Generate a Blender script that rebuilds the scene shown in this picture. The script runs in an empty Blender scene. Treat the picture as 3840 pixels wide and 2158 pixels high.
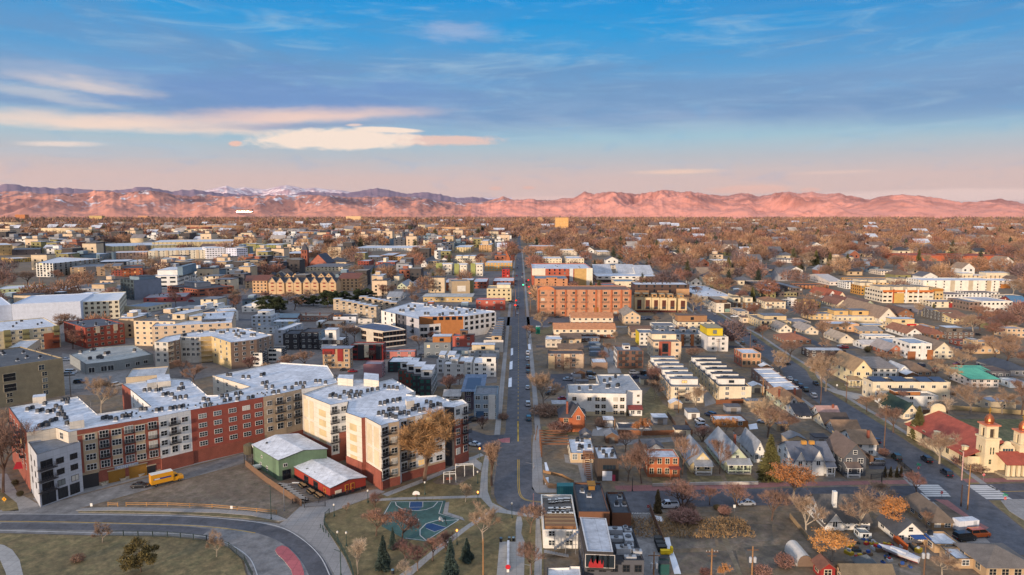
import bpy,math,random
import numpy as np
from mathutils import Vector,Matrix
R=math.radians
S=bpy.context.scene
COL=S.collection
# camera, world, sun, exposure
CH=75.0
PITCH=R(6.0)
cd=bpy.data.cameras.new('camera');cam=bpy.data.objects.new('camera',cd);COL.objects.link(cam)
cd.sensor_width=36;cd.lens=24;cd.clip_start=1;cd.clip_end=90000
cam.location=(0,0,CH);cam.rotation_euler=(R(90)-PITCH,0,0)
S.camera=cam
SUN_EL,SUN_AZ=R(7.5),R(214)
sl=bpy.data.lights.new('sun','SUN');sun=bpy.data.objects.new('sun',sl);COL.objects.link(sun)
sl.energy=4.0;sl.angle=R(3.0);sl.color=(1.0,0.77,0.58)
SD=Vector((math.sin(SUN_AZ)*math.cos(SUN_EL),math.cos(SUN_AZ)*math.cos(SUN_EL),math.sin(SUN_EL)))
sun.rotation_euler=(-SD).to_track_quat('-Z','Y').to_euler()
S.view_settings.view_transform='Standard';S.view_settings.look='None'
S.view_settings.exposure=0.22;S.view_settings.gamma=1.0
S.cycles.use_denoising=True
S.cycles.max_bounces=4;S.cycles.diffuse_bounces=2;S.cycles.glossy_bounces=2
S.cycles.transparent_max_bounces=4;S.cycles.volume_bounces=0
S.cycles.sample_clamp_indirect=4.0
OX,OY,SC=0.0,0.0,1.0
def reg(ox,oy,s):
 global OX,OY,SC
 OX,OY,SC=ox,oy,s
def ray(x,y):
 x=OX+x/SC;y=OY+y/SC
 u=(x-1920)/2560.0;v=(1079-y)/2560.0
 c,s=math.cos(PITCH),math.sin(PITCH)
 return Vector((u,c+v*s,-s+v*c))
def P(x,y,z=0.0):
 d=ray(x,y);t=(z-CH)/d.z
 return Vector((d.x*t,d.y*t,z))
def hgt(x,yt,yb):
 Y=P(x,yb).y;d=ray(x,yt)
 return CH+Y/d.y*d.z
 # sky
def srgb(r,g,b):
 f=lambda c:(c/255/12.92) if c/255<=.04045 else((c/255+.055)/1.055)**2.4
 return(f(r),f(g),f(b),1)
W=bpy.data.worlds.new('World');S.world=W;W.use_nodes=True
nt=W.node_tree;nt.nodes.clear()
def N(t,**kw):
 n=nt.nodes.new(t)
 for k,v in kw.items():setattr(n,k,v)
 return n
def lk(a,b):nt.links.new(a,b)
def mth(op,a,b=None,c=None,clamp=False):
 n=N('ShaderNodeMath',operation=op,use_clamp=clamp)
 for i,v in enumerate((a,b,c)):
  if v is None:continue
  if isinstance(v,(int,float)):n.inputs[i].default_value=v
  else:lk(v,n.inputs[i])
 return n.outputs[0]
def mixc(f,a,b):
 n=N('ShaderNodeMix',data_type='RGBA');
 for s_,v in((n.inputs[0],f),(n.inputs[6],a),(n.inputs[7],b)):
  if isinstance(v,(int,float)):s_.default_value=v
  elif isinstance(v,tuple):s_.default_value=v
  else:lk(v,s_)
 return n.outputs[2]
SKYS=0.12
sky=N('ShaderNodeTexSky',sky_type='NISHITA');sky.sun_disc=False
sky.sun_elevation=SUN_EL;sky.sun_rotation=SUN_AZ;sky.altitude=1600;sky.air_density=1.2;sky.dust_density=1.0;sky.ozone_density=2.0
tc=N('ShaderNodeTexCoord');sp=N('ShaderNodeSeparateXYZ');lk(tc.outputs['Generated'],sp.inputs[0])
dx,dy,dz=sp.outputs
hyp=mth('SQRT',mth('ADD',mth('MULTIPLY',dx,dx),mth('MULTIPLY',dy,dy)))
hyp=mth('MAXIMUM',hyp,.001)
EL=mth('DIVIDE',dz,hyp)
AZ=mth('ARCTAN2',dx,dy)
def pxae(x,y):
 d=ray(x,y);return math.atan2(d.x,d.y),d.z/math.hypot(d.x,d.y)
def noise(sx,sy,scale,detail=4,rough=.55,dist=0,seed=0):
 cb=N('ShaderNodeCombineXYZ');lk(mth('MULTIPLY',AZ,sx),cb.inputs[0]);lk(mth('MULTIPLY',EL,sy),cb.inputs[1]);cb.inputs[2].default_value=seed
 n=N('ShaderNodeTexNoise');lk(cb.outputs[0],n.inputs['Vector'])
 n.inputs['Scale'].default_value=scale;n.inputs['Detail'].default_value=detail;n.inputs['Roughness'].default_value=rough;n.inputs['Distortion'].default_value=dist
 return n.outputs[0]
def ramp(v,stops,interp='EASE'):
 n=N('ShaderNodeValToRGB');n.color_ramp.interpolation=interp
 while len(n.color_ramp.elements)<len(stops):n.color_ramp.elements.new(.5)
 for e,(p,c) in zip(n.color_ramp.elements,stops):e.position=p;e.color=c if isinstance(c,tuple) else(c,c,c,1)
 lk(v,n.inputs[0]);return n.outputs[0]
def mr(v,a,b,c=0.,d=1.):
 n=N('ShaderNodeMapRange',interpolation_type='SMOOTHSTEP');lk(v,n.inputs[0])
 for i,q in enumerate((a,b,c,d)):n.inputs[i+1].default_value=q
 return n.outputs[0]
reg(0,0,1.3417)
def el_of(y):return pxae(2576,y)[1]
E0=el_of(0)
top=3.0*E0
gst=[(1086,(212,186,188)),(980,(228,196,188)),(900,(220,193,188)),(800,(190,193,200)),(700,(162,198,214)),(600,(146,172,206)),(480,(124,166,208)),(350,(84,158,212)),(180,(20,156,222)),(0,(0,148,220))]
stops=[(max(0,el_of(y)/top),srgb(*c)) for y,c in gst]+[(.6,srgb(0,100,190)),(1.,srgb(20,85,165))]
base=ramp(mth('DIVIDE',EL,top,clamp=True),stops,'LINEAR')
K=.86/SKYS
n1=noise(1.2,7.0,2.2,6,.6,.6,3.1)
n2=noise(2.0,16.0,2.0,6,.6,1.0,9.4)
n3=noise(3.0,9.0,5.0,5,.65,.5,5.0)
mid=mth('MULTIPLY',mr(EL,el_of(760),el_of(600)),mr(EL,el_of(80),el_of(430)))
c=mixc(mth('MULTIPLY',mth('MULTIPLY',mr(n1,.36,.62),mid),.85),base,srgb(112,154,199))
c=mixc(mth('MULTIPLY',mth('MULTIPLY',mr(n2,.52,.76),mr(EL,el_of(950),el_of(700))),.5),c,srgb(176,204,222))
c=mixc(mth('MULTIPLY',mr(n3,.5,.8),.2),c,srgb(70,170,226))
c=mixc(mth('MULTIPLY',mth('MULTIPLY',mr(AZ,.0,.75),mr(EL,el_of(420),el_of(0))),.35),c,srgb(0,112,190))
n4=noise(1.6,8.5,1.7,7,.66,.9,14.2);n5=noise(2.6,15.,3.4,6,.7,.7,21.)
band=mth('MULTIPLY',mr(EL,el_of(690),el_of(560)),mr(EL,el_of(-60),el_of(240)))
c=mixc(mth('MULTIPLY',mth('MULTIPLY',mr(n4,.44,.66),band),.5),c,srgb(104,146,192))
c=mixc(mth('MULTIPLY',mth('MULTIPLY',mr(n5,.5,.72),mr(EL,el_of(820),el_of(560))),.34),c,srgb(150,190,220))
wx=noise(6,30,2.0,4,.6,0,1.7);wy=noise(5,22,2.4,5,.6,0,7.7);puff=noise(14,34,3.2,6,.62,.3,2.2)
def blob(c,x,y,hw,hh,col,strength=1.,tilt=0.,warp=1.,edge=.55,pf=0.,bot=1.):
 a0,e0=pxae(x,y);sx=hw/1.3417/2560;sy=hh/1.3417/2560
 ua=mth('SUBTRACT',AZ,a0);ue=mth('SUBTRACT',mth('SUBTRACT',EL,e0),mth('MULTIPLY',ua,tilt))
 ua=mth('ADD',mth('DIVIDE',ua,sx),mth('MULTIPLY',mth('SUBTRACT',wx,.5),1.2*warp))
 ue=mth('ADD',mth('DIVIDE',ue,sy),mth('MULTIPLY',mth('SUBTRACT',wy,.5),2.4*warp))
 if bot!=1.:
  ue=mth('MULTIPLY',ue,mth('ADD',1.,mth('MULTIPLY',mth('LESS_THAN',ue,0.),bot-1.)))
 r=mth('SQRT',mth('ADD',mth('MULTIPLY',ua,ua),mth('MULTIPLY',ue,ue)))
 if pf:r=mth('ADD',r,mth('MULTIPLY',mth('SUBTRACT',puff,.5),pf))
 f=mth('MULTIPLY',mr(r,1.0,1.0-edge),strength)
 return mixc(f,c,col)
cream=srgb(250,222,205);lens=srgb(255,233,216);pink=srgb(244,196,178)
c=blob(c,1500,480,1300,170,srgb(108,146,205),.55,.02,.8,.9)
c=blob(c,560,632,1150,66,cream,.95,.012,.4,.95,.2,1.7)
c=blob(c,1480,592,950,70,srgb(250,214,198),.9,.07,.4,.95,.2,1.6)
c=blob(c,1500,636,700,22,srgb(140,148,185),.45,.06,.5,.95)
c=blob(c,420,425,360,46,srgb(226,212,208),.9,-.06,.8,.9,.3)
c=blob(c,200,470,420,34,srgb(196,200,210),.7,-.1,.9,.9,.3)
c=blob(c,260,360,600,70,srgb(170,186,212),.55,.0,1.,.95,.3)
c=blob(c,2300,160,330,60,srgb(160,182,218),.7,.0,1.,.95,.3)
c=blob(c,300,726,215,17,srgb(240,222,212),.95,.03,.5,.8,.3)
c=blob(c,1185,724,36,16,pink,.95,.1,.3,.5,.5)
c=blob(c,2180,707,420,32,srgb(238,202,190),.95,.0,.4,.5,.9)
c=blob(c,1690,710,480,68,lens,1.,.03,.2,.4,.75,1.35)
c=blob(c,1960,655,190,16,lens,1.,-.02,.2,.4,.3)
c=blob(c,1780,630,50,9,srgb(244,216,204),.8,.05,.2,.6,.3)
c=blob(c,3400,865,320,17,srgb(247,210,190),.85,.0,.5,.9,.3)
c=blob(c,4200,868,260,13,srgb(240,207,194),.6,.0,.5,.9,.3)
c=blob(c,3780,953,240,30,srgb(244,194,178),.9,.0,.4,.6,.6)
c=blob(c,4080,956,60,16,srgb(244,194,178),.8,.0,.4,.6,.6)
c=blob(c,2660,945,45,11,srgb(240,188,172),.8,.0,.4,.6,.6)
c=blob(c,2490,948,45,14,srgb(240,188,172),.7,.0,.4,.6,.6)
c=blob(c,4800,985,760,34,srgb(247,214,204),.95,.0,.25,.5,.3)
c=blob(c,2740,1000,330,20,srgb(244,205,195),.8,.0,.3,.7,.3)
sc_=N('ShaderNodeVectorMath',operation='SCALE');lk(c,sc_.inputs[0]);sc_.inputs['Scale'].default_value=K
fin=mixc(.97,sky.outputs[0],sc_.outputs[0])
fin=mixc(mr(EL,E0*1.35,E0*3.2),fin,(.72*K,.80*K,.96*K,1))  # sky above the view brightened, added to raise the ambient light
fin=mixc(mth('MULTIPLY',mr(dy,.05,-.6),mr(EL,-.05,.6,.85,.2)),fin,(.80*K,.68*K,.58*K,1))  # warm glow added behind the camera, fill light for the ground
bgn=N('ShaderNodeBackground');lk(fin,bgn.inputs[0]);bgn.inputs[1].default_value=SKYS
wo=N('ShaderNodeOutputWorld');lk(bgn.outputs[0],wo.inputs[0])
# materials
MATS={}
def M(col,kind='plain',rough=.85,metal=0.,emit=0.):
 key=(col,kind,rough,metal,emit)
 if key in MATS:return MATS[key]
 m=bpy.data.materials.new(kind+'_%02x%02x%02x'%col);m.use_nodes=True;t=m.node_tree
 b=t.nodes['Principled BSDF'];L=t.links.new
 b.inputs['Roughness'].default_value=rough;b.inputs['Metallic'].default_value=metal
 c=srgb(*col)
 def nd(tp,**kw):
  n=t.nodes.new(tp)
  for k,v in kw.items():setattr(n,k,v)
  return n
 co=nd('ShaderNodeTexCoord').outputs['Object']
 if kind=='leaf' or kind=='far':co=nd('ShaderNodeNewGeometry').outputs['Position']
 def nz(scale,detail=3,rg=.6,vec=None):
  n=nd('ShaderNodeTexNoise');L(vec or co,n.inputs['Vector']);n.inputs['Scale'].default_value=scale
  n.inputs['Detail'].default_value=detail;n.inputs['Roughness'].default_value=rg;return n.outputs[0]
 def mp(v,lo,hi,a=.3,bb=.7):
  n=nd('ShaderNodeMapRange');L(v,n.inputs[0]);n.inputs[1].default_value=a;n.inputs[2].default_value=bb
  n.inputs[3].default_value=lo;n.inputs[4].default_value=hi;return n.outputs[0]
 def mul(x,y):
  n=nd('ShaderNodeMath',operation='MULTIPLY');L(x,n.inputs[0])
  if isinstance(y,float):n.inputs[1].default_value=y
  else:L(y,n.inputs[1])
  return n.outputs[0]
 def mixr(f,x,y):
  n=nd('ShaderNodeMix',data_type='RGBA')
  for s_,v in((n.inputs[0],f),(n.inputs[6],x),(n.inputs[7],y)):
   if isinstance(v,(tuple,float)):s_.default_value=v
   else:L(v,s_)
  return n.outputs[2]
 def scale(colr,f):
  n=nd('ShaderNodeVectorMath',operation='SCALE')
  if isinstance(colr,tuple):n.inputs[0].default_value=colr[:3]
  else:L(colr,n.inputs[0])
  L(f,n.inputs['Scale']);return n.outputs[0]
 def grid(w,h,mortar,vec):
  n=nd('ShaderNodeTexBrick');n.offset=0.;L(vec,n.inputs['Vector']);n.inputs['Scale'].default_value=1.
  n.inputs['Brick Width'].default_value=w;n.inputs['Row Height'].default_value=h;n.inputs['Mortar Size'].default_value=mortar
  n.inputs['Color1'].default_value=(1,1,1,1);n.inputs['Color2'].default_value=(.93,.93,.93,1);n.inputs['Mortar'].default_value=(.7,.7,.7,1);return n.outputs[0]
 def wallvec():
  s=nd('ShaderNodeSeparateXYZ');L(co,s.inputs[0]);a=nd('ShaderNodeMath',operation='ADD');L(s.outputs[0],a.inputs[0]);L(s.outputs[1],a.inputs[1])
  k=nd('ShaderNodeCombineXYZ');L(a.outputs[0],k.inputs[0]);L(s.outputs[2],k.inputs[1]);return k.outputs[0]
 f=None
 if kind=='glass':
  b.inputs['Roughness'].default_value=.08;b.inputs['Specular IOR Level'].default_value=.8
  b.inputs['Base Color'].default_value=c;return MATS.setdefault(key,m)
 if kind=='emit':
  b.inputs['Base Color'].default_value=c;b.inputs['Emission Color'].default_value=c;b.inputs['Emission Strength'].default_value=emit
  return MATS.setdefault(key,m)
 if kind=='paint':
  b.inputs['Coat Weight'].default_value=.5;f=mp(nz(3.),.92,1.05)
 elif kind=='brick':
  f=mul(mp(nz(.35,4),.80,1.15),mp(nz(5.,2),.85,1.12));g=nd('ShaderNodeSeparateColor');L(grid(.45,.16,.012,wallvec()),g.inputs[0]);f=mul(f,g.outputs[0])
 elif kind=='panel':
  g=nd('ShaderNodeSeparateColor');L(grid(2.4,1.55,.05,wallvec()),g.inputs[0]);f=mul(mp(nz(.3,4),.88,1.08),g.outputs[0])
 elif kind=='siding':
  g=nd('ShaderNodeSeparateColor');L(grid(9.,.3,.03,wallvec()),g.inputs[0]);f=mul(mp(nz(.5,4),.88,1.08),g.outputs[0])
 elif kind=='ribbed':
  g=nd('ShaderNodeSeparateColor');L(grid(.6,40.,.05,wallvec()),g.inputs[0]);f=mul(mp(nz(.4,4),.82,1.12),g.outputs[0])
 elif kind=='membrane':
  g=nd('ShaderNodeSeparateColor');L(grid(3.1,14.,.05,co),g.inputs[0])
  f=mul(mul(mp(nz(.12,5),.74,1.06),mp(nz(.6,6,.75),.70,1.06,.36,.6)),g.outputs[0])
 elif kind=='shingle':
  f=mul(mp(nz(.5,5),.75,1.2),mp(nz(7.,3),.75,1.25))
 elif kind=='asphalt':
  f=mul(mul(mp(nz(.03,6,.65),.72,1.25),mp(nz(.35,5,.7),.7,1.25,.35,.65)),mp(nz(1.6,4,.7),.84,1.14))
 elif kind=='concrete':
  g=nd('ShaderNodeSeparateColor');L(grid(2.2,2.2,.06,co),g.inputs[0])
  f=mul(mul(mp(nz(.12,5),.82,1.12),mp(nz(2.,4),.88,1.1)),g.outputs[0])
 elif kind in('grass','dirt'):
  a={'grass':(srgb(92,90,58),srgb(150,130,92)),'dirt':(srgb(124,112,100),srgb(92,88,66))}[kind]
  x=mixr(mp(nz(.10,6,.7),0.,1.),c,a[0]);x=mixr(mul(mp(nz(.45,6,.75),0.,1.,.42,.62),.6),x,a[1])
  b.inputs['Base Color'].default_value=c;L(scale(x,mul(mp(nz(.35,8,.82),.4,1.55),mp(nz(.05,3),.75,1.2))),b.inputs['Base Color'])
  return MATS.setdefault(key,m)
 elif kind=='leaf':
  oi=nd('ShaderNodeObjectInfo').outputs['Random']
  f=mul(mp(oi,.72,1.25,0.,1.),mp(nz(.55,3),.65,1.3))
  h=nd('ShaderNodeHueSaturation');h.inputs['Color'].default_value=c;L(mp(mul(oi,7.3),.49,.508,0.,7.3),h.inputs['Hue'])
  h.inputs['Saturation'].default_value=1.
  L(scale(h.outputs[0],f),b.inputs['Base Color']);return MATS.setdefault(key,m)
 elif kind=='far':
  at=nd('ShaderNodeAttribute',attribute_name='tint')
  L(scale(at.outputs['Color'],mp(nz(.08,3),.7,1.25)),b.inputs['Base Color']);return MATS.setdefault(key,m)
 else:
  f=mul(mp(nz(.28,5),.85,1.1),mp(nz(2.6,4),.9,1.06))
 L(scale(c,f),b.inputs['Base Color'])
 return MATS.setdefault(key,m)
 # mesh and object helpers
class MB:
 def __init__(s):s.v=[];s.f=[];s.m=[];s.ml=[]
 def mi(s,m):
  if m not in s.ml:s.ml.append(m)
  return s.ml.index(m)
 def face(s,pts,m):
  n=len(s.v);s.v+=[tuple(p) for p in pts];s.f.append(tuple(range(n,n+len(pts))));s.m.append(s.mi(m))
 def box(s,x0,x1,y0,y1,z0,z1,m,mt=None,bottom=True):
  n=len(s.v);s.v+=[(x0,y0,z0),(x1,y0,z0),(x1,y1,z0),(x0,y1,z0),(x0,y0,z1),(x1,y0,z1),(x1,y1,z1),(x0,y1,z1)]
  k=s.mi(m);kt=s.mi(mt) if mt else k
  for q in((0,1,5,4),(1,2,6,5),(2,3,7,6),(3,0,4,7)):s.f.append(tuple(n+i for i in q));s.m.append(k)
  s.f.append((n+4,n+5,n+6,n+7));s.m.append(kt)
  if bottom:s.f.append((n+3,n+2,n+1,n));s.m.append(k)
 def prism(s,poly,z0,z1,m,mt=None,top=True):
  a=sum(poly[i][0]*poly[(i+1)%len(poly)][1]-poly[(i+1)%len(poly)][0]*poly[i][1] for i in range(len(poly)))
  if a<0:poly=poly[::-1]
  n=len(s.v);k=len(poly);s.v+=[(p[0],p[1],z0) for p in poly]+[(p[0],p[1],z1) for p in poly]
  i_=s.mi(m)
  for i in range(k):s.f.append((n+i,n+(i+1)%k,n+k+(i+1)%k,n+k+i));s.m.append(i_)
  if top:s.f.append(tuple(range(n+k,n+2*k)));s.m.append(s.mi(mt or m))
 def tube(s,p,q,r0,r1,m,n=6,cap=True):
  p=Vector(p);q=Vector(q);d=(q-p).normalized();a=d.orthogonal().normalized();b=d.cross(a)
  k=len(s.v);i_=s.mi(m)
  for c,r in((p,r0),(q,r1)):
   for i in range(n):
    t=2*math.pi*i/n;s.v.append(tuple(c+(a*math.cos(t)+b*math.sin(t))*r))
  for i in range(n):s.f.append((k+i,k+(i+1)%n,k+n+(i+1)%n,k+n+i));s.m.append(i_)
  if cap:s.f.append(tuple(range(k+n,k+2*n)));s.m.append(i_)
 def lathe(s,prof,m,n=10,c=(0,0,0)):
  k=len(s.v);i_=s.mi(m)
  for r,z in prof:
   for i in range(n):
    t=2*math.pi*i/n;s.v.append((c[0]+r*math.cos(t),c[1]+r*math.sin(t),c[2]+z))
  for j in range(len(prof)-1):
   for i in range(n):s.f.append((k+j*n+i,k+j*n+(i+1)%n,k+(j+1)*n+(i+1)%n,k+(j+1)*n+i));s.m.append(i_)
 def mesh(s,name):
  me=bpy.data.meshes.new(name);me.from_pydata(s.v,[],s.f);me.polygons.foreach_set('material_index',s.m)
  for m in s.ml:me.materials.append(m)
  me.update();return me
def obj(name,me,parent=None,loc=(0,0,0),rz=0.,sc=None):
 if isinstance(me,MB):me=me.mesh(name)
 o=bpy.data.objects.new(name,me);COL.objects.link(o);o.location=loc;o.rotation_euler=(0,0,rz)
 if sc:o.scale=(sc,)*3 if isinstance(sc,(int,float)) else sc
 if parent:o.parent=parent
 return o
def tag(o,label,cat,group=None):
 o['label']=label;o['category']=cat
 if group:o['group']=group
 return o
def thing(name,label,cat,loc=(0,0,0),rz=0.,group=None,sc=None):
 return tag(obj(name,None,None,loc,rz,sc),label,cat,group)
def struct(name,mb,loc=(0,0,0),kind='structure'):
 o=obj(name,mb,None,loc);o['kind']=kind;return o
def dup(root,loc,rz=0.,label=None,group=None,sc=None,cat=None):
 r=root.copy();COL.objects.link(r);r.location=loc;r.rotation_euler=(0,0,rz)
 if label:r['label']=label
 if group:r['group']=group
 if cat:r['category']=cat
 if sc:r.scale=(sc,)*3 if isinstance(sc,(int,float)) else sc
 for ch in KIDS.get(root.name,[]):
  c=ch.copy();COL.objects.link(c);c.parent=r
  for g in KIDS.get(ch.name,[]):
   d=g.copy();COL.objects.link(d);d.parent=c
 return r
KIDS={}
def note(root):
 ch=[o for o in COL.objects if o.parent==root];KIDS[root.name]=ch
 for c in ch:
  g=[o for o in COL.objects if o.parent==c]
  if g:KIDS[c.name]=g
def patch(name,pts,mat,z=.02,kind='structure'):
 w=[P(*p) for p in pts];c=sum(w,Vector())/len(w);mb=MB()
 q=[(p.x-c.x,p.y-c.y) for p in w]
 a=sum(q[i][0]*q[(i+1)%len(q)][1]-q[(i+1)%len(q)][0]*q[i][1] for i in range(len(q)))
 if a<0:q=q[::-1]
 mb.face([(x,y,0) for x,y in q],mat);return struct(name,mb,(c.x,c.y,z),kind)
def kerbed(name,pts,mat,side,z=.12):
 w=[P(*p) for p in pts];c=sum(w,Vector())/len(w);mb=MB();mb.prism([(p.x-c.x,p.y-c.y) for p in w],0,z,side,mat)
 return struct(name,mb,(c.x,c.y,0))
def offs(w,d):
 out=[]
 for i,p in enumerate(w):
  a=w[max(0,i-1)];b=w[min(len(w)-1,i+1)];t=Vector((b.x-a.x,b.y-a.y,0)).normalized();out.append(Vector((p.x-t.y*d,p.y+t.x*d,0)))
 return out
def smooth(w,n=6):
 out=[]
 for i in range(len(w)-1):
  p0=w[max(0,i-1)];p1=w[i];p2=w[i+1];p3=w[min(len(w)-1,i+2)]
  for k in range(n):
   t=k/n;out.append(.5*((2*p1)+(p2-p0)*t+(2*p0-5*p1+4*p2-p3)*t*t+(3*p1-p0-3*p2+p3)*t**3))
 return out+[w[-1]]
def stripw(name,w,d0,d1,mat,z,parent=None,dash=None,kind='structure'):
 mb=MB();a=offs(w,d0);b=offs(w,d1);acc=0
 for i in range(len(w)-1):
  if dash and(int(acc/dash)%2):acc+=(w[i+1]-w[i]).length;continue
  acc+=(w[i+1]-w[i]).length
  mb.face([(a[i].x,a[i].y,z),(a[i+1].x,a[i+1].y,z),(b[i+1].x,b[i+1].y,z),(b[i].x,b[i].y,z)],mat)
 if parent:return obj(name,mb,parent)
 return struct(name,mb,kind=kind)
def dense(w,step):
 out=[]
 for a,b in zip(w,w[1:]):
  n=max(1,int((b-a).length/step));out+=[a.lerp(b,i/n) for i in range(n)]
 return out+[w[-1]]
GRID=-R(.87)
rnd=random.Random(7)
ENTRIES=[]
# mountains
def perlin(x,y,seed):
 rs=np.random.RandomState(seed);perm=rs.permutation(256);ang=rs.rand(256)*2*np.pi;gx,gy=np.cos(ang),np.sin(ang)
 xi=np.floor(x).astype(int);yi=np.floor(y).astype(int);xf=x-xi;yf=y-yi
 def g(i,j,fx,fy):
  h=perm[(perm[(xi+i)&255]+yi+j)&255];return gx[h]*fx+gy[h]*fy
 u=xf**3*(xf*(xf*6-15)+10);v=yf**3*(yf*(yf*6-15)+10)
 return(g(0,0,xf,yf)*(1-u)+g(1,0,xf-1,yf)*u)*(1-v)+(g(0,1,xf,yf-1)*(1-u)+g(1,1,xf-1,yf-1)*u)*v
def ridged(x,y,seed,oc=5,gain=.55):
 a,s,w=1.,0.,1.
 for i in range(oc):
  n=1-2*np.abs(perlin(x,y,seed+i));s=s+a*n*w;w=np.clip(n*.9+.3,0,1);a*=gain;x=x*2.03+3.1;y=y*2.03+1.7
 return s
def mount_mat(base,dark,snow,snow_lo,dens):
 m=bpy.data.materials.new('mountain_rock');m.use_nodes=True;t=m.node_tree;b=t.nodes['Principled BSDF'];b.inputs['Roughness'].default_value=1;L=t.links.new
 g=t.nodes.new('ShaderNodeNewGeometry');s=t.nodes.new('ShaderNodeSeparateXYZ');L(g.outputs['Normal'],s.inputs[0]);ps=t.nodes.new('ShaderNodeSeparateXYZ');L(g.outputs['Position'],ps.inputs[0])
 def nz(sc,d=6):
  n=t.nodes.new('ShaderNodeTexNoise');L(g.outputs['Position'],n.inputs['Vector']);n.inputs['Scale'].default_value=sc;n.inputs['Detail'].default_value=d;n.inputs['Roughness'].default_value=.68;return n.outputs[0]
 def mp(v,a,bb,lo=0.,hi=1.):
  n=t.nodes.new('ShaderNodeMapRange');L(v,n.inputs[0])
  for i,q in enumerate((a,bb,lo,hi)):n.inputs[i+1].default_value=q
  return n.outputs[0]
 def mul(x,y):
  n=t.nodes.new('ShaderNodeMath');n.operation='MULTIPLY';L(x,n.inputs[0]);L(y,n.inputs[1]);return n.outputs[0]
 def mix(f,x,y):
  n=t.nodes.new('ShaderNodeMix');n.data_type='RGBA';L(f,n.inputs[0])
  for k,v in((6,x),(7,y)):
   if isinstance(v,tuple):n.inputs[k].default_value=v
   else:L(v,n.inputs[k])
  return n.outputs[2]
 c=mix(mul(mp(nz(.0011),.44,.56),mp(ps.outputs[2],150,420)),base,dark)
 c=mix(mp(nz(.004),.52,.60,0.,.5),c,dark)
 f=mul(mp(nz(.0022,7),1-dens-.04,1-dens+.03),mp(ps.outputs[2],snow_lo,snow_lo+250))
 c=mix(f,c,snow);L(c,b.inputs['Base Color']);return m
def mountains(pts,dist,front,back,zs,seed,mat,x0,x1,nx,ny,rough=.35,base=0.):
 reg(zs[0],zs[1],1.3417)
 sil=sorted([(math.atan2(d.x,d.y),CH+d.z/math.hypot(d.x,d.y)*dist) for d in(ray(x,y) for x,y in pts)])
 ax=np.array([s_[0] for s_ in sil]);hz=np.array([s_[1] for s_ in sil])
 A=np.linspace(x0,x1,nx);T=np.concatenate([np.linspace(-1,0,ny),np.linspace(0,.6,ny//4)[1:]])
 AA,TT=np.meshgrid(A,T);RR=dist+np.where(TT<0,TT*front,TT*back)
 X=RR*np.sin(AA);Y=RR*np.cos(AA)
 H=np.interp(AA,ax,hz)
 if dist<30000:H=H+perlin(AA*170,AA*0+.5,seed+40)*(hz.mean()*.05)+perlin(AA*420,AA*0+.5,seed+41)*(hz.mean()*.025)
 wx=perlin(X/2600,Y/2600,seed+20)*900
 rg=ridged((X+wx)/2300,(Y-wx)/3400,seed)
 ss=np.clip(1+TT,0,1);prof=np.where(TT<0,ss**1.35,1-(TT/.6)**1.6*.8)
 env=np.where(TT<0,np.sin(np.pi*np.clip(ss,0,1)**.8),.2)
 Z=base+(H-base)*(prof+rough*env*(rg-.55)*.9)
 Z=np.minimum(Z,CH+(H-CH)*RR/dist*np.where(TT<0,.97+.03*ss,1))
 Z=np.where(TT<=-1+1e-6,base-20,Z)
 v=np.stack([X,Y,Z],-1).reshape(-1,3);r,c=len(T),nx
 i=(np.arange(r-1)[:,None]*c+np.arange(c-1)[None]).ravel();f=np.stack([i,i+1,i+c+1,i+c],-1)
 me=bpy.data.meshes.new('mountains');me.vertices.add(len(v));me.vertices.foreach_set('co',v.ravel().astype(np.float32))
 me.loops.add(f.size);me.loops.foreach_set('vertex_index',f.ravel().astype(np.int32));me.polygons.add(len(f))
 me.polygons.foreach_set('loop_start',np.arange(0,f.size,4,dtype=np.int32));me.polygons.foreach_set('use_smooth',np.ones(len(f),bool));me.update();me.validate();me.materials.append(mat)
 o=obj('mountains',me);o['kind']='structure';return o
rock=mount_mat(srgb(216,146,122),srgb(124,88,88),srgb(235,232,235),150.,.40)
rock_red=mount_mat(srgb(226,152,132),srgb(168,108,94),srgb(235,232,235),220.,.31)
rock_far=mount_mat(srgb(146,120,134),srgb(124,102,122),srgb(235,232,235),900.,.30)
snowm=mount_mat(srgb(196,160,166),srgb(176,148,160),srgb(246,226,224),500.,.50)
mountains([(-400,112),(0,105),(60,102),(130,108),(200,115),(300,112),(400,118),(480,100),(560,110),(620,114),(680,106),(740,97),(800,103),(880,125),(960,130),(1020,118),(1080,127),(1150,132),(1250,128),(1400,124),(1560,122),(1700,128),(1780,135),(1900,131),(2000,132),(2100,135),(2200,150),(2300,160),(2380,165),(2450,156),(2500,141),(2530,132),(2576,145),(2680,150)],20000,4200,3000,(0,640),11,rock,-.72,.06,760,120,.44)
mountains([(-300,140),(-200,170),(-100,160),(0,150),(90,140),(160,155),(250,142),(310,138),(365,107),(420,118),(490,105),(560,110),(620,120),(700,110),(780,97),(830,108),(900,105),(960,118),(1080,128),(1150,116),(1200,118),(1240,133),(1320,116),(1380,108),(1450,115),(1510,104),(1560,118),(1640,115),(1700,128),(1800,144),(1850,131),(1950,122),(2050,125),(2130,135),(2200,150),(2260,160),(2350,156),(2450,142),(2520,150),(2576,165),(2800,160)],19000,4600,3000,(1920,640),31,rock_red,-.06,.72,760,120,.44)
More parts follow.
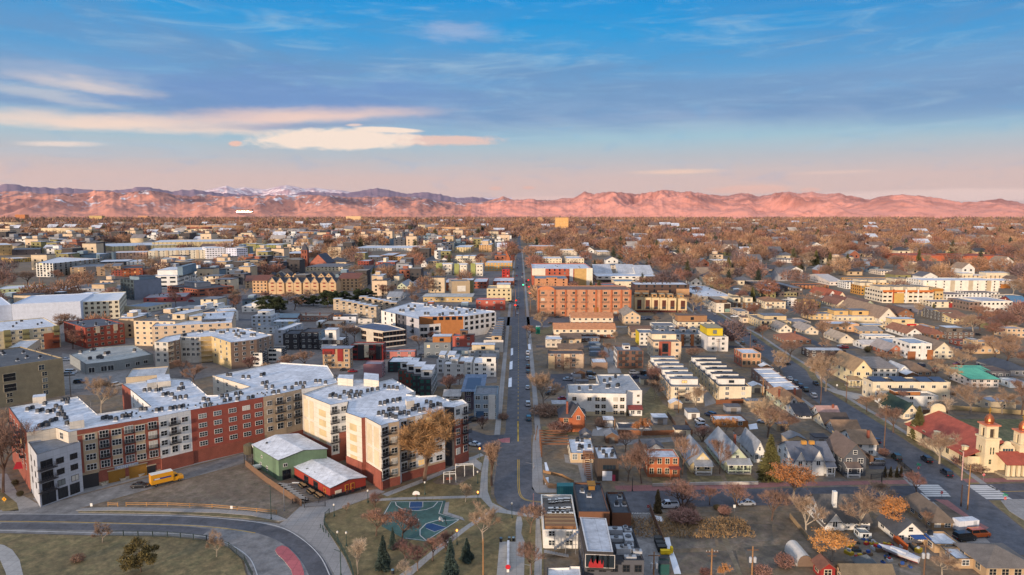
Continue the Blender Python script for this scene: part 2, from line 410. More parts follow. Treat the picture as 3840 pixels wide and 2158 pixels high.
mountains([(-400,90),(0,75),(60,68),(120,78),(200,85),(260,90),(330,84),(420,95),(480,98),(560,100),(640,92),(740,82),(800,95),(870,108),(920,98),(980,96),(1040,105),(1200,120),(1430,126),(1550,105),(1650,115),(1760,112),(1850,98),(1900,90),(1950,98),(2050,118),(2130,108),(2200,118),(2300,140),(2380,132),(2450,140),(2520,150),(2600,175)],27000,5200,3000,(0,640),51,rock_far,-.72,.04,420,60,.14)
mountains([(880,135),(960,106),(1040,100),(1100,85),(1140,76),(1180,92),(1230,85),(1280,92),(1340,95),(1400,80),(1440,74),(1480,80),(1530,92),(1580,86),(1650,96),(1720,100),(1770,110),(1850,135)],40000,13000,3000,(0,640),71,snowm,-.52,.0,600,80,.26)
# ground sheet
gm=bpy.data.materials.new('ground');gm.use_nodes=True;t=gm.node_tree;b=t.nodes['Principled BSDF'];b.inputs['Roughness'].default_value=.95
g=t.nodes.new('ShaderNodeNewGeometry')
def gnz(sc,d=6,rg=.65):
 n=t.nodes.new('ShaderNodeTexNoise');t.links.new(g.outputs['Position'],n.inputs['Vector']);n.inputs['Scale'].default_value=sc;n.inputs['Detail'].default_value=d;n.inputs['Roughness'].default_value=rg;return n.outputs[0]
def gramp(v,st):
 n=t.nodes.new('ShaderNodeValToRGB')
 while len(n.color_ramp.elements)<len(st):n.color_ramp.elements.new(.5)
 for e,(p,c_) in zip(n.color_ramp.elements,st):e.position=p;e.color=c_
 t.links.new(v,n.inputs[0]);return n.outputs[0]
c1=gramp(gnz(.045),[(.36,srgb(112,106,100)),(.45,srgb(132,112,88)),(.53,srgb(106,98,86)),(.6,srgb(120,102,74)),(.68,srgb(98,82,70))])
c2=gramp(gnz(.5,7,.8),[(.3,(.5,.5,.5,1)),(.7,(1.4,1.4,1.4,1))])
mx=t.nodes.new('ShaderNodeMix');mx.data_type='RGBA';mx.blend_type='MULTIPLY';mx.inputs[0].default_value=1
t.links.new(c1,mx.inputs[6]);t.links.new(c2,mx.inputs[7]);t.links.new(mx.outputs[2],b.inputs['Base Color'])
mb=MB();mb.face([(-45000,-3000,0),(45000,-3000,0),(45000,60000,0),(-45000,60000,0)],gm);struct('ground',mb)
# buildings
def C(r,g,b,kind='plain',**k):return M((r,g,b),kind,**k)
GLASS=[C(22,30,38,'glass'),C(34,44,52,'glass'),C(58,70,78,'glass'),C(120,126,124,'glass')]
CURT=C(196,192,180,'glass');LIT=C(226,184,120,'emit',emit=.35)
FWHITE=C(222,222,216);FDARK=C(52,50,50);FTAN=C(190,176,150)
MEMB=C(226,231,238,'membrane');GREYROOF=C(128,134,142,'membrane');DARKROOF=C(72,76,84,'membrane');TANROOF=C(160,150,136,'membrane')
SHG=C(98,98,102,'shingle');SHD=C(66,66,72,'shingle');SHB=C(112,92,76,'shingle');SHT=C(150,128,106,'shingle');SHR=C(140,66,58,'shingle');SHL=C(150,154,158,'shingle')
CAP=C(70,68,70);METAL=C(150,152,156,rough=.45,metal=.6);DARKMET=C(46,46,50,rough=.5)
def inset(poly,d):
 a=sum(poly[i][0]*poly[(i+1)%len(poly)][1]-poly[(i+1)%len(poly)][0]*poly[i][1] for i in range(len(poly)))
 if a<0:poly=poly[::-1]
 out=[];n=len(poly)
 for i in range(n):
  p=Vector(poly[i-1]);q=Vector(poly[i]);r=Vector(poly[(i+1)%n])
  t1=(q-p).normalized();t2=(r-q).normalized();n1=Vector((-t1.y,t1.x));n2=Vector((-t2.y,t2.x))
  m=n1+n2
  if m.length<.2:m=n1
  m.normalize();out.append(tuple(q+m*(d/max(.45,m.dot(n1)))))
 return out
WM={}
def win_mesh(w,h,fr,gl,split,merged):
 key=(round(w,2),round(h,2),fr,gl,split,merged)
 if key in WM:return WM[key]
 f=MB();f.box(-w/2,w/2,-.07,0,-h/2,h/2,fr)
 g=f if merged else MB();e=min(.11,w*.12);n=split
 for i in range(n):
  a=-w/2+e+(w-e)*i/n;c=a+(w-e)/n-e
  if h>1.1 and n<=3 and not merged:
   g.box(a,c,-.085,-.06,-h/2+e,-.04,gl);g.box(a,c,-.085,-.06,.04,h/2-e,gl)
  else:g.box(a,c,-.085,-.06,-h/2+e,h/2-e,gl)
 WM[key]=(f.mesh('window'),None if merged else g.mesh('pane'));return WM[key]
def pick_glass(r,kind):
 if kind is not None and not isinstance(kind,str):return kind
 x=r.random()
 if kind=='lit':return LIT if x<.3 else r.choice(GLASS[:3])
 return GLASS[0] if x<.42 else GLASS[1] if x<.68 else GLASS[2] if x<.84 else GLASS[3] if x<.92 else CURT if x<.985 else LIT
def facing(p,q,org,rz):
 """local edge p->q of a root at org turned by rz: is its outside (right-hand side) turned to the camera"""
 m=Matrix.Rotation(rz,3,'Z');a=m@Vector((p[0],p[1],0))+Vector(org);b_=m@Vector((q[0],q[1],0))+Vector(org)
 t=b_-a;n=Vector((t.y,-t.x,0));c=(a+b_)/2
 return n.dot(Vector((-c.x,-c.y,0)))>0.06*n.length*Vector((c.x,c.y,0)).length
def windows(root,p,q,zs,ts,w,h,fr=None,gl=None,split=2,wallmb=None,r=rnd,lod=0,name='window'):
 """windows on the local edge p->q (outside on the right), at heights zs (sill) and fractions ts"""
 p=Vector(p);q=Vector(q);d=q-p;ang=math.atan2(d.y,d.x);t=d.normalized();nrm=Vector((t.y,-t.x));fr=fr or FWHITE
 for z in zs:
  for s in ts:
   c=p+d*s
   if wallmb is not None:
    g=pick_glass(r,gl);a=c-t*w/2+nrm*.05;b_=c+t*w/2+nrm*.05
    wallmb.face([(a.x,a.y,z),(b_.x,b_.y,z),(b_.x,b_.y,z+h),(a.x,a.y,z+h)],g);continue
   fm,gm_=win_mesh(w,h,fr,pick_glass(r,gl),split,lod>0)
   o=obj(name,fm,root,(c.x,c.y,z+h/2),ang)
   if gm_:obj('pane',gm_,o)
BALM={}
def bal_mesh(w,d,m,slab):
 key=(round(w,1),d,m,slab)
 if key not in BALM:
  b=MB();b.box(-w/2,w/2,-d,0,-.14,0,slab)
  for z in(.25,.5,.75,1.0):
   b.box(-w/2,w/2,-d,-d+.04,z,z+.05,m);b.box(-w/2,-w/2+.04,-d,0,z,z+.05,m);b.box(w/2-.04,w/2,-d,0,z,z+.05,m)
  for i in range(9):
   x=-w/2+(w-.06)*i/8;b.box(x,x+.06,-d,-d+.05,0,1.05,m)
  BALM[key]=b.mesh('balcony')
 return BALM[key]
def balconies(root,p,q,zs,ts,w,d=1.3,m=DARKMET,slab=None):
 p=Vector(p);q=Vector(q);dd=q-p;ang=math.atan2(dd.y,dd.x)
 for z in zs:
  for s in ts:
   c=p+dd*s;obj('balcony',bal_mesh(w,d,m,slab or m),root,(c.x,c.y,z),ang)
def flat_top(root,poly,h,wall,roof,cap,par,wallmb,up=0.):
 ins=inset(poly,.28)
 a=sum(poly[i][0]*poly[(i+1)%len(poly)][1]-poly[(i+1)%len(poly)][0]*poly[i][1] for i in range(len(poly)))
 if a<0:poly=poly[::-1]
 n=len(poly)
 for i in range(n):
  j=(i+1)%n;o0,o1,i0,i1=poly[i],poly[j],ins[i],ins[j]
  wallmb.face([(*o0,h),(*o1,h),(*i1,h),(*i0,h)],cap);wallmb.face([(*i1,h),(*i1,h-par),(*i0,h-par),(*i0,h)],wall)
 rb=MB();rb.face([(x,y,h-par+.003) for x,y in ins],roof);return obj('roof',rb,root)
CONDM=None
def units(root,spots,z,kind='condenser',sc=1.):
 """box-shaped air conditioners standing on a roof, at local x, y"""
 global CONDM
 if CONDM is None:
  b=MB();b.box(-.36,.36,-.36,.36,.2,.95,C(66,70,76,'ribbed',rough=.5));b.box(-.5,.5,-.5,.5,0,.2,C(200,204,208))
  b.lathe([(.32,.95),(.32,1.02),(.06,1.04),(0,1.04)],C(30,32,36),10);CONDM=b.mesh('condenser')
 for x,y in spots:obj(kind,CONDM,root,(x,y,z),rnd.uniform(-.1,.1),sc)
def gable(rb,W,D,h,rise,mode,roof,ov=.45,th=.18):
 if mode=='gu':e=[(-ov,-ov),(W+ov,-ov),(W+ov,D+ov),(-ov,D+ov)];r0,r1=(-ov,D/2),(W+ov,D/2)
 elif mode=='gv':e=[(-ov,-ov),(W+ov,-ov),(W+ov,D+ov),(-ov,D+ov)];r0,r1=(W/2,-ov),(W/2,D+ov)
 sl=rise/(min(1e9,D/2 if mode=='gu' else W/2));z0=h-ov*sl;z1=h+rise
 E=[Vector((*p,z0)) for p in e];A=Vector((*r0,z1));B=Vector((*r1,z1));U=Vector((0,0,th))
 sides=[(E[0],E[1],B,A),(E[2],E[3],A,B)] if mode=='gu' else[(E[1],E[2],B,A),(E[3],E[0],A,B)]
 for q in sides:
  rb.face([v+U for v in q],roof);rb.face([v for v in q[::-1]],roof)
  for i in range(4):rb.face([q[i],q[(i+1)%4],q[(i+1)%4]+U,q[i]+U],roof)
def hipr(rb,W,D,h,rise,roof,ov=.45):
 e=[Vector((-ov,-ov,h)),Vector((W+ov,-ov,h)),Vector((W+ov,D+ov,h)),Vector((-ov,D+ov,h))];m=min(W,D)/2+ov
 if W>=D:A,B=Vector((m-ov,D/2,h+rise)),Vector((W+ov-m,D/2,h+rise));q=[(e[0],e[1],B,A),(e[1],e[2],B),(e[2],e[3],A,B),(e[3],e[0],A)]
 else:A,B=Vector((W/2,m-ov,h+rise)),Vector((W/2,D+ov-m,h+rise));q=[(e[0],e[1],A),(e[1],e[2],B,A),(e[2],e[3],B),(e[3],e[0],A,B)]
 for f in q:rb.face(f,roof)
 rb.face(e[::-1],roof)
LODS=(300,600)
def bld(label,cat,name,A,B,yb,k,wall,roof=None,rows=2,rk='flat',rise=2.2,cols=None,scols=None,fr=None,gl=None,ww=None,wh=1.5,split=2,win=True,side=True,pent=(),base=None,group=None,par=.45,cap=None,wall2=None,h=None,d=None,bal=(),nunit=0,chim=None,bay=(),z0=None,ov=.45,gw=None,wt=None,porch=None,side_mat=None,gmat=None,door=None,solar=None,strips=()):
 roof=roof or MEMB
 if h is None:h=hgt(A[0],A[1],yb)
 a=P(A[0],A[1],h)
 if isinstance(B,tuple):b=P(B[0],B[1],h);rz=math.atan2(b.y-a.y,b.x-a.x);Wd=math.hypot(b.x-a.x,b.y-a.y)
 else:
  rz=GRID;dr=ray(B,A[1]);ux,uy=math.cos(rz),math.sin(rz)
  den=dr.x*uy-dr.y*ux;Wd=(dr.y*a.x-dr.x*a.y)/den
 if d is None:
  dr=ray(A[0],k);tq=(h-CH)/dr.z;c=Vector((dr.x*tq,dr.y*tq,0))-Vector((a.x,a.y,0));d=max(2.5,-c.x*math.sin(rz)+c.y*math.cos(rz))
 dist=math.hypot(a.x,a.y);lod=0 if dist<LODS[0] else 1 if dist<LODS[1] else 2
 org=(a.x,a.y,0);root=thing(name,label,cat,org,rz,group)
 ENTRIES.append((a.x+(Wd*math.cos(rz)-d*math.sin(rz))/2,a.y+(Wd*math.sin(rz)+d*math.cos(rz))/2,Wd/2+1,d/2+1,rz))
 poly=[(0,0),(Wd,0),(Wd,d),(0,d)];mb=MB();cap=cap or CAP
 w2=wall2 or wall
 for i in range(4):
  p,q=poly[i],poly[(i+1)%4];mt=w2 if i in(1,3) else wall
  zb=0
  if base:mb.face([(*p,0),(*q,0),(*q,base[1]),(*p,base[1])],base[0]);zb=base[1]
  mb.face([(*p,zb),(*q,zb),(*q,h),(*p,h)],mt)
 if rk=='flat':flat_top(root,poly,h,wall,roof,cap,par,mb)
 elif rk=='over':
  rb=MB();rb.box(-ov,Wd+ov,-ov,d+ov,h,h+.28,cap,roof);obj('roof',rb,root)
 elif rk=='shed':
  rb=MB();z1=h+rise;e=[Vector((-ov,-ov,h)),Vector((Wd+ov,-ov,h)),Vector((Wd+ov,d+ov,z1)),Vector((-ov,d+ov,z1))];U=Vector((0,0,.22))
  rb.face([v+U for v in e],roof);rb.face(e[::-1],cap)
  for i in range(4):rb.face([e[i],e[(i+1)%4],e[(i+1)%4]+U,e[i]+U],cap)
  obj('roof',rb,root);mb.face([(0,0,h),(0,d,h),(0,d,z1)],w2);mb.face([(Wd,0,h),(Wd,d,h),(Wd,d,z1)],w2);mb.face([(0,d,h),(Wd,d,h),(Wd,d,z1),(0,d,z1)],wall)
 elif rk in('gu','gv'):
  rb=MB();gable(rb,Wd,d,h,rise,rk,roof,ov);obj('roof',rb,root);gm2=gmat or(w2 if rk=='gu' else wall)
  for s_ in(0,1):
   if rk=='gu':mb.face([(Wd*s_,0,h),(Wd*s_,d,h),(Wd*s_,d/2,h+rise)],gm2)
   else:mb.face([(0,d*s_,h),(Wd,d*s_,h),(Wd/2,d*s_,h+rise)],gm2)
 elif rk=='hip':
  rb=MB();hipr(rb,Wd,d,h,rise,roof,ov);obj('roof',rb,root)
 rr=random.Random(int(a.x*31+a.y*17))
 if win:
  fh=h/rows;nW=cols if cols is not None else max(1,round(Wd/3.3));nD=scols if scols is not None else max(1,round(d/4.2))
  wh_=min(wh,fh*.6);zs=[i*fh+fh*.32 for i in range(rows)]
  for(p,q,n,L_,sd) in((poly[0],poly[1],nW,Wd,False),(poly[1],poly[2],nD,d,True),(poly[3],poly[0],nD,d,True)):
   if n==0 or(sd and not side):continue
   if not facing(p,q,org,rz):continue
   w_=min(ww or 1.6,L_/n*.62);windows(root,p,q,zs,wt if(wt and not sd) else[(i+.5)/n for i in range(n)],w_,wh_,fr,gl,split,mb if lod==2 else None,rr,lod)
  if rk=='gv' and rise>1.5 and gw is not False:
   windows(root,poly[0],poly[1],[h+rise*.18],[.5],min(1.2,Wd*.2),min(1.2,rise*.45),fr,gl,1,mb if lod==2 else None,rr,lod)
  if rk=='gu' and rise>1.5 and gw is not False:
   e=(poly[1],poly[2]) if a.x<0 else(poly[3],poly[0]);windows(root,*e,[h+rise*.15],[.5],min(1.1,d*.2),min(1.2,rise*.45),fr,gl,1,mb if lod==2 else None,rr,lod)
 for st in strips:
  dp=st[5] if len(st)>5 else .06;mb.box(Wd*st[0],Wd*st[1],-dp,-.002,h*st[2],h*st[3],st[4])
 obj('wall',mb,root)
 if bal and lod<2:
  fh=h/rows;balconies(root,poly[0],poly[1],[fh*i+.25 for i in range(1,rows)],bal,min(3.2,Wd*.3))
 for pt in pent:
  b2=MB();zz=h-(par if rk=='flat' else 0)
  b2.box(Wd*pt[0],Wd*pt[1],d*pt[2],d*pt[3],zz+.004,zz+pt[4],pt[5],pt[6] if len(pt)>6 else roof,bottom=False);o=obj('stair_tower',b2,root)
  b3=MB();b3.box(Wd*pt[0]-.25,Wd*pt[1]+.25,d*pt[2]-.25,d*pt[3]+.25,zz+pt[4]+.003,zz+pt[4]+.2,cap,pt[6] if len(pt)>6 else roof);obj('roof',b3,o)
  if lod<2 and(pt[1]-pt[0])*Wd>2:windows(o,(Wd*pt[0],d*pt[2]),(Wd*pt[1],d*pt[2]),[zz+pt[4]*.25],[.5],min(2.2,(pt[1]-pt[0])*Wd*.6),pt[4]*.5,fr or FDARK,None,2,None,rr,1)
 if nunit:units(root,[(rr.uniform(.12,.88)*Wd,rr.uniform(.15,.85)*d) for _ in range(nunit)],h-par+.004,sc=1.25)
 if chim:
  for u,v in chim:
   b2=MB();zt=h+rise+.9;b2.box(Wd*u-.35,Wd*u+.35,d*v-.3,d*v+.3,h-1,zt,C(150,86,66,'brick'));b2.box(Wd*u-.42,Wd*u+.42,d*v-.37,d*v+.37,zt,zt+.15,CAP);obj('chimney',b2,root)
 if porch:
  b2=MB();u0,u1=Wd*porch[0],Wd*porch[1];dp,z1=porch[2],porch[3];n=4 if u1-u0>5 else 2
  b2.box(u0,u1,-dp,-.003,0,.4,C(150,146,140))
  for i in range(n):
   x=u0+.15+(u1-u0-.3)*i/(n-1);b2.box(x-.12,x+.12,-dp+.05,-dp+.29,.4,z1,porch[4])
  b2.box(u0,u1,-dp+.1,-dp+.2,.9,1.25,porch[4]);po=obj('porch',b2,root)
  b3=MB();e=[Vector((u0-.3,-dp-.3,z1)),Vector((u1+.3,-dp-.3,z1)),Vector((u1+.3,-.02,z1+1.1)),Vector((u0-.3,-.02,z1+1.1))];U=Vector((0,0,.16))
  b3.face([v+U for v in e],roof);b3.face(e[::-1],roof)
  for i in range(4):b3.face([e[i],e[(i+1)%4],e[(i+1)%4]+U,e[i]+U],FWHITE)
  obj('porch_roof',b3,po)
 if door is not None and lod<2:
  b2=MB();b2.box(-.55,.55,-.09,0,0,2.2,FWHITE);b2.box(-.44,.44,-.12,-.09,.05,2.1,door if not isinstance(door,(int,float)) else C(70,46,40));obj('door',b2,root,(Wd*(door if isinstance(door,(int,float)) else .5),0,0))
 if solar and lod<2:
  for(u0,u1,v0,v1) in solar:
   b2=MB();z=h-par+.3 if rk=='flat' else h+.5;b2.face([(Wd*u0,d*v0,z),(Wd*u1,d*v0,z),(Wd*u1,d*v1,z+.9),(Wd*u0,d*v1,z+.9)],C(54,66,88,rough=.35));b2.face([(Wd*u0,d*v1,z-.3),(Wd*u1,d*v1,z-.3),(Wd*u1,d*v1,z+.88),(Wd*u0,d*v1,z+.88)],METAL);obj('solar_panel',b2,root)
 return root,Wd,d,h,rz
def pbld(label,cat,name,pts,h,wall,roof=None,par=.45,cap=None,group=None,walls=None,base=None,zlow=0.):
 """building traced from its roof outline (pixels) at height h; returns root, local polygon"""
 w=[P(x,y,h) for x,y in pts];o=w[0];root=thing(name,label,cat,(o.x,o.y,0),0,group)
 poly=[(p.x-o.x,p.y-o.y) for p in w];n=len(poly);mb=MB()
 a=sum(poly[i][0]*poly[(i+1)%n][1]-poly[(i+1)%n][0]*poly[i][1] for i in range(n));rev=a<0
 for i in range(n):
  p,q=poly[i],poly[(i+1)%n]
  mt=(walls or{}).get(i,wall)
  bb=base
  zb=zlow
  if bb:mb.face([(*p,0),(*q,0),(*q,bb[1]),(*p,bb[1])],bb[0]);zb=bb[1]
  mb.face([(*p,zb),(*q,zb),(*q,h),(*p,h)],mt)
 flat_top(root,poly,h,wall,roof or MEMB,cap or CAP,par,mb)
 xs=[p[0] for p in poly];ys=[p[1] for p in poly]
 ENTRIES.append((o.x+(min(xs)+max(xs))/2,o.y+(min(ys)+max(ys))/2,(max(xs)-min(xs))/2,(max(ys)-min(ys))/2,0))
 return root,poly,mb
def occupied(x,y,m=0.):
 for cx,cy,hw,hd,rz in ENTRIES:
  dx_,dy_=x-cx,y-cy
  if abs(dx_)>hw+hd+m+2 or abs(dy_)>hw+hd+m+2:continue
  c,s=math.cos(-rz),math.sin(-rz)
  if abs(dx_*c-dy_*s)<hw+m and abs(dx_*s+dy_*c)<hd+m:return True
 return False
 # trees
BARK=C(104,84,70,'leaf');BARKP=C(150,138,122,'leaf');TWIG=C(148,118,98,'leaf');TWIGR=C(140,104,92,'leaf');TWIGT=C(166,140,114,'leaf');TWIGP=C(186,166,142,'leaf');ORANGE=C(206,142,76,'leaf');RUST=C(138,98,78,'leaf')
SPRUCE=C(58,74,66,'leaf');PINEG=C(58,68,40,'leaf');PINEB=C(96,84,46,'leaf');TWIGG=C(166,126,84,'leaf')
def np_mesh(name,v,f,mats,mi=None):
 v=np.asarray(v,np.float32);f=np.asarray(f,np.int32);me=bpy.data.meshes.new(name);me.vertices.add(len(v));me.vertices.foreach_set('co',v.ravel())
 k=f.shape[1];me.loops.add(f.size);me.loops.foreach_set('vertex_index',f.ravel());me.polygons.add(len(f));me.polygons.foreach_set('loop_start',np.arange(0,f.size,k,dtype=np.int32))
 me.update(calc_edges=True)
 for m in mats:me.materials.append(m)
 return me
def quads(c,d,w,rs):
 """ribbons: centres c, half vectors d, half widths w, random roll"""
 n=len(c);r=rs.normal(size=(n,3));s=np.cross(d,r);s/=np.linalg.norm(s,axis=1)[:,None]+1e-9;s*=w[:,None]
 v=np.stack([c-d-s,c-d+s,c+d+s*.45,c+d-s*.45],1).reshape(-1,3);f=np.arange(4*n).reshape(n,4);return v,f
def bare_tree(seed,h,spread,trunk_m,twig_m,up=.6,first=.2,twigs=2200,leaf=0,leaf_m=None,multi=1,tw=.05,narrow=1.):
 r=random.Random(seed);rs=np.random.RandomState(seed);tb=MB();ends=[]
 def grow(p,d,L,rad,lev):
  n=3 if lev<2 else 2;q=p.copy();dd=d.copy()
  for i in range(n):
   dd=(dd+Vector((r.gauss(0,.16),r.gauss(0,.16),r.gauss(.05,.08)))*(1 if lev else .35)).normalized();q2=q+dd*L/n;r2=rad*(1-.35*(i+1)/n)
   tb.tube(q,q2,rad*(1-.35*i/n),r2,trunk_m,5 if lev<2 else 3,False);q=q2
   if lev>=2:ends.append((q.copy(),dd.copy(),L))
  if lev>=4:ends.append((q,dd,L));return
  k=r.choice((2,3,3)) if lev else r.choice((4,5,6))
  for i in range(k):
   a=2*math.pi*(i+r.random()*.7)/k;side=Vector((math.cos(a),math.sin(a),0));tilt=r.uniform(.45,.95)*(1 if lev else 1.)*narrow
   nd_=(dd*(1.0-.35*tilt)+side*spread*tilt+Vector((0,0,up*.35))).normalized()
   grow(q-dd*L*r.uniform(0,.35) if lev<3 else q,nd_,L*r.uniform(.62,.82),rad*.58,lev+1)
 for m in range(multi):
  d0=Vector((r.gauss(0,.03+.22*(multi>1)),r.gauss(0,.03+.22*(multi>1)),1)).normalized();grow(Vector((r.gauss(0,.15)*(multi>1),r.gauss(0,.15)*(multi>1),0)),d0,h*first*r.uniform(.9,1.1),h*.0085,0)
 top=max(p.z for p,_,_ in ends);kx=h/(top*1.06);tv=[(x*kx,y*kx,z*kx) for x,y,z in tb.v];tb.v=tv
 E=np.array([p[:] for p,_,_ in ends])*kx;Dv=np.array([d[:] for _,d,_ in ends])
 idx=rs.randint(0,len(E),twigs);ln=rs.uniform(.25,.62,twigs)*h/12
 d=Dv[idx]*.7+rs.normal(0,.55,(twigs,3))+np.array([0,0,.12]);d/=np.linalg.norm(d,axis=1)[:,None]
 c=E[idx]+d*ln[:,None]*rs.uniform(.2,1.7,(twigs,1))+rs.normal(0,.16,(twigs,3))*h/12
 v,f=quads(c,d*ln[:,None],np.full(twigs,tw*h/12*.5)*rs.uniform(.6,1.4,twigs),rs);mats=[twig_m];me=None
 if leaf:
  idx=rs.randint(0,len(E),leaf);cc=E[idx]+rs.normal(0,.42,(leaf,3))*h/12;dl=rs.normal(size=(leaf,3));dl/=np.linalg.norm(dl,axis=1)[:,None]
  v2,f2=quads(cc,dl*.17*h/12,np.full(leaf,.12*h/12),rs);f2=f2+len(v);mats.append(leaf_m);v=np.concatenate([v,v2]);n1=len(f);f=np.concatenate([f,f2])
 me=np_mesh('crown',v,f,mats)
 if leaf:mi=np.zeros(len(f),np.int32);mi[n1:]=1;me.polygons.foreach_set('material_index',mi)
 return tb.mesh('trunk'),me
def conifer(seed,h,rad,m,n=2600,taper=1.,dens=1.):
 rs=np.random.RandomState(seed);tb=MB();tb.tube((0,0,0),(0,0,h*.95),h*.016,.02,BARK,6)
 z=h*(.06+.94*rs.beta(1.05,1.75,n));lay=h/16;z=(np.round(z/lay)+rs.normal(0,.16,n))*lay;z=np.clip(z,h*.05,h)
 a=rs.uniform(0,2*np.pi,n);brn=np.round(a/.42+z*3.1)*.42-z*1.3;a=brn+rs.normal(0,.09,n)
 R_=rad*np.clip(1-z/h,.02,1)**taper*(.82+.25*np.sin(a*3+z));rr=R_*np.sqrt(rs.uniform(.05,1,n))
 c=np.stack([np.cos(a)*rr,np.sin(a)*rr,z-rr*.22+rs.normal(0,.06,n)],1)
 d=np.stack([np.cos(a),np.sin(a),-.25+rs.normal(0,.25,n)],1)+rs.normal(0,.3,(n,3));d/=np.linalg.norm(d,axis=1)[:,None]
 v,f=quads(c,d*h*.032,np.full(n,h*.0135)*dens,rs);return tb.mesh('trunk'),np_mesh('crown',v,f,[m])
def pine(seed,h,w,m,n=3000,flat=.62,first=.25):
 r=random.Random(seed);rs=np.random.RandomState(seed);tb=MB();cl=[]
 tb.tube((0,0,0),(r.gauss(0,.2),r.gauss(0,.2),h*.8),h*.022,h*.008,BARK,6)
 for i in range(26):
  z=h*r.uniform(first,.97);a=r.uniform(0,6.28);t_=(z/h-first)/(1-first);rr=w*(.35+.65*math.sin(math.pi*min(1,.25+.75*t_)))*r.uniform(.25,1);p=Vector((math.cos(a)*rr,math.sin(a)*rr,z))
  tb.tube((0,0,z-rr*.45),p,h*.007,h*.003,BARK,4,False);cl.append((p,w*r.uniform(.24,.42)))
 P_=np.array([c[0][:] for c in cl]);Rr=np.array([c[1] for c in cl]);i=rs.randint(0,len(cl),n);q=rs.normal(size=(n,3));q/=np.linalg.norm(q,axis=1)[:,None]
 c=P_[i]+q*Rr[i][:,None]*rs.uniform(.5,1.05,(n,1))*np.array([1,1,flat]);d=q+rs.normal(0,.5,(n,3))+np.array([0,0,.4]);d/=np.linalg.norm(d,axis=1)[:,None]
 v,f=quads(c,d*h*.03,np.full(n,h*.013),rs);return tb.mesh('trunk'),np_mesh('crown',v,f,[m])
def bush(seed,h,w,m,n=700):
 rs=np.random.RandomState(seed);tb=MB()
 for i in range(7):
  a=rs.uniform(0,6.28);tb.tube((0,0,0),(math.cos(a)*w*.5,math.sin(a)*w*.5,h*rs.uniform(.5,.9)),.04,.015,BARK,3,False)
 q=rs.normal(size=(n,3));q/=np.linalg.norm(q,axis=1)[:,None];c=q*np.array([w,w,h*.5])*rs.uniform(.3,1,(n,1))**.6+np.array([0,0,h*.52]);d=q*.6+rs.normal(0,.5,(n,3))+np.array([0,0,.5]);d/=np.linalg.norm(d,axis=1)[:,None]
 v,f=quads(c,d*h*.13,np.full(n,h*.018),rs);return tb.mesh('trunk'),np_mesh('crown',v,f,[m])
TREES={}
def add_kind(k,lst):TREES[k]=lst
add_kind('bare',[(12,*bare_tree(s,12,1.05,BARK,TWIG,twigs=4600,first=.13,up=.45)) for s in(1,2,3)]+[(12,*bare_tree(4,12,1.2,BARK,TWIG,twigs=5000,up=.3,first=.12))])
add_kind('red',[(12,*bare_tree(s,12,1.0,BARK,TWIGR,twigs=4400,first=.11,multi=m,up=.45)) for s,m in((11,1),(12,3))])
add_kind('tan',[(12,*bare_tree(s,12,1.05,BARKP,TWIGT,twigs=5000,first=.13,up=.45)) for s in(21,22)])
add_kind('pale',[(12,*bare_tree(s,12,.5,BARKP,TWIGP,twigs=1900,first=.2,up=.9,narrow=.75)) for s in(31,32)])
add_kind('willow',[(12,*bare_tree(41,12,.85,BARK,TWIGG,twigs=9000,first=.13,tw=.05,up=.6))])
add_kind('orange',[(12,*bare_tree(s,12,1.05,BARKP,TWIGT,twigs=1600,leaf=3800,leaf_m=ORANGE,first=.13,up=.4)) for s in(51,52)])
add_kind('rust',[(12,*bare_tree(s,12,1.05,BARK,TWIGR,twigs=2800,leaf=1500,leaf_m=RUST,first=.13,up=.4)) for s in(61,)])
add_kind('narrow',[(12,*bare_tree(71,12,.34,BARK,TWIG,twigs=4200,first=.09,up=1.0,narrow=.6))])
add_kind('spruce',[(12,*conifer(81,12,3.3,SPRUCE,4600)),(12,*conifer(82,12,2.7,SPRUCE,4200))])
add_kind('pine',[(12,*pine(91,12,5.4,PINEG,9000,first=.12)),(12,*pine(92,12,5.8,PINEG,9000,first=.15))])
add_kind('brownpine',[(12,*pine(95,12,6.2,PINEB,4200,first=.18))])
add_kind('fir',[(12,*conifer(85,12,3.4,C(92,88,48,'leaf'),3600,.85))])
add_kind('column',[(12,*conifer(88,12,1.9,C(98,84,52,'leaf'),2600,.6,1.2))])
add_kind('bush',[(3,*bush(101,3,1.9,TWIGR)),(3,*bush(102,3,2.2,TWIG))])
add_kind('shrub',[(3,*bush(105,3,1.5,C(92,84,56,'leaf'),900))])
TNAME={'spruce':'spruce_tree','pine':'pine_tree','brownpine':'pine_tree','fir':'fir_tree','column':'cypress_tree','bush':'bush','shrub':'bush'}
def tree_at(kind,loc,h,label,group=None,wide=1.,rz=None,cat=None):
 th,tm,cm=rnd.choice(TREES[kind]);s=h/th
 root=thing(TNAME.get(kind,'bare_tree' if kind!='orange' else 'leafy_tree'),label,cat or('bush' if kind in('bush','shrub') else 'tree'),loc,rnd.uniform(0,6.28) if rz is None else rz,group,(s*wide,s*wide,s))
 obj('trunk',tm,root);obj('crown',cm,root);return root
def tree(kind,x,yb,yt,label,wide=1.,group=None):
 p=P(x,yb);q=9. if kind=='pine' else 2.5;ENTRIES.append((p.x,p.y,q,q,0));return tree_at(kind,p,hgt(x,yt,yb),label,group,wide)
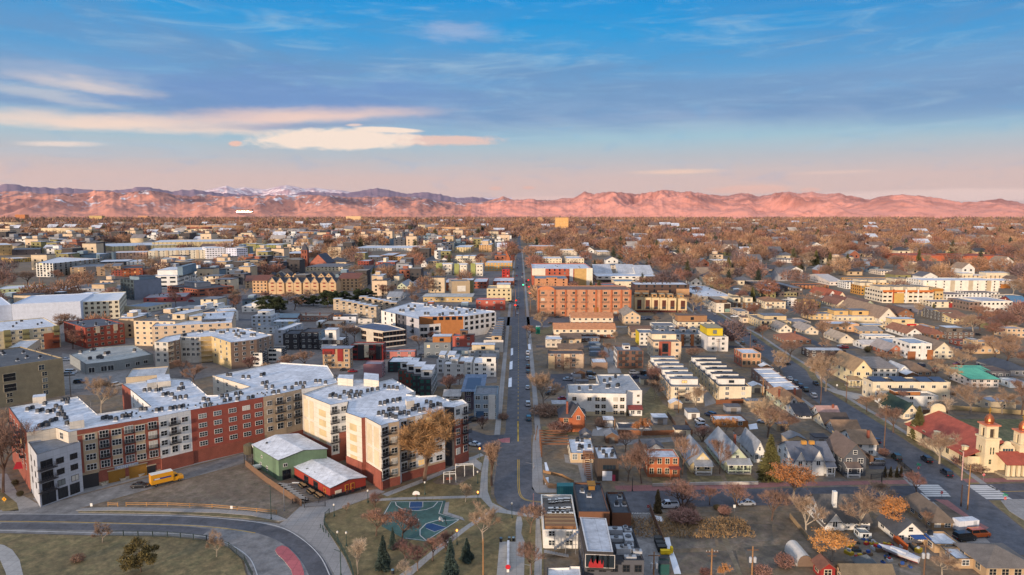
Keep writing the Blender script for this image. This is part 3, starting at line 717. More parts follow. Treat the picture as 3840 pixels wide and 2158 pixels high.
 # cars, lamps, poles, fences
TYRE=C(24,24,26);CGL=C(20,26,32,'glass');RIM=C(150,152,156,rough=.3,metal=.8);HEADL=C(226,226,220,rough=.2);TAILL=C(150,24,24,rough=.3)
def loft(mb,secs,m):
 """rings of equal length joined along the list"""
 k=len(mb.v);n=len(secs[0]);i_=mb.mi(m)
 for s_ in secs:mb.v+=[tuple(p) for p in s_]
 for j in range(len(secs)-1):
  for i in range(n):mb.f.append((k+j*n+i,k+j*n+(i+1)%n,k+(j+1)*n+(i+1)%n,k+(j+1)*n+i));mb.m.append(i_)
 for j in(0,len(secs)-1):mb.f.append(tuple(k+j*n+i for i in range(n)));mb.m.append(i_)
CARM={}
def car_mesh(typ,col):
 if(typ,col) in CARM:return CARM[(typ,col)]
 pm=C(*col,'paint',rough=.3);L,Wd,hb,roof={'sedan':(4.6,1.8,.95,1.45),'suv':(4.8,1.92,1.1,1.8),'hatch':(4.1,1.75,.98,1.5),'pickup':(5.6,1.95,1.1,1.85),'van':(5.2,1.95,1.25,2.0)}[typ]
 b=MB();X=L/2;w=Wd/2
 def sec(x,top,wf,bot=.28):return[(x,-w*wf,bot),(x,-w*wf,top*.72),(x,-w*wf*.93,top),(x,w*wf*.93,top),(x,w*wf,top*.72),(x,w*wf,bot)]
 loft(b,[sec(-X,hb*.82,.86,.4),sec(-X+.25,hb*.97,.97),sec(-X+1.2,hb,1.),sec(X-1.5,hb,1.),sec(X-.35,hb*.88,.96),sec(X,hb*.7,.84,.38)],pm)
 c0,c1,r0,r1={'sedan':(-X+.75,X-1.35,-X+1.45,X-2.15),'suv':(-X+.1,X-1.3,-X+.5,X-2.0),'hatch':(-X+.12,X-1.1,-X+.7,X-1.9),'pickup':(-X+2.2,X-1.3,-X+2.35,X-2.05),'van':(-X+.08,X-.8,-X+.3,X-1.7)}[typ]
 wl=w*.92;wr=w*.76;g=MB();rf=MB()
 lo_=[(c0,-wl,hb-.01),(c1,-wl,hb-.01),(c1,wl,hb-.01),(c0,wl,hb-.01)];up_=[(r0,-wr,roof-.08),(r1,-wr,roof-.08),(r1,wr,roof-.08),(r0,wr,roof-.08)]
 loft(g,[lo_,up_],CGL)
 rf.box(r0-.04,r1+.04,-wr-.03,wr+.03,roof-.08,roof,pm)
 for s_ in(-1,1):
  for(xa,xb) in((r0,c0),((r0+r1)/2,(c0+c1)/2),(r1,c1)):rf.tube((xb,s_*(wl+.01),hb),(xa,s_*(wr+.01),roof-.05),.05,.05,pm,4)
 if typ=='pickup':b.box(-X+.15,-X+2.1,-w*.82,w*.82,hb+.002,hb+.02,C(30,30,32));b.box(-X+.1,-X+2.2,w*.84,w*.95,hb,hb+.22,pm);b.box(-X+.1,-X+2.2,-w*.95,-w*.84,hb,hb+.22,pm);b.box(-X+.08,-X+.2,-w*.9,w*.9,hb,hb+.22,pm)
 wh=MB();wh.tube((0,-.11,0),(0,.11,0),.34,.34,TYRE,12);wh.tube((0,-.12,0),(0,-.121,0),.2,.2,RIM,8);wh.tube((0,.12,0),(0,.121,0),.2,.2,RIM,8)
 hl=MB();hl.box(-.04,.04,-.2,.2,-.09,.09,HEADL);tl=MB();tl.box(-.04,.04,-.18,.18,-.1,.1,TAILL)
 CARM[(typ,col)]=(b.mesh('body'),g.mesh('windows'),rf.mesh('roof'),wh.mesh('wheel'),hl.mesh('headlight'),tl.mesh('tail_light'),X,w,hb);return CARM[(typ,col)]
CNAME={'sedan':'parked_car','suv':'parked_car','hatch':'parked_car','pickup':'pickup_truck','van':'van'}
def car(typ,col,loc,rz,label,group=None,parts=True,cat=None,name=None):
 b,g,rf,wh,hl,tl,X,w,hb=car_mesh(typ,col);loc=Vector(loc);loc.z=max(loc.z,.045)
 root=thing(name or CNAME[typ],label,cat or{'pickup':'pickup truck','van':'van'}.get(typ,'car'),loc,rz,group)
 obj('body',b,root);obj('windows',g,root);obj('roof',rf,root)
 if parts:
  for sx in(-X+.85,X-.9):
   for sy in(-1,1):obj('wheel',wh,root,(sx,sy*(w-.1),.34))
  for sy in(-1,1):obj('headlight',hl,root,(X-.05,sy*w*.6,hb*.62));obj('tail_light',tl,root,(-X+.02,sy*w*.66,hb*.66))
 return root
WOODP=C(112,84,62);WOODL=C(156,116,76);POLEG=C(40,66,60,rough=.5);LAMPON=C(255,150,70,'emit',emit=2.6);LAMPOFF=C(220,214,200,rough=.3);SIGNR=C(190,30,44);SIGNG=C(20,140,100)
def pole(x,yb,yt,label,kind='utility',m=None,lean=0.):
 p=P(x,yb);h=hgt(x,yt,yb);r=thing('utility_pole' if kind!='mast' else 'mast',label,'utility pole' if kind!='mast' else 'pole',p);b=MB();b.tube((0,0,0),(lean,0,h),.18,.12,m or WOODP,8);obj('pole',b,r)
 if kind=='utility':
  a=MB();a.box(-1.3,1.3,-.07,.07,h-.75,h-.58,WOODP);a.box(-.9,.9,-.07,.07,h-1.6,h-1.45,WOODP);obj('crossarm',a,r);i=MB()
  for q in(-1.15,-.5,.5,1.15):i.tube((q,0,h-.58),(q,0,h-.36),.07,.05,C(190,190,190),6)
  obj('insulators',i,r)
 if kind=='transformer':
  a=MB();a.box(-1.2,1.2,-.07,.07,h-.9,h-.74,WOODP);obj('crossarm',a,r)
  for q in(-.5,.45):t_=MB();t_.lathe([(0,h-3.4),(.3,h-3.4),(.33,h-2.4),(.2,h-2.25),(0,h-2.25)],C(176,180,184),10,(q,-.25,0));obj('transformer',t_,r)
 return r
PL={}
def park_lamp(x,yb,yt,label,on=False):
 p=P(x,yb);h=hgt(x,yt,yb);r=thing('park_lamp',label,'lamp post',p,0,'lamp posts in the park')
 b=MB();b.lathe([(.24,0),(.24,.35),(.12,.7),(.075,1.),(.06,h-.75),(.14,h-.68),(.14,h-.6)],POLEG,8);obj('post',b,r);g=MB();g.lathe([(.1,h-.6),(.24,h-.4),(.25,h-.2),(.12,h-.02),(0,h)],LAMPON if on else LAMPOFF,10);obj('globe',g,r)
 return r
def street_lamp(x,yb,yt,label,arm=2.4,m=None,double=False):
 p=P(x,yb);h=hgt(x,yt,yb);r=thing('street_lamp',label,'street lamp',p);m=m or POLEG;b=MB();b.lathe([(.2,0),(.18,.4),(.1,.6),(.075,h)],m,8);obj('post',b,r);a=MB();a.tube((0,0,h-.5),(arm,0,h),.06,.05,m,6);obj('arm',a,r)
 l=MB();l.box(min(arm,arm*.7),max(arm,arm*1.25),-.16,.16,h-.06,h+.1,C(196,196,190));obj('lamp_head',l,r);return r
def fence(pts,h,m,label,kind='rail',name='fence',step=3.,closed=False,wide=.05):
 w=dense([P(*p) for p in pts],step);o=w[0];r=thing(name,label,'fence',(o.x,o.y,.08))
 for a,b in zip(w,w[1:]):
  d=b-a;q=a-o;ang=math.atan2(d.y,d.x);L=d.length;mb=MB()
  if kind=='rail':
   for z in(h*.45,h*.9):mb.box(0,L,-.04,.04,z-.06,z+.06,m)
   obj('rail',mb,r,(q.x,q.y,0),ang)
  elif kind=='metal':
   for z in(.12,h-.1):mb.box(0,L,-.03,.03,z,z+.07,m)
   n=max(2,int(L/.28))
   for i in range(n):mb.box(L*(i+.5)/n-.025,L*(i+.5)/n+.025,-.02,.02,.1,h,m)
   obj('panel',mb,r,(q.x,q.y,0),ang)
  else:
   n=max(1,int(L/.4))
   for i in range(n):mb.box(L*i/n+.01,L*(i+1)/n-.01,-wide,wide,0,h*rnd.uniform(.97,1.02),m)
   obj('panel',mb,r,(q.x,q.y,0),ang)
 pm=MB();pm.box(-.07,.07,-.07,.07,0,h+.08,m);me=pm.mesh('post')
 for a in w:obj('post',me,r,(a.x-o.x,a.y-o.y,0))
 return r
def sign(x,yb,yt,label,what):
 p=P(x,yb);h=hgt(x,yt,yb);r=thing('road_sign',label,'sign',p);b=MB();b.tube((0,0,0),(0,0,h),.04,.04,METAL,6);obj('post',b,r);f=MB()
 if what in('stop','stopgreen'):
  pts=[(.4*math.cos(math.pi/8+i*math.pi/4),.4*math.sin(math.pi/8+i*math.pi/4)) for i in range(8)];z=h-.5 if what=='stop' else h-1.0
  f.face([(x_,-.07,z+y_) for x_,y_ in pts],SIGNR);f.face([(x_*1.08,-.06,z+y_*1.08) for x_,y_ in pts],FWHITE);f.face([(x_*1.08,-.05,z+y_*1.08) for x_,y_ in pts[::-1]],METAL);s_=obj('sign_plate',f,r);text('STOP',.3,s_,(0,-.09,z),FWHITE)
  if what=='stopgreen':g=MB();g.box(-.7,.7,-.03,.03,h-.28,h,SIGNG);obj('street_name_plate',g,r);g=MB();g.box(-.03,.03,-.7,.7,h+.01,h+.28,SIGNG);obj('street_name_plate',g,r)
 elif what=='yellow':f.face([(0,-.06,h-1.3),(.65,-.06,h-.65),(0,-.06,h),(-.65,-.06,h-.65)],C(226,160,20));f.face([(0,-.05,h-1.3),(-.65,-.05,h-.65),(0,-.05,h),(.65,-.05,h-.65)],METAL);f.box(-.1,.1,-.075,-.065,h-.9,h-.4,DARKMET);obj('sign_plate',f,r)
 else:f.box(-.3,.3,-.07,-.04,h-.8,h,FWHITE);obj('sign_plate',f,r)
 return r
def text(txt,size,parent,loc,mat,rz=0.,rx=90,ext=.01,name='lettering'):
 cu=bpy.data.curves.new(name,'FONT');cu.body=txt;cu.size=size;cu.extrude=ext;cu.align_x='CENTER';cu.align_y='CENTER';cu.resolution_u=2
 t_=bpy.data.objects.new('t',cu);COL.objects.link(t_);bpy.context.view_layer.update();me=bpy.data.meshes.new_from_object(t_.evaluated_get(bpy.context.evaluated_depsgraph_get()));bpy.data.objects.remove(t_);bpy.data.curves.remove(cu)
 me.name=name;me.materials.clear();me.materials.append(mat);o=obj(name,me,parent,loc);o.rotation_euler=(R(rx),0,rz);return o
 # streets, pavements, lots
ASPH=C(88,90,96,'asphalt');ASPH2=C(76,78,86,'asphalt');ASPHL=C(124,123,122,'asphalt');CONC=C(150,148,146,'concrete');CONC2=C(168,166,162,'concrete')
KERB=C(160,156,150);GRASS=C(112,100,70,'grass');GRASSY=C(128,112,74,'grass');DIRT=C(124,106,90,'dirt');DIRT2=C(120,110,92,'dirt');GARDEN=C(126,104,76,'dirt')
WLINE=C(200,200,198);YLINE=C(196,160,60);PINK=C(178,108,108,'concrete');BRICKP=C(150,104,100,'concrete');SNOW=C(226,232,240);MULCH=C(88,66,54,'dirt')
B_=(1180,1400,1.9107);A_=(0,1400,1.9101);C_=(1900,1400,1.91);D_=(2800,1400,1.9106)
E_=(0,900,2.576);F_=(950,900,2.576);G_=(1900,900,2.576);H_=(2840,900,2.576)
reg(*B_)
patch('road',[(1362,430),(1312,600),(1288,780),(1286,870),(1310,935),(1400,985),(1500,1005),(1660,1030),(2400,1010),(2400,846),(1640,876),(1582,856),(1560,815),(1553,600),(1550,430)],ASPH,.03)
m0=P(1457,430);vp=math.radians(.58);dirv=Vector((math.sin(vp),math.cos(vp),0))
MAIN=[m0+dirv*t_ for t_ in(-2,60,150,300,600,1200,2600,5200)]
stripw('road',dense(MAIN,40),-5.0,4.4,ASPH,.028)
stripw('pavement',dense(MAIN[:6],40),6.2,8.2,CONC,.024);stripw('pavement',dense(MAIN[:6],40),-8.0,-6.0,CONC,.024)
yl=[P(1457,345),P(1458,490)];stripw('road_marking',yl,-.25,.25,YLINE,.036)
yl=smooth([P(*p) for p in((1460,620),(1460,760),(1466,850),(1490,895),(1540,915),(1630,925))],8);stripw('road_marking',yl,-.12,-.3,YLINE,.036);stripw('road_marking',yl,.12,.3,YLINE,.036)
stripw('road_marking',dense(MAIN[:5],3),-.1,.1,YLINE,.036,dash=3.)
patch('road',[(1080,395),(1240,445),(1385,440),(1365,590),(1240,575),(1080,480)],ASPH2,.025)
kerbed('traffic_island',[(1310,478),(1362,468),(1400,465),(1398,500),(1345,500)],PINK,KERB)
reg(*D_)
w1=P(-900,905);w2=P(2300,838)
CROSS=dense([w1,w2],12);stripw('road',CROSS,-5.6,5.2,ASPH2,.026)
stripw('pavement',CROSS,6.4,9.2,BRICKP,.022);
AV=[P(*p) for p in((2030,1310),(1660,985),(1330,700),(1130,560),(800,335),(560,180),(370,40))]
reg(*H_);AV+=[P(330,1240),P(60,1060)]
reg(*G_);AV+=[P(2290,920),P(2080,800),P(1900,680),P(1790,590),P(1500,400),P(1150,200)]
AVS=smooth(AV,4);stripw('road',AVS,-5.6,5.6,ASPH,.034)
stripw('pavement',AVS,9.0,10.8,CONC,.024);stripw('pavement',AVS,-10.8,-9.0,CONC,.024);stripw('verge',AVS,6.0,9.0,MULCH,.02);stripw('verge',AVS,-9.0,-6.0,GRASS,.02)
reg(*D_)
def bars(pts,ln,ang,w=.75):
 mb=MB()
 for p in pts:
  c=P(*p);t=Vector((math.cos(ang),math.sin(ang),0));n=Vector((-t.y,t.x,0));mb.face([c-t*ln-n*w,c+t*ln-n*w,c+t*ln+n*w,c-t*ln+n*w],WLINE)
 o=struct('crosswalk',mb,(0,0,.042));return o
bars([(1295,806),(1310,820),(1325,834),(1342,849),(1358,864),(1368,879)],3.3,0,.55);bars([(1672,809),(1690,821),(1708,834),(1752,864),(1775,880),(1800,897),(1730,849)],3.4,0,.55)
stripw('road_marking',[P(1732,805),P(1812,845)],-.3,.3,WLINE,.042);stripw('road_marking',[P(1250,860),P(1310,910)],-.25,.25,WLINE,.042)
stripw('road_marking',[P(1815,850),P(1990,846)],-.12,.12,YLINE,.042)
kerbed('pavement',[(1345,905),(1440,912),(1640,1060),(1735,1110),(1700,1130),(1560,1035),(1430,955)],BRICKP,KERB)
kerbed('pavement',[(1820,915),(1900,905),(2010,905),(2010,1070),(1960,1040),(1880,990)],CONC,KERB)
patch('driveway',[(1735,1110),(1990,1330),(1900,1330),(1600,1210),(1640,1130)],CONC,.03)
reg(*A_)
patch('road',[(-40,1003),(300,950),(600,870),(1100,740),(1760,573),(1765,640),(1290,772),(960,862),(600,962),(560,1003),(900,1008),(1300,1016),(1700,1042),(2000,1080),(2170,1170),(2310,1290),(2420,1500),(1790,1500),(1745,1335),(1640,1243),(1480,1190),(1200,1164),(620,1160),(-40,1143)],ASPHL,.03)
stripw('road',smooth([P(*p) for p in((-20,1035),(560,1042),(1300,1053),(1700,1083),(1960,1140),(2120,1220),(2240,1340),(2320,1500))],6),-2.2,2.2,ASPH,.035)
stripw('road',smooth([P(*p) for p in((-20,1095),(560,1102),(1200,1115),(1480,1140))],6),-1.6,1.6,ASPH,.035)
stripw('road_marking',smooth([P(*p) for p in((-20,1062),(400,1066),(800,1075),(1300,1090),(1600,1112),(1830,1146))],6),-.12,.12,YLINE,.042)
stripw('road_marking',smooth([P(*p) for p in((-20,1010),(560,1013),(1300,1026),(1700,1053),(1980,1096),(2150,1180),(2290,1310),(2370,1470))],6),-.1,.1,WLINE,.042)
stripw('road_marking',smooth([P(*p) for p in((-20,1127),(620,1142),(1200,1148),(1480,1175),(1660,1235),(1790,1330),(1850,1470))],6),-.1,.1,WLINE,.042)
kerbed('traffic_island',[(1970,1272),(1985,1250),(2020,1237),(2060,1250),(2110,1300),(2150,1350),(2175,1420),(2185,1500),(2110,1500),(2085,1410),(2030,1340),(1985,1300)],C(186,100,104,'concrete'),C(190,180,172))
kerbed('vacant_lot',[(575,967),(960,872),(1290,778),(1765,645),(1850,700),(2165,935),(2100,985),(2030,1030),(1985,1005),(1800,985),(1560,965),(1200,960),(800,958)],DIRT,KERB,.06)
kerbed('pavement',[(545,985),(600,968),(800,962),(1200,968),(1560,976),(1800,993),(1985,1020),(2060,1052),(2000,1062),(1800,1022),(1560,1002),(1200,992),(800,985),(600,990)],CONC,KERB,.1)
kerbed('verge',[(560,993),(800,990),(1200,997),(1560,1007),(1800,1028),(2000,1064),(1700,1038),(1300,1012),(900,1004),(560,1000)],GRASS,KERB,.08)
kerbed('lawn',[(-40,1150),(620,1168),(1200,1172),(1475,1198),(1630,1250),(1730,1340),(1780,1510),(-40,1510)],GRASS,KERB,.1)
patch('path',[(-40,1222),(30,1235),(90,1270),(140,1340),(180,1510),(60,1510),(40,1430),(0,1340),(-40,1310)],CONC2,.115)
patch('plaza',[(2000,1082),(2060,1040),(2165,940),(2240,925),(2700,830),(2760,850),(2520,940),(2370,1010),(2325,1050),(2325,1110),(2400,1190),(2500,1300),(2540,1510),(2430,1510),(2310,1290),(2170,1170)],CONC,.027)
patch('pavement',[(-40,720),(50,720),(120,850),(290,948),(160,990),(-40,1000),(60,960)],CONC,.02)
patch('pavement',[(300,945),(600,862),(1100,730),(1750,568),(1740,550),(1100,690),(600,820),(235,900)],CONC,.022)
patch('verge',[(-40,800),(20,850),(120,930),(135,985),(20,990),(-40,930)],GRASS,.03)
reg(*B_)
kerbed('lawn',[(75,1010),(115,1000),(260,945),(480,870),(830,740),(1000,690),(1130,620),(1220,600),(1265,540),(1300,560),(1290,640),(1265,800),(1260,880),(1290,930),(1400,1000),(1640,1040),(1640,1500),(290,1500),(220,1330),(130,1190),(65,1090)],GRASSY,KERB,.08)
Z1=.10
patch('path',[(480,870),(760,765),(1000,660),(1190,575),(1215,590),(1010,685),(790,780),(520,885)],CONC2,Z1)
patch('path',[(400,905),(600,893),(1180,878),(1195,700),(1220,590),(1250,600),(1240,720),(1240,850),(1270,930),(1380,985),(1640,1030),(1640,1050),(1460,1022),(1310,1000),(1240,1030),(1110,1110),(960,1230),(820,1340),(700,1448),(600,1510),(520,1510),(760,1340),(950,1190),(1100,1085),(1240,1000),(1260,970),(1190,895),(640,910),(420,920)],CONC2,Z1)
patch('path',[(1450,1030),(1480,1030),(1490,1080),(1480,1150),(1505,1210),(1500,1500),(1300,1500),(1325,1210),(1440,1210),(1440,1080)],CONC2,Z1+.004)
patch('path',[(1585,1040),(1610,1035),(1630,1250),(1625,1500),(1570,1500),(1580,1250)],CONC2,Z1)
patch('plaza',[(1100,610),(1130,600),(1200,650),(1190,700),(1100,640)],CONC2,Z1+.006)
COURT=C(62,96,92,'asphalt');COURTB=C(36,74,118)
cb=[(545,918),(940,915),(915,1010),(1045,1050),(800,1210),(640,1190),(480,1100),(490,1010)]
court=patch('basketball_court',cb,COURT,Z1+.008)
def court_lines(pts,closed=False,wd=.22,m=WLINE,z=.006):
 w=[P(*p)-court.location for p in pts]
 if closed:w.append(w[0])
 stripw('court_line',w,-wd/2,wd/2,m,z,parent=court)
court_lines([(500,1010),(548,925),(918,922),(890,1008),(1035,1052),(800,1203),(650,1185)])
court_lines([(578,925),(585,950),(620,972),(680,985),(740,988),(800,980),(850,960),(882,925)])
court_lines([(800,1203),(755,1165),(755,1125),(800,1080),(880,1057),(960,1058),(1035,1052)])
court_lines([(655,1055),(680,1037),(715,1035),(745,1050),(735,1068),(700,1075),(665,1068)],True)
def court_fill(pts,z=.004):
 w=[P(*p)-court.location for p in pts];mb=MB();mb.face([(p.x,p.y,z) for p in w],COURTB);obj('court_key',mb,court)
court_fill([(683,925),(775,924),(765,968),(740,986),(700,984),(678,965)]);court_fill([(845,1080),(948,1110),(860,1140),(800,1115),(790,1098),(805,1082)])
court_lines([(683,925),(678,965),(775,962),(775,924)],wd=.15,z=.007);court_lines([(845,1080),(948,1110),(860,1140),(800,1115)],wd=.15,z=.007)
patch('play_area',[(845,780),(1000,690),(1090,665),(1200,705),(1090,770),(1020,805),(870,795)],MULCH,Z1+.004)
patch('path',[(935,930),(965,925),(955,1000),(1060,1035),(1075,1060),(920,1010)],CONC,Z1+.004)
reg(*C_)
patch('car_park',[(895,965),(1015,965),(1100,1180),(1170,1500),(1000,1500),(950,1320)],ASPHL,.022)
patch('garden_plot',[(1060,1000),(1950,985),(2300,990),(2300,1500),(1230,1500),(1130,1200)],GARDEN,.02)
patch('garden_bed',[(1160,1170),(1480,1150),(1500,1250),(1190,1260)],C(84,76,70,'dirt'),.03);patch('garden_bed',[(1490,1090),(1900,1080),(1910,1200),(1520,1230)],C(90,80,70,'dirt'),.03)
patch('garden_bed',[(1210,1290),(1640,1270),(1680,1420),(1250,1440)],C(88,78,70,'dirt'),.03);patch('garden_bed',[(1700,1250),(2000,1230),(2060,1400),(1740,1400)],C(86,78,68,'dirt'),.03)
patch('garden_bed',[(1480,1060),(1530,1060),(1690,1448),(1660,1448)],C(126,112,84,'dirt'),.034)
for pts in([(1060,1020),(1110,1030),(1125,1065),(1080,1060)],[(1125,1180),(1165,1175),(1185,1260),(1215,1330),(1250,1440),(1200,1440),(1160,1290)],[(640,380),(690,395),(650,410)],[(270,640),(285,640),(305,700),(280,705)],[(275,750),(300,745),(300,795),(275,800)],[(1730,370),(1790,360),(1800,400),(1740,405)]):patch('snow',pts,SNOW,.05)
patch('yard',[(262,640),(480,600),(590,640),(540,790),(300,810),(262,760)],DIRT2,.024);patch('plaza',[(410,580),(610,640),(620,775),(540,780),(510,660),(420,640)],CONC,.028)
patch('pavement',[(195,440),(240,440),(262,800),(480,830),(480,855),(215,858),(182,830),(185,520)],CONC,.03)
patch('lawn',[(255,380),(560,400),(590,445),(250,445)],GRASS,.02);patch('driveway',[(620,400),(790,390),(790,450),(600,450)],CONC,.026)
patch('pavement',[(860,835),(1810,795),(1950,795),(1950,815),(860,855)],BRICKP,.024)
patch('lawn',[(800,480),(1340,450),(1340,480),(780,520)],ASPHL,.018)
patch('lawn',[(980,165),(1040,90),(1120,220),(1210,280),(1210,310),(960,320)],GRASS,.02);patch('alley',[(1400,60),(1440,60),(1500,215),(1420,240)],CONC,.02)
for pts in([(1290,700),(1380,740),(1395,795),(1300,795)],[(1380,740),(1530,735),(1560,785),(1410,795)],[(1040,745),(1180,740),(1210,800),(1040,810)],[(1560,700),(1700,695),(1800,780),(1580,785)]):patch('lawn',pts,GRASS,.03)
reg(*D_);patch('lawn',[(560,60),(660,60),(830,130),(700,125)],GRASSY,.05);patch('pavement',[(540,100),(870,160),(780,190),(620,140)],CONC2,.04);patch('car_park',[(860,600),(1080,620),(1080,690),(880,690)],ASPH2,.04)
patch('lawn',[(1420,330),(2000,330),(2000,480),(1700,500)],C(92,100,58,'grass'),.03)
patch('yard',[(680,1180),(1000,1130),(1250,1400),(1250,1448),(760,1448)],C(118,112,106,'dirt'),.025)
reg(*E_);patch('town_ground',[(-200,530),(900,420),(2700,380),(4850,300),(4800,1380),(3800,1440),(2400,1240),(1200,1500),(-200,1500)],C(112,108,106,'asphalt'),.012)
reg(0,0,1)
for q in((2150,2330),(2480,2700),(3150,3420),(3420,3840)):stripw('road',dense([P(q[0],1330 if q[0]>3000 else 1180),P(1957+(q[0]-1957)*.22,905)],40),-3.,3.,ASPH2,.016)
for y in(1000,1062,1150,1225,1300):stripw('road',dense([P(2010,y),P(3900,y+6)],60),-3.2,3.2,ASPHL if y%4 else ASPH2,.014)
for y in(985,1040,1110,1200):stripw('road',dense([P(-80,y),P(1900,y)],60),-4,4,ASPH2,.016)
reg(*E_)
patch('car_park',[(600,1090),(700,1120),(860,1290),(1500,1230),(1480,1300),(1150,1443),(620,1443)],ASPHL,.02)
patch('road',[(1180,690),(1450,640),(2000,570),(2400,540),(2300,640),(1880,650),(1450,700)],ASPH,.02)
reg(*F_);patch('road',[(-100,600),(0,560),(700,545),(1400,600),(1400,620),(700,570),(0,590)],ASPH2,.02);patch('road',[(1340,330),(1500,210),(1560,200),(1420,330)],ASPH,.02)
patch('car_park',[(1100,1120),(1640,1020),(1660,1100),(1300,1180)],ASPHL,.02)
reg(*G_);patch('road',[(-500,745),(640,745),(1130,735),(1400,735),(1400,775),(620,790),(400,830),(-500,830)],ASPH,.024)
patch('yard',[(260,900),(460,820),(620,800),(620,830),(440,900),(330,930)],GRASSY,.02)
patch('driveway',[(930,1040),(1010,1030),(1110,1290),(980,1290)],CONC,.024);patch('car_park',[(420,1300),(840,1280),(560,1443),(420,1443)],ASPH2,.022);patch('car_park',[(1190,1280),(1400,1270),(1420,1340),(1240,1380)],ASPH2,.022)
for pts in([(40,1050),(62,1045),(62,1110),(40,1120)],[(30,1180),(58,1170),(55,1250),(26,1255)],[(205,1010),(230,1005),(235,1060),(210,1060)],[(20,1340),(50,1330),(48,1420),(15,1425)]):patch('snow',pts,SNOW,.05)
# the large apartment buildings at the left
BRICK=C(146,82,66,'brick');BRICKD=C(118,66,56,'brick');BRICKO=C(176,104,72,'brick');CREAM=C(214,204,186,'panel');WHITEP=C(222,222,218,'panel');REDP=C(150,76,62,'siding');TANP=C(186,164,136,'panel');GREYP=C(184,187,192,'panel')
TAN2=C(178,160,132);DARKP=C(62,58,60,'panel');GOLD=C(150,108,40)
def on_edge(mb,p,q,t0,t1,z0,z1,m,off=.05):
 p=Vector(p);q=Vector(q);d=q-p;t=d.normalized();n=Vector((t.y,-t.x))*off;a=p+d*t0+n;b=p+d*t1+n;a0=p+d*t0;b0=p+d*t1
 mb.face([(*a,z0),(*b,z0),(*b,z1),(*a,z1)],m);mb.face([(*a0,z1),(*a,z1),(*b,z1),(*b0,z1)][::-1],m);mb.face([(*a0,z0),(*a,z0),(*a,z1),(*a0,z1)],m);mb.face([(*b,z0),(*b0,z0),(*b0,z1),(*b,z1)],m)
def block(root,pts,h,wall,roof=None,name='wing',par=.45,cap=None,z0=0.):
 o=root.location;poly=[(P(x,y,h).x-o.x,P(x,y,h).y-o.y) for x,y in pts];mb=MB();n=len(poly)
 for i in range(n):p,q=poly[i],poly[(i+1)%n];mb.face([(*p,z0),(*q,z0),(*q,h),(*p,h)],wall)
 w=obj(name,MB(),root);flat_top(w,poly,h,wall,roof or MEMB,cap or CAP,par,mb);w.data=mb.mesh(name);return w,poly
reg(*A_)
h1=hgt(590,405,825)
pts=[(190,425),(400,392),(488,424),(550,412),(1135,312),(1365,265),(1885,172),(2040,141),(2160,114),(2430,72),(2349,-55),(2007,-77),(1822,-40),(1523,17),(1790,97),(1560,155),(1490,157),(1362,45),(1130,28),(1040,55),(872,78),(935,120),(1075,235),(700,290),(560,165),(240,215),(62,245)]
wl={0:CREAM,1:CREAM,2:CREAM,3:BRICK,4:WHITEP,5:REDP,6:TANP,7:TANP,12:CREAM,13:CREAM,20:BRICK,21:WHITEP,26:BRICK}
root,poly,mb=pbld('long white roofed apartment block with red brick, white and tan bays beside the yellow truck','apartment building','apartment_building',pts,h1,WHITEP,walls=wl)
for i in(4,5):on_edge(mb,poly[i],poly[i+1],0,1,0,4.0,BRICK,.5 if i==4 else .12)
for i in(6,7):on_edge(mb,poly[i],poly[i+1],0,1,0,2.6,BRICK,.3)
on_edge(mb,poly[3],poly[4],0,1,h1-1.5,h1-1.25,TAN2,.06);on_edge(mb,poly[3],poly[4],0,1,4.25,4.5,TAN2,.06);on_edge(mb,poly[3],poly[4],.04,.99,0,.9,TAN2,.06)
for a_,b_ in((.06,.235),(.40,.525),(.695,.815)):on_edge(mb,poly[3],poly[4],a_,b_,4.6,h1-1.6,TAN2,.04)
zs=[4.9+2.85*i for i in range(4)]
e=(poly[3],poly[4]);windows(root,*e,zs,[.145,.46,.755],2.5,1.75,split=3);windows(root,*e,zs,[.31,.615,.915],2.3,2.1,split=3);balconies(root,*e,zs[1:],[.31,.615,.915],2.7,.7)
for t_,w_,m_,hh in((.12,3.9,DARKMET,3.9),(.435,4.2,GOLD,3.4),(.70,4.6,GOLD,3.6),(.87,2.2,DARKMET,2.6)):
 p=Vector(poly[3]).lerp(Vector(poly[4]),t_);g=MB();g.box(-w_/2,w_/2,-.12,.3,0,hh,m_);g.box(-w_/2-.2,w_/2+.2,-.3,.2,hh+.01,hh+.25,TAN2);obj('garage_door',g,root,(p.x,p.y,.01),math.atan2(poly[4][1]-poly[3][1],poly[4][0]-poly[3][0]))
p=Vector(poly[3]).lerp(Vector(poly[4]),.56);ang=math.atan2(poly[4][1]-poly[3][1],poly[4][0]-poly[3][0])
sg=MB();sg.box(-3.,3.,-.18,-.08,-.5,.5,C(150,160,176));so=obj('sign',sg,root,(p.x,p.y,4.0),ang)
text('CENTRIC',1.15,so,(0,-.2,0),C(226,228,230))
e=(poly[4],poly[5]);windows(root,*e,zs,[.14,.8],1.9,1.6);windows(root,*e,zs,[.45],1.8,2.1,gl=GLASS[0]);balconies(root,*e,zs[1:],[.46],3.2,.9)
e=(poly[5],poly[6]);windows(root,*e,zs,[.15,.35,.555,.75,.925],2.4,1.5,split=3)
e=(poly[6],poly[7]);windows(root,*e,zs,[.27],1.8,1.6);windows(root,*e,zs,[.74],2.2,2.1,gl=GLASS[0]);balconies(root,*e,zs[1:],[.74],3.6,.9)
e=(poly[7],poly[8]);windows(root,*e,zs,[.22],1.6,1.6);windows(root,*e,zs,[.72],2.2,2.1,gl=GLASS[0]);balconies(root,*e,zs[1:],[.72],3.2,.9)
e=(poly[26],poly[0]);windows(root,*e,zs,[.12,.3,.48,.66,.84],1.8,1.7);balconies(root,*e,zs[1:],[.2,.38,.56,.74],2.6,1.)
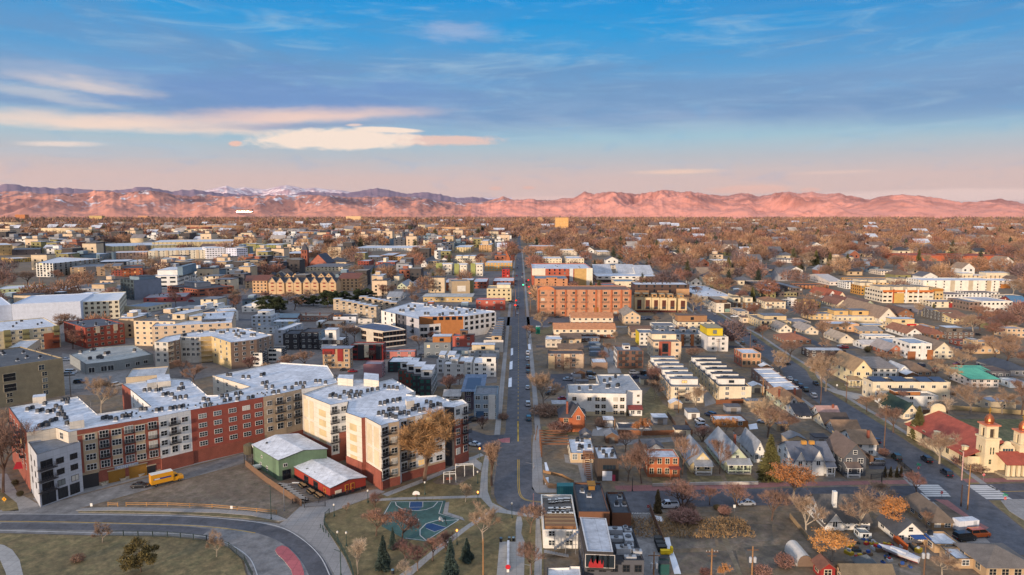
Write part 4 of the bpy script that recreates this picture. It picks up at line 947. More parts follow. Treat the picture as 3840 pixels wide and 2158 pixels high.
for e in((poly[13],poly[14]),(poly[21],poly[22])):windows(root,*e,[h1-2.4,h1-5.2],[.15,.4,.65,.88],1.4,1.5)
e=(poly[1],poly[2]);windows(root,*e,[h1-2.6],[.45],1.9,1.9)
obj('wall',mb,root)
h2=hgt(575,492,850)
wing,wp=block(root,[(262,585),(575,492),(535,428),(200,492)],h2,GREYP,GREYROOF)
zz=[3.9+3.0*i for i in range(3)]
windows(wing,wp[0],wp[1],zz,[.5,.82],2.0,1.6,fr=FDARK,lod=1);windows(wing,wp[0],wp[1],zz,[.2],3.0,2.1,fr=FDARK,lod=1,gl=GLASS[0]);balconies(wing,wp[0],wp[1],zz,[.17],4.4,1.5)
windows(wing,wp[0],wp[1],[.4],[.52,.8],2.6,2.9,fr=FDARK,lod=1,gl=GLASS[0]);windows(wing,wp[0],wp[1],[.3],[.2],3.6,3.0,fr=FDARK,lod=1,gl=GLASS[0],name='shop_window')
windows(wing,wp[3],wp[0],zz,[.3,.7],1.2,1.6,fr=FDARK,lod=1)
lo=root.location
def spots(l,h,o,jit=.5):
 out=[]
 for x,y in l:
  p=P(x,y,h);out.append((p.x-o.x,p.y-o.y))
 return out
zr=h1-.45+.004
units(root,spots([(200,262),(232,252),(272,275),(302,268),(322,222),(345,278),(382,272),(402,240),(432,252),(482,212),(486,190),(450,196),(440,282),(456,302),(420,300),(472,326),(400,336),(368,346),(330,362),(288,382),(312,374),(342,376),(482,362),(740,327),(762,320),(792,326),(832,332),(880,312),(906,310),(932,308),(1010,262),(1042,262),(1125,268),(1157,262),(1222,256),(1252,250),(1286,246),(1312,240),(1460,190),(1492,196),(1470,236),(1506,230),(1590,168),(1626,166),(1690,152),(1722,146),(1610,202),(1650,192),(1702,190),(1780,182),(1812,174),(1036,126),(1072,122),(1120,126),(1152,120),(1172,156),(1202,150),(1232,156),(1252,182),(1292,176),(1332,172),(1302,82),(1282,116),(1312,110),(1630,16),(1652,16),(1742,30),(1782,30),(1872,16),(1892,10),(1882,76),(1912,70),(1906,102),(1952,100),(1962,140),(1996,136),(2042,110),(2092,108),(2122,80),(2152,76),(2182,76),(2172,106),(2262,60),(2292,60),(2332,70),(2400,30)],h1,lo),zr,sc=1.3)
units(root,[(v.x,v.y) for v in[Vector(poly[3]).lerp(Vector(poly[6]),rnd.random())+Vector((rnd.uniform(-2,3),rnd.uniform(3,14))) for _ in range(26)]],zr,'roof_vent',.55)
for pts_ in([(500,395),(605,378),(600,335),(505,350)],[(1130,100),(1225,90),(1215,40),(1125,45)],[(1055,110),(1125,100),(1120,75),(1055,85)],[(235,215),(330,205),(330,185),(240,195)]):
 b2=MB();q=[(P(x,y,h1).x-lo.x,P(x,y,h1).y-lo.y) for x,y in pts_];b2.prism(q,zr,zr+2.2,CREAM,MEMB);obj('stair_tower',b2,root)
reg(*B_)
h3=hgt(478,378,838)
pts=[(-90,150),(5,187),(112,228),(238,204),(222,283),(335,322),(362,318),(475,378),(528,360),(605,346),(618,332),(660,322),(930,264),(932,243),(1000,246),(1100,216),(1062,185),(988,197),(872,156),(760,162),(665,150),(722,130),(560,36),(455,62),(330,40),(225,45)]
wl={0:CREAM,1:CREAM,2:WHITEP,4:CREAM,5:BRICK,6:CREAM,7:WHITEP,8:TANP,9:WHITEP,10:WHITEP,11:TANP,13:DARKP,14:BRICK}
root,poly,mb=pbld('five-storey cream and brick apartment block with stepped white panel walls, behind the red shed','apartment building','apartment_building',pts,h3,WHITEP,walls=wl)
fl=(h3-3.0)/5;zs=[3.3+fl*i for i in range(5)]
for i in(0,1,4,5,6):on_edge(mb,poly[i],poly[i+1],0,1,0,5.2,BRICK,.25)
for i in(2,7,8,10,11,14):on_edge(mb,poly[i],poly[i+1],0,1,0,2.4,BRICK,.15)
on_edge(mb,poly[2],poly[3],.45,1,0,9.,BRICK,.1);on_edge(mb,poly[14],poly[15],0,1,h3-4.2,h3,WHITEP,.05);on_edge(mb,poly[11],poly[12],.6,1,3.,h3,WHITEP,.06);on_edge(mb,poly[11],poly[12],.22,.4,3.,h3,WHITEP,.04)
PAN=C(196,176,132)
for i,cs in((1,[(.22,.68)]),(4,[(.25,.68)])):
 for t0,t1 in cs:
  for j in range(4):z=h3-4.6-3.1*j;on_edge(mb,poly[i],poly[i+1],t0,t1,z,z+2.0,PAN,.05)
for i in(0,6):
 for t0,t1 in((.12,.42),(.55,.85)):
  for z0,z1 in((6.0,10.4),(11.2,h3-1.2)):on_edge(mb,poly[i],poly[i+1],t0,t1,z0,z1,C(206,190,158),.05)
W5=dict(lod=0)
e=(poly[2],poly[3]);windows(root,*e,zs,[.22],1.9,2.1,gl=GLASS[0]);balconies(root,*e,zs[1:],[.2],2.8,1.);windows(root,*e,zs,[.74],1.8,1.6)
e=(poly[7],poly[8]);windows(root,*e,zs,[.5],2.4,2.1,gl=GLASS[0]);balconies(root,*e,zs,[.5],3.4,1.)
e=(poly[8],poly[9]);windows(root,*e,zs,[.5],1.9,1.6)
e=(poly[10],poly[11]);windows(root,*e,zs,[.45],2.0,2.1,gl=GLASS[0]);balconies(root,*e,zs,[.5],3.0,1.)
e=(poly[11],poly[12]);windows(root,*e,zs,[.13,.36,.58,.84],2.2,1.7)
e=(poly[14],poly[15]);windows(root,*e,zs,[.25],1.8,2.0);windows(root,*e,zs,[.78],1.8,2.1,gl=GLASS[0]);balconies(root,*e,zs[1:],[.8],3.2,1.2)
obj('wall',mb,root);lo=root.location;zr=h3-.45+.004
units(root,spots([(112,166),(132,156),(152,166),(182,176),(212,140),(242,150),(262,136),(290,166),(322,160),(302,140),(332,142),(252,174),(380,130),(412,122),(452,116),(502,96),(532,106),(562,106),(592,110),(470,220),(502,216),(522,206),(562,200),(592,196),(612,190),(460,292),(492,286),(512,310),(542,302),(562,262),(592,262),(532,266),(612,292),(642,286),(672,292),(702,266),(722,260),(752,270),(782,266),(742,236),(722,242),(802,210),(832,216),(852,236),(882,226),(902,232),(832,246),(582,320),(560,312)],h3,lo),zr,sc=1.3)
for pts_ in([(352,82),(460,95),(460,45),(355,35)],[(165,75),(275,85),(280,50),(175,50)],[(660,250),(715,240),(700,225),(650,232)]):
 b2=MB();q=[(P(x,y,h3).x-lo.x,P(x,y,h3).y-lo.y) for x,y in pts_];b2.prism(q,zr,zr+2.4,CREAM,MEMB);obj('stair_tower',b2,root)
def shed(label,pts,h,rise,wall,roof,cat='workshop',base=None):
 w=[P(x,y,h) for x,y in pts];o=w[0];root=thing('workshop',label,cat,(o.x,o.y,0));q=[Vector((p.x-o.x,p.y-o.y,0)) for p in w];mb=MB()
 for i in range(4):
  a,b=q[i],q[(i+1)%4];mb.face([(a.x,a.y,0),(b.x,b.y,0),(b.x,b.y,h),(a.x,a.y,h)],wall)
  if i in(1,3):m=(a+b)/2;mb.face([(a.x,a.y,h),(b.x,b.y,h),(m.x,m.y,h+rise)],wall)
  if base:on_edge(mb,a.xy,b.xy,0,1,0,base[1],base[0],.08)
 obj('wall',mb,root);rb=MB();r0=(q[1]+q[2])/2;r1=(q[3]+q[0])/2;x=(r0-r1).normalized()*.35
 U=Vector((0,0,.16));Z=Vector((0,0,h+.02));Zr=Vector((0,0,h+rise+.02))
 def off(p,c):return p+(p-c).normalized()*.5
 cen=(r0+r1)/2
 for a,b in((q[0],q[1]),(q[2],q[3])):
  s0,s1=(r1,r0) if a==q[0] else(r0,r1)
  f=[off(a,cen)+Z,off(b,cen)+Z,s1+(s1-cen).normalized()*.35+Zr,s0+(s0-cen).normalized()*.35+Zr];rb.face([v+U for v in f],roof);rb.face(f[::-1],roof)
  for i in range(4):rb.face([f[i],f[(i+1)%4],f[(i+1)%4]+U,f[i]+U],CAP)
 obj('roof',rb,root);c=sum(w,Vector())/4;ENTRIES.append((c.x,c.y,11,11,0));return root,[tuple(v.xy) for v in q]
reg(*A_)
h4=hgt(1995,622,772)
g,q=shed('green metal shed with a white low gable roof, left of the red shed',[(1812,516),(1995,624),(2340,546),(2135,438)],h4,1.3,C(104,130,104,'ribbed'),MEMB)
windows(g,q[1],q[2],[h4*.62],[.13],1.2,1.0,gl=GLASS[0]);windows(g,q[1],q[2],[.1],[.15],2.4,2.8,fr=FDARK,gl=GLASS[0],name='garage_door');windows(g,q[0],q[1],[.9],[.3,.55],1.1,1.4,gl=GLASS[1]);windows(g,q[0],q[1],[h4*.62],[.35],.9,.8)
units(g,[(q[0][0]*.8+q[1][0]*.2+2,q[0][1]*.8+q[1][1]*.2+2)],h4+.35,'roof_vent',.8)
reg(*B_)
h5=hgt(110,822,902)
g,q=shed('red metal shed with white roof and yellow door frames beside the green shed',[(-149,672),(110,824),(365,748),(92,608)],h5,.9,C(156,56,42,'siding'),MEMB,base=(C(40,40,44),.8))
windows(g,q[1],q[2],[.1],[.46,.62],1.1,2.6,fr=C(206,156,40),gl=C(120,36,30),split=1,name='door');windows(g,q[1],q[2],[.9],[.22],1.9,1.0,fr=C(226,214,190),gl=C(220,206,180),split=1);windows(g,q[0],q[1],[.2],[.36,.62],2.6,2.4,fr=FDARK,gl=GLASS[0],name='garage_door');windows(g,q[0],q[1],[.2],[.86],1.,2.1,fr=C(206,156,40),gl=C(120,36,30),split=1,name='door')
rt=g.location
units(g,[(P(-105,632,h5+.8).x-rt.x,P(-105,632,h5+.8).y-rt.y)],h5+.45,'condenser',1.7)
for x,y in((-40,680),(20,705),(80,735)):
 p=P(x,y,h5+.5);sk=MB();sk.box(-.9,.9,-.4,.4,0,.12,C(140,142,140,rough=.3));obj('skylight',sk,g,(p.x-rt.x,p.y-rt.y,h5+.42),.6)
 # buildings one by one, region by region
def mk(name,cat):
 def f(label,x1,y1,x2,yb,k,wall,roof=None,rows=2,rk='flat',**kw):
  B=x2
  return bld(label,cat,name,(x1,y1),B,yb,k,wall,roof,rows,rk,**kw)
 return f
Ho=mk('house','house');To=mk('townhouse','townhouse');Ap=mk('apartment_building','apartment building');Co=mk('commercial_building','commercial building');Ga=mk('garage','garage');Of=mk('office_building','office building')
WHITE=C(226,224,216);CRM=C(222,208,178);TAN=C(196,172,138);BEIGE=C(206,188,158);OLIVE=C(142,136,92);GREY=C(150,152,156);DGREY=C(84,86,92);BLACK=C(48,48,52);BROWN=C(116,88,68,'siding');WOOD=C(172,112,62,'siding');REDB=C(150,72,54,'brick');ORB=C(182,104,66,'brick');SALM=C(178,92,76);BLUEG=C(116,138,152);YEL=C(210,184,40);PINKT=C(196,160,138);STONE=C(204,186,150);PALEG=C(190,200,172)
def front_gable(root,u0,u1,h,rise,dep,wall,roof,lod=0,win=True,ov=.35,fwd=.4):
 b=MB();m=(u0+u1)/2;b.face([(u0,-fwd,0),(u1,-fwd,0),(u1,-fwd,h),(m,-fwd,h+rise),(u0,-fwd,h)],wall)
 for x in(u0,u1):b.face([(x,-fwd,0),(x,dep,0),(x,dep,h),(x,-fwd,h)],wall)
 o=obj('gable',b,root);r=MB();U=Vector((0,0,.16));sl=rise/(m-u0)
 for s_ in(-1,1):
  e=m+s_*(m-u0+ov);f=[Vector((e,-fwd-ov,h-ov*sl)),Vector((m,-fwd-ov,h+rise)),Vector((m,dep,h+rise)),Vector((e,dep,h-ov*sl))]
  r.face([v+U for v in f],roof);r.face(f[::-1],roof);
  for i in range(4):r.face([f[i],f[(i+1)%4],f[(i+1)%4]+U,f[i]+U],FWHITE)
 obj('roof',r,o)
 if win:windows(o,(u0,-fwd),(u1,-fwd),[h*.72],[.5],1.2,1.5,None,GLASS[0],2,None,rnd,1)
 return o
reg(*C_)
# right of the park: rooftop terrace bar, black hall, dark hall with canopy
r,W_,D_p,H_t,rz=Co('white building with a wooden roof terrace of stepped benches, beside the black flat-roofed hall',262,1122,512,1255,868,WHITE,C(112,108,104,'membrane'),2,cols=2,par=.9,cap=WHITE,side=False)
tb=MB()
for i in range(6):tb.box(W_*.06,W_*.95,D_p*.03+i*1.35,D_p*.03+i*1.35+1.2,H_t-.85,H_t-.2+.32*(5-i)*.5,C(178,136,90) if i%2 else C(140,100,66))
obj('terrace_steps',tb,r)
st=MB()
for i in range(12):st.box(W_*.3+i*.55,W_*.3+i*.55+.6,-2.6,-1.4,1.0+i*.42,1.1+i*.42,METAL)
for i in range(9):st.box(W_*.62-i*.6,W_*.62-i*.6+.65,-4.2,-3.0,.1+i*.12,.2+i*.12,METAL)
for x in(W_*.3,W_*.62,W_*.9):st.box(x,x+.12,-2.6,-2.45,0,5.5,METAL)
st.box(W_*.3,W_*.95,-2.62,-2.56,2.2,2.28,METAL);obj('staircase',st,r)
def deck_table(x,y,z,wide,label):
 p=P(x,y,z);t=thing('picnic_table',label,'table',p,rnd.uniform(-.1,.1),'white tables on the roof terrace');b=MB();b.box(-wide,wide,-.4,.4,.7,.78,FWHITE);obj('tabletop',b,t)
 for s_ in(-1,1):b=MB();b.box(-wide,wide,s_*.85-.16,s_*.85+.16,.4,.46,FWHITE);obj('bench',b,t);b=MB();b.box(s_*wide*.8-.06,s_*wide*.8+.06,-.95,.95,.003,.69,FDARK);obj('leg',b,t)
for i,(x,y) in enumerate(((322,925),(342,922),(382,918),(428,915),(325,985),(362,985),(398,985),(432,982),(318,1020),(350,1020),(382,1020),(418,1020),(452,1020))):deck_table(x,y,H_t-.88,.9,'white table with benches on the wooden roof terrace')
Co('black-roofed hall with timber front wall beside the roof terrace',517,992,738,1165,782,C(120,82,58,'siding'),C(70,78,88,'membrane'),2,cols=0,side_mat=None,wall2=BLACK,side=False,cap=BLACK,pent=[(.5,.72,.78,.93,1.1,GOLD,GOLD)],nunit=2)
Co('lower timber-fronted hall right of the black roof, above the alley',757,1000,892,1130,850,C(124,82,58,'siding'),C(70,78,88,'membrane'),2,cols=0,side=False,cap=BLACK,nunit=3)
r,W_,D_p,H_t,rz=Co('dark grey hall with a white upper storey and red decoration behind its glass front',560,1338,985,None,1092,DGREY,C(58,62,70,'membrane'),2,h=7.2,cols=5,cap=BLACK,fr=FDARK,gl=GLASS[0])
wg,wp=block(r,[(578,1274),(765,1280),(706,1038),(518,1030)],10.6,FDARK,C(196,202,210,'membrane'),'upper_storey',.12,C(206,206,206),z0=6.78)
windows(wg,wp[0],wp[1],[7.3],[.1,.3,.5,.7,.9],1.7,2.7,fr=C(200,196,190),gl=GLASS[1],split=1,lod=1)
rd=random.Random(3)
dc=MB()
q0=Vector(wp[0]);q1=Vector(wp[1]);top=[(q0.lerp(q1,.06+.03*i),7.9+1.3*abs(math.sin(i*.55))*(.5+.5*(i%2))) for i in range(20)]
for(a,za),(c_,zc) in zip(top,top[1:]):dc.face([(a.x,a.y-.14,7.35),(c_.x,c_.y-.14,7.35),(c_.x,c_.y-.14,zc),(a.x,a.y-.14,za)],C(160,36,40))
obj('decoration',dc,wg)
for i,(x,y,sx,sy,sz) in enumerate(((775,1130,1.6,.8,1.3),(785,1185,1.4,.7,1.0),(870,1195,.9,1.8,1.5),(880,1240,.8,.8,1.1),(835,1270,1.5,1.,1.6),(850,1275,.5,.5,2.1),(870,1130,.8,.6,1.),(850,1120,.5,.5,1.4),(935,1285,.9,.6,1.2),(885,1315,1.2,.5,.8))):
 p=P(x,y,7.2)-r.location;b=MB();b.box(-sx,sx,-sy,sy,0,sz*.8,C(170,174,178,rough=.4));b.lathe([(min(sx,sy)*.7,sz*.8),(min(sx,sy)*.7,sz),(0,sz)],C(90,94,100),8);o=obj('roof_unit',b,r);o.matrix_local=Matrix.Translation(Matrix.Rotation(-rz,3,'Z')@Vector((p.x,p.y,0)))@Matrix.Translation((0,0,6.76))
r,poly,mb=pbld('low white-roofed annex at the bottom edge, left of the dark grey hall','commercial building','commercial_building',[(288,1392),(440,1388),(445,1378),(532,1380),(545,1490),(285,1490)],5.0,WHITE,MEMB);obj('wall',mb,r)
p=P(362,880);b=MB();b.box(0,12,0,2.5,.1,2.7,C(50,118,124,'ribbed'));t_=thing('shipping_container','teal shipping container with white lettering beside the street corner','container',p);obj('body',b,t_);b=MB();b.box(-.03,.0,.1,2.4,.15,2.6,C(40,100,108));obj('door',b,t_)
w_=P(250,600);t_=thing('pergola','brown timber pergola of heavy beams at the pavement edge','pergola',w_);ww=P(450,600).x-w_.x;dd=P(250,500).y-w_.y
for i in range(6):b=MB();b.box(-.3,ww,dd*i/5-.18,dd*i/5+.18,4.0,4.4,C(124,84,58));obj('beam',b,t_)
for i in range(6):b=MB();b.box(-.18,.18,dd*i/5-.18,dd*i/5+.18,0,3.99,C(124,84,58));obj('post',b,t_)
b=MB();b.box(-.12,.12,-.2,dd+.2,4.41,4.7,C(124,84,58));obj('rail',b,t_)
Co('single-storey restaurant with glass front and cluttered white roof behind the bare dirt yard',458,572,640,642,462,TAN,MEMB,1,cols=3,ww=2.6,wh=2.2,nunit=8,wall2=CRM)
r,W_,D_p,H_t,rz=Co('dark brown ribbed tower block with white sheeted ground floor beside the restaurant yard',650,612,803,772,520,C(74,62,54,'ribbed'),MEMB,2,cols=0,nunit=5,side=False)
windows(r,(0,0),(W_,0),[H_t*.5],[.56],W_*.62,H_t*.22,FDARK,GLASS[1],4);b=MB();b.box(W_*.24,W_*.7,-.08,-.003,.1,H_t*.44,C(214,218,224,'panel'));obj('sheeting',b,r);b=MB();b.box(W_*.7,W_*.85,-.09,-.003,0,H_t*.28,C(176,60,84));obj('door',b,r)
b=MB()
for i in range(14):b.box(-3.0,-1.6,-1+i*.7,-.35+i*.7,.2+i*.34,.3+i*.34,C(110,74,52))
for i in range(6):b.box(-3.2,-.4,4+i*1.2,4.2+i*1.2,5.0,5.3,C(124,84,58))
b.box(-3.2,-3.0,4,4.2,0,5,C(124,84,58));b.box(-3.2,-3.0,10,10.2,0,5,C(124,84,58));obj('staircase',b,r)
r,W_,D_p,H_t,rz=Ho('orange brick cottage with steep dark roof and tall chimney beside the red bush',380,318,560,418,262,ORB,SHD,2,'hip',rise=4.6,chim=[(.3,.1)],cols=2,fr=CRM);front_gable(r,W_*.5,W_*.98,H_t+1,3.2,4,ORB,SHD,win=True)
r,poly,mb=pbld('long white three-storey apartment building with a pale stained flat roof','apartment building','apartment_building',[(440,142),(620,145),(857,148),(862,125),(970,122),(880,8),(640,10),(665,76),(430,78)],hgt(440,142,302),WHITE,C(176,180,184,'membrane'),base=(STONE,1.6));hh=hgt(440,142,302)
windows(r,poly[0],poly[1],[hh*.66],[.25,.85],1.6,1.5,FTAN,GLASS[1]);windows(r,poly[1],poly[2],[hh*.66,hh*.34,.6],[.13,.32,.68,.88],1.7,1.5,FTAN);windows(r,poly[3],poly[4],[hh*.4,hh*.7],[.75],1.,.9,FTAN);obj('wall',mb,r)
units(r,[(P(x,y,hh).x-r.location.x,P(x,y,hh).y-r.location.y) for x,y in((720,100),(735,95),(790,95),(800,90),(600,110),(520,115),(700,60),(740,50),(780,30))],hh-.44,'roof_unit',1.5)
Ga('small white porch house with red-brown roof at the white apartments',880,264,970,306,250,WHITE,SHR,1,'shed',rise=.8,cols=2)
Ga('white garage with dark flat roof behind the orange-leaved tree',803,392,1040,418,352,WHITE,DARKROOF,1,cols=0,side=False)
r,W_,D_p,H_t,rz=Ho('two-storey red brick house with pale cornice and flat white roof on the side street',1012,602,1235,744,542,ORB,MEMB,2,cols=4,fr=CRM,cap=CRM,gl=GLASS[0],ww=1.3,wh=2.0);b=MB();b.box(W_*.66,W_*1.02,-2.2,-.003,3.0,3.3,SHR);b.box(W_*.68,W_*.7,-2.1,-1.9,0,3,ORB);b.box(W_*.96,W_*.98,-2.1,-1.9,0,3,ORB);obj('porch',b,r)
r,W_,D_p,H_t,rz=Ho('pale yellow bungalow with grey gable roof and white porch',1322,642,1476,712,520,C(214,196,150),SHL,1,'gv',rise=3.4,porch=(.12,.88,2.4,2.7,FWHITE),cols=2,ov=.7)
r,W_,D_p,H_t,rz=Ho('pale green bungalow with broad grey roof and columned porch',1562,632,1740,702,478,PALEG,SHL,1,'gv',rise=4.2,porch=(.04,.96,2.6,2.8,C(206,216,188)),cols=2,ov=.7,chim=[(.8,.5)])
Ho('narrow white house with light grey gable roof left of the dark fir tree',1772,570,1850,640,470,WHITE,SHL,1,'gv',rise=3.6,cols=2,ov=.5)
Ga('tan flat-roofed garage with wood trim among trees',1502,342,1730,386,296,WOOD,MEMB,1,cols=2);
def rowhouse(label,A,B,yb,k,wall,side,n,roof,boxw,rows=3,**kw):
 pent=[]
 for i in range(n):v0=i/n+.02;pent.append((.08,.92,v0+.5/n,v0+.86/n,2.4,boxw,roof))
 return To(label,A[0],A[1],B,yb,k,wall,roof,rows,wall2=side,pent=pent,**kw)
rowhouse('cream row of terraced townhouses with stepped white roof decks right of the white apartments',(1178,97),1412,212,-92,CRM,TAN,6,GREYROOF,WHITE,cols=3,bal=(.3,))
rowhouse('second cream row of townhouses with tan garage side, left of the brick-sided strip',(1522,95),1754,206,-92,CRM,STONE,6,DARKROOF,WHITE,cols=2,scols=9)
reg(*D_)
r,poly,mb=pbld('long one-storey brick strip with pale segmented roof along the diagonal avenue','commercial building','commercial_building',[(215,122),(396,116),(173,-43),(34,-39)],4.6,C(140,112,98,'brick'),MEMB);windows(r,poly[3],poly[0],[1.2],[.1,.25,.4,.55,.7,.85],2.2,1.8,lod=1);obj('wall',mb,r)
for i in range(5):
 p=Vector(poly[0]).lerp(Vector(poly[3]),(i+.5)/5);q=Vector(poly[1]).lerp(Vector(poly[2]),(i+.5)/5);b=MB();b.tube((p.x,p.y,4.7),(q.x,q.y,4.7),.22,.22,WHITE,4);obj('parapet',b,r)
r,W_,D_p,H_t,rz=Ho('tan-roofed house with two tall white chimneys beside the avenue',262,205,410,264,120,PALEG,C(170,126,88,'shingle'),2,'hip',rise=2.6,chim=[(.05,.3),(.9,.4)],cols=4);front_gable(r,W_*.35,W_*.65,H_t+.4,1.4,3,WHITE,SHB)
Ho('black-roofed white house with side deck above the pink-roofed house',360,302,466,325,232,WHITE,SHD,1,'gu',rise=2.6,cols=2)
Ho('white house with pinkish shingle roof and red chimney',528,305,672,335,262,WHITE,C(178,142,132,'shingle'),1,'gu',rise=2.6,chim=[(.8,.4)],cols=2)
Ho('brown-black roofed house with deep gable behind the green roof deck',566,372,748,400,312,CRM,C(74,66,62,'shingle'),1,'gu',rise=3.,cols=2)
Ho('grey house under a faded tan roof beside the avenue',640,422,820,450,370,GREY,C(138,112,88,'shingle'),1,'gu',rise=3.,cols=2)
Ho('white two-storey house with tan gable roof and white chimney by the avenue',770,505,932,592,430,WHITE,C(136,114,92,'shingle'),2,'gu',rise=2.8,cols=2,chim=[(.75,.2)])
r,W_,D_p,H_t,rz=Ho('white double Victorian house with two front gables and grey roof',335,622,622,730,520,WHITE,C(98,104,116,'shingle'),2,'gu',rise=3.4,cols=5,porch=(.78,.99,1.8,3.,FWHITE));front_gable(r,W_*.02,W_*.3,H_t-.5,3.0,5,WHITE,C(98,104,116,'shingle'));front_gable(r,W_*.46,W_*.76,H_t-.3,3.2,5,WHITE,C(98,104,116,'shingle'))
b=MB();b.box(-.7,.7,-.5,.5,0,1.,C(190,138,62));me=b.mesh('roof_unit')
for u in(.42,.62):obj('roof_unit',me,r,(W_*u,D_p*.4,H_t+3.1))
r,W_,D_p,H_t,rz=Ho('dark grey Victorian house with white trim, round gable window and front porch',695,598,858,736,500,C(88,92,98,'siding'),C(112,96,86,'shingle'),2,'gv',rise=3.8,cols=2,fr=FWHITE,porch=(.05,.62,2.2,3.,FWHITE),ov=.5)
r,W_,D_p,H_t,rz=Ho('cream modern house with blue solar panels on a long dark roof',905,62,1462,195,28,CRM,C(92,96,104,'membrane'),2,cols=7,wh=1.3,solar=[(.02,.2,.15,.75),(.3,.48,.2,.8),(.62,.8,.15,.75),(.82,.97,.15,.75)])
Ho('white curved-front modern house with a timber roof room before the solar roofs',990,162,1375,238,128,WHITE,C(150,146,140,'membrane'),2,cols=3,pent=[(.24,.72,.3,.85,1.8,WOOD,DARKROOF)],par=.7,cap=WHITE)
Ho('small house with a dark green gable roof before the white curved house',1120,290,1240,330,205,CRM,C(46,66,56,'shingle'),1,'gv',rise=3.6,cols=2)
Ga('low pale concrete box with flat roof behind the bare tree near the church',1752,205,1932,270,160,C(190,176,150),C(150,160,176,'membrane'),1,cols=1)
Ho('tan house with large hipped brown shingle roof at the street corner',1332,1068,1478,1122,905,C(168,138,102),C(106,94,82,'shingle'),1,'hip',rise=3.0,cols=2,scols=4,ov=.6)
Ho('white house with dark grey roof beside the blue tarpaulin',1078,1152,1270,1216,1040,WHITE,C(78,82,88,'shingle'),1,'gv',rise=2.8,cols=3)
r,W_,D_p,H_t,rz=Ho('white house with tall white chimney behind the bare foreground trees',560,1060,885,1122,905,WHITE,C(92,88,84,'shingle'),2,'gu',rise=4.0,cols=5);front_gable(r,W_*.0,W_*.42,H_t-1,3.0,6,WHITE,C(92,88,84,'shingle'));b=MB();b.box(W_*.3,W_*.38,3,4,0,H_t+6,FWHITE);obj('chimney',b,r)
Ga('tan garage with flat white roof and a roof table, beside the utility pole',1348,1225,1546,1288,1130,C(186,156,118),MEMB,1,cols=1,nunit=1)
Ho('tan brick building with grey shingle roof at the lower right corner',1720,1392,2080,1475,1222,C(176,150,116),C(112,106,100,'shingle'),1,'hip',rise=2.4,cols=4,fr=FTAN)
Ga('lean-to with snowy white flat roof against the tan brick building',1500,1330,1640,1400,1240,C(176,150,116),MEMB,1,cols=1)
Ga('small white shed between the two white houses',812,1145,896,1192,1105,C(200,206,206),C(170,178,180,'membrane'),1,cols=1)
Ho('house with patched grey roof at the bottom edge of the yard',830,1400,960,1435,1330,GREY,C(96,104,108,'shingle'),1,'hip',rise=2.,cols=1)
Ho('brown-roofed house cut by the bottom edge below the cluttered yard',700,1470,1060,1500,1400,TAN,C(112,100,80,'shingle'),1,'gu',rise=2.,cols=1)
Ga('red garden shed with rusty roof at the edge of the garden plot',530,1400,636,1475,1340,C(150,44,40,'siding'),C(120,80,62,'shingle'),1,'gv',rise=1.2,cols=1,fr=CRM)
p=P(362,1388);w_=P(478,1388).x-p.x;t_=thing('hoop_house','white half-round hoop house standing in the dry garden','greenhouse',p);b=MB();n=10
for i in range(n):
 a0,a1=math.pi*i/n,math.pi*(i+1)/n;f=lambda a,y:(w_/2-w_/2*math.cos(a),y,2.6*math.sin(a)**.8 if 0<a<math.pi-1e-6 else 0)
 b.face([f(a0,0),f(a1,0),f(a1,7),f(a0,7)],C(196,192,184))
obj('cover',b,t_);b=MB();b.face([(w_/2-w_/2*.97*math.cos(math.pi*i/n),.05,2.5*math.sin(math.pi*i/n)**.8 if 0<i<n else 0) for i in range(n+1)][::-1],C(120,100,84));obj('end_wall',b,t_)
# the mission church
reg(*D_)
STU=C(222,204,166);TILE=C(164,80,62,'shingle');COPPER=C(190,112,72,rough=.35,metal=.7);GOLDM=C(220,170,60,rough=.3,metal=.6)
p=P(1696,712);ch=thing('church','cream mission church with red tile roof and copper-domed towers at the avenue','church',p,GRID);o=p
u=lambda x,yb:P(x,yb).x-o.x
ENTRIES.append((p.x+14,p.y+16,17,22,0))
HT=hgt(1696,478,712);tw=u(1794,712)
def tower(x0,wd,h,name):
 b=MB();b.box(x0,x0+wd,0,wd,0,h,STU);b.box(x0-.3,x0+wd+.3,-.3,wd+.3,h+.002,h+.5,STU);t=obj(name,b,ch);e=wd*.08;h2=h+4.0
 b=MB()
 for cx in(0,1):
  for cy in(0,1):b.box(x0+e+cx*(wd-2*e-1),x0+e+cx*(wd-2*e-1)+1,e+cy*(wd-2*e-1),e+cy*(wd-2*e-1)+1,h+.502,h2-.9,STU)
 b.box(x0+e,x0+wd-e,e,wd-e,h2-.9,h2,STU);b.box(x0+e+.5,x0+wd-e-.5,e+.5,wd-e-.5,h+.5,h2-.9,C(70,60,50));b.box(x0-.1,x0+wd+.1,-.1,wd+.1,h2+.002,h2+.4,C(200,120,90));obj('belfry',b,t)
 b=MB();r_=wd*.30;b.lathe([(r_*.9,h2+.4),(r_*.9,h2+.7),(r_*1.06,h2+1.1),(r_,h2+1.9),(r_*.7,h2+2.7),(r_*.25,h2+3.2),(0,h2+3.3)],COPPER,16,(x0+wd/2,wd/2,0));obj('dome',b,t)
 b=MB();c=x0+wd/2;b.box(c-.09,c+.09,wd/2-.09,wd/2+.09,h2+3.3,h2+5.2,GOLDM);b.box(c-.5,c+.5,wd/2-.09,wd/2+.09,h2+4.3,h2+4.5,GOLDM);obj('cross',b,t)
 windows(ch,(x0,0),(x0+wd,0),[h*.55],[.4,.6],.5,2.2,STU,C(60,74,60,'glass'),1);windows(ch,(x0,0),(x0+wd,0),[h*.25],[.4],.9,1.6,STU,C(60,74,60,'glass'),1);windows(ch,(x0,wd),(x0,0),[h*.55],[.4,.6],.5,2.2,STU,C(60,74,60,'glass'),1)
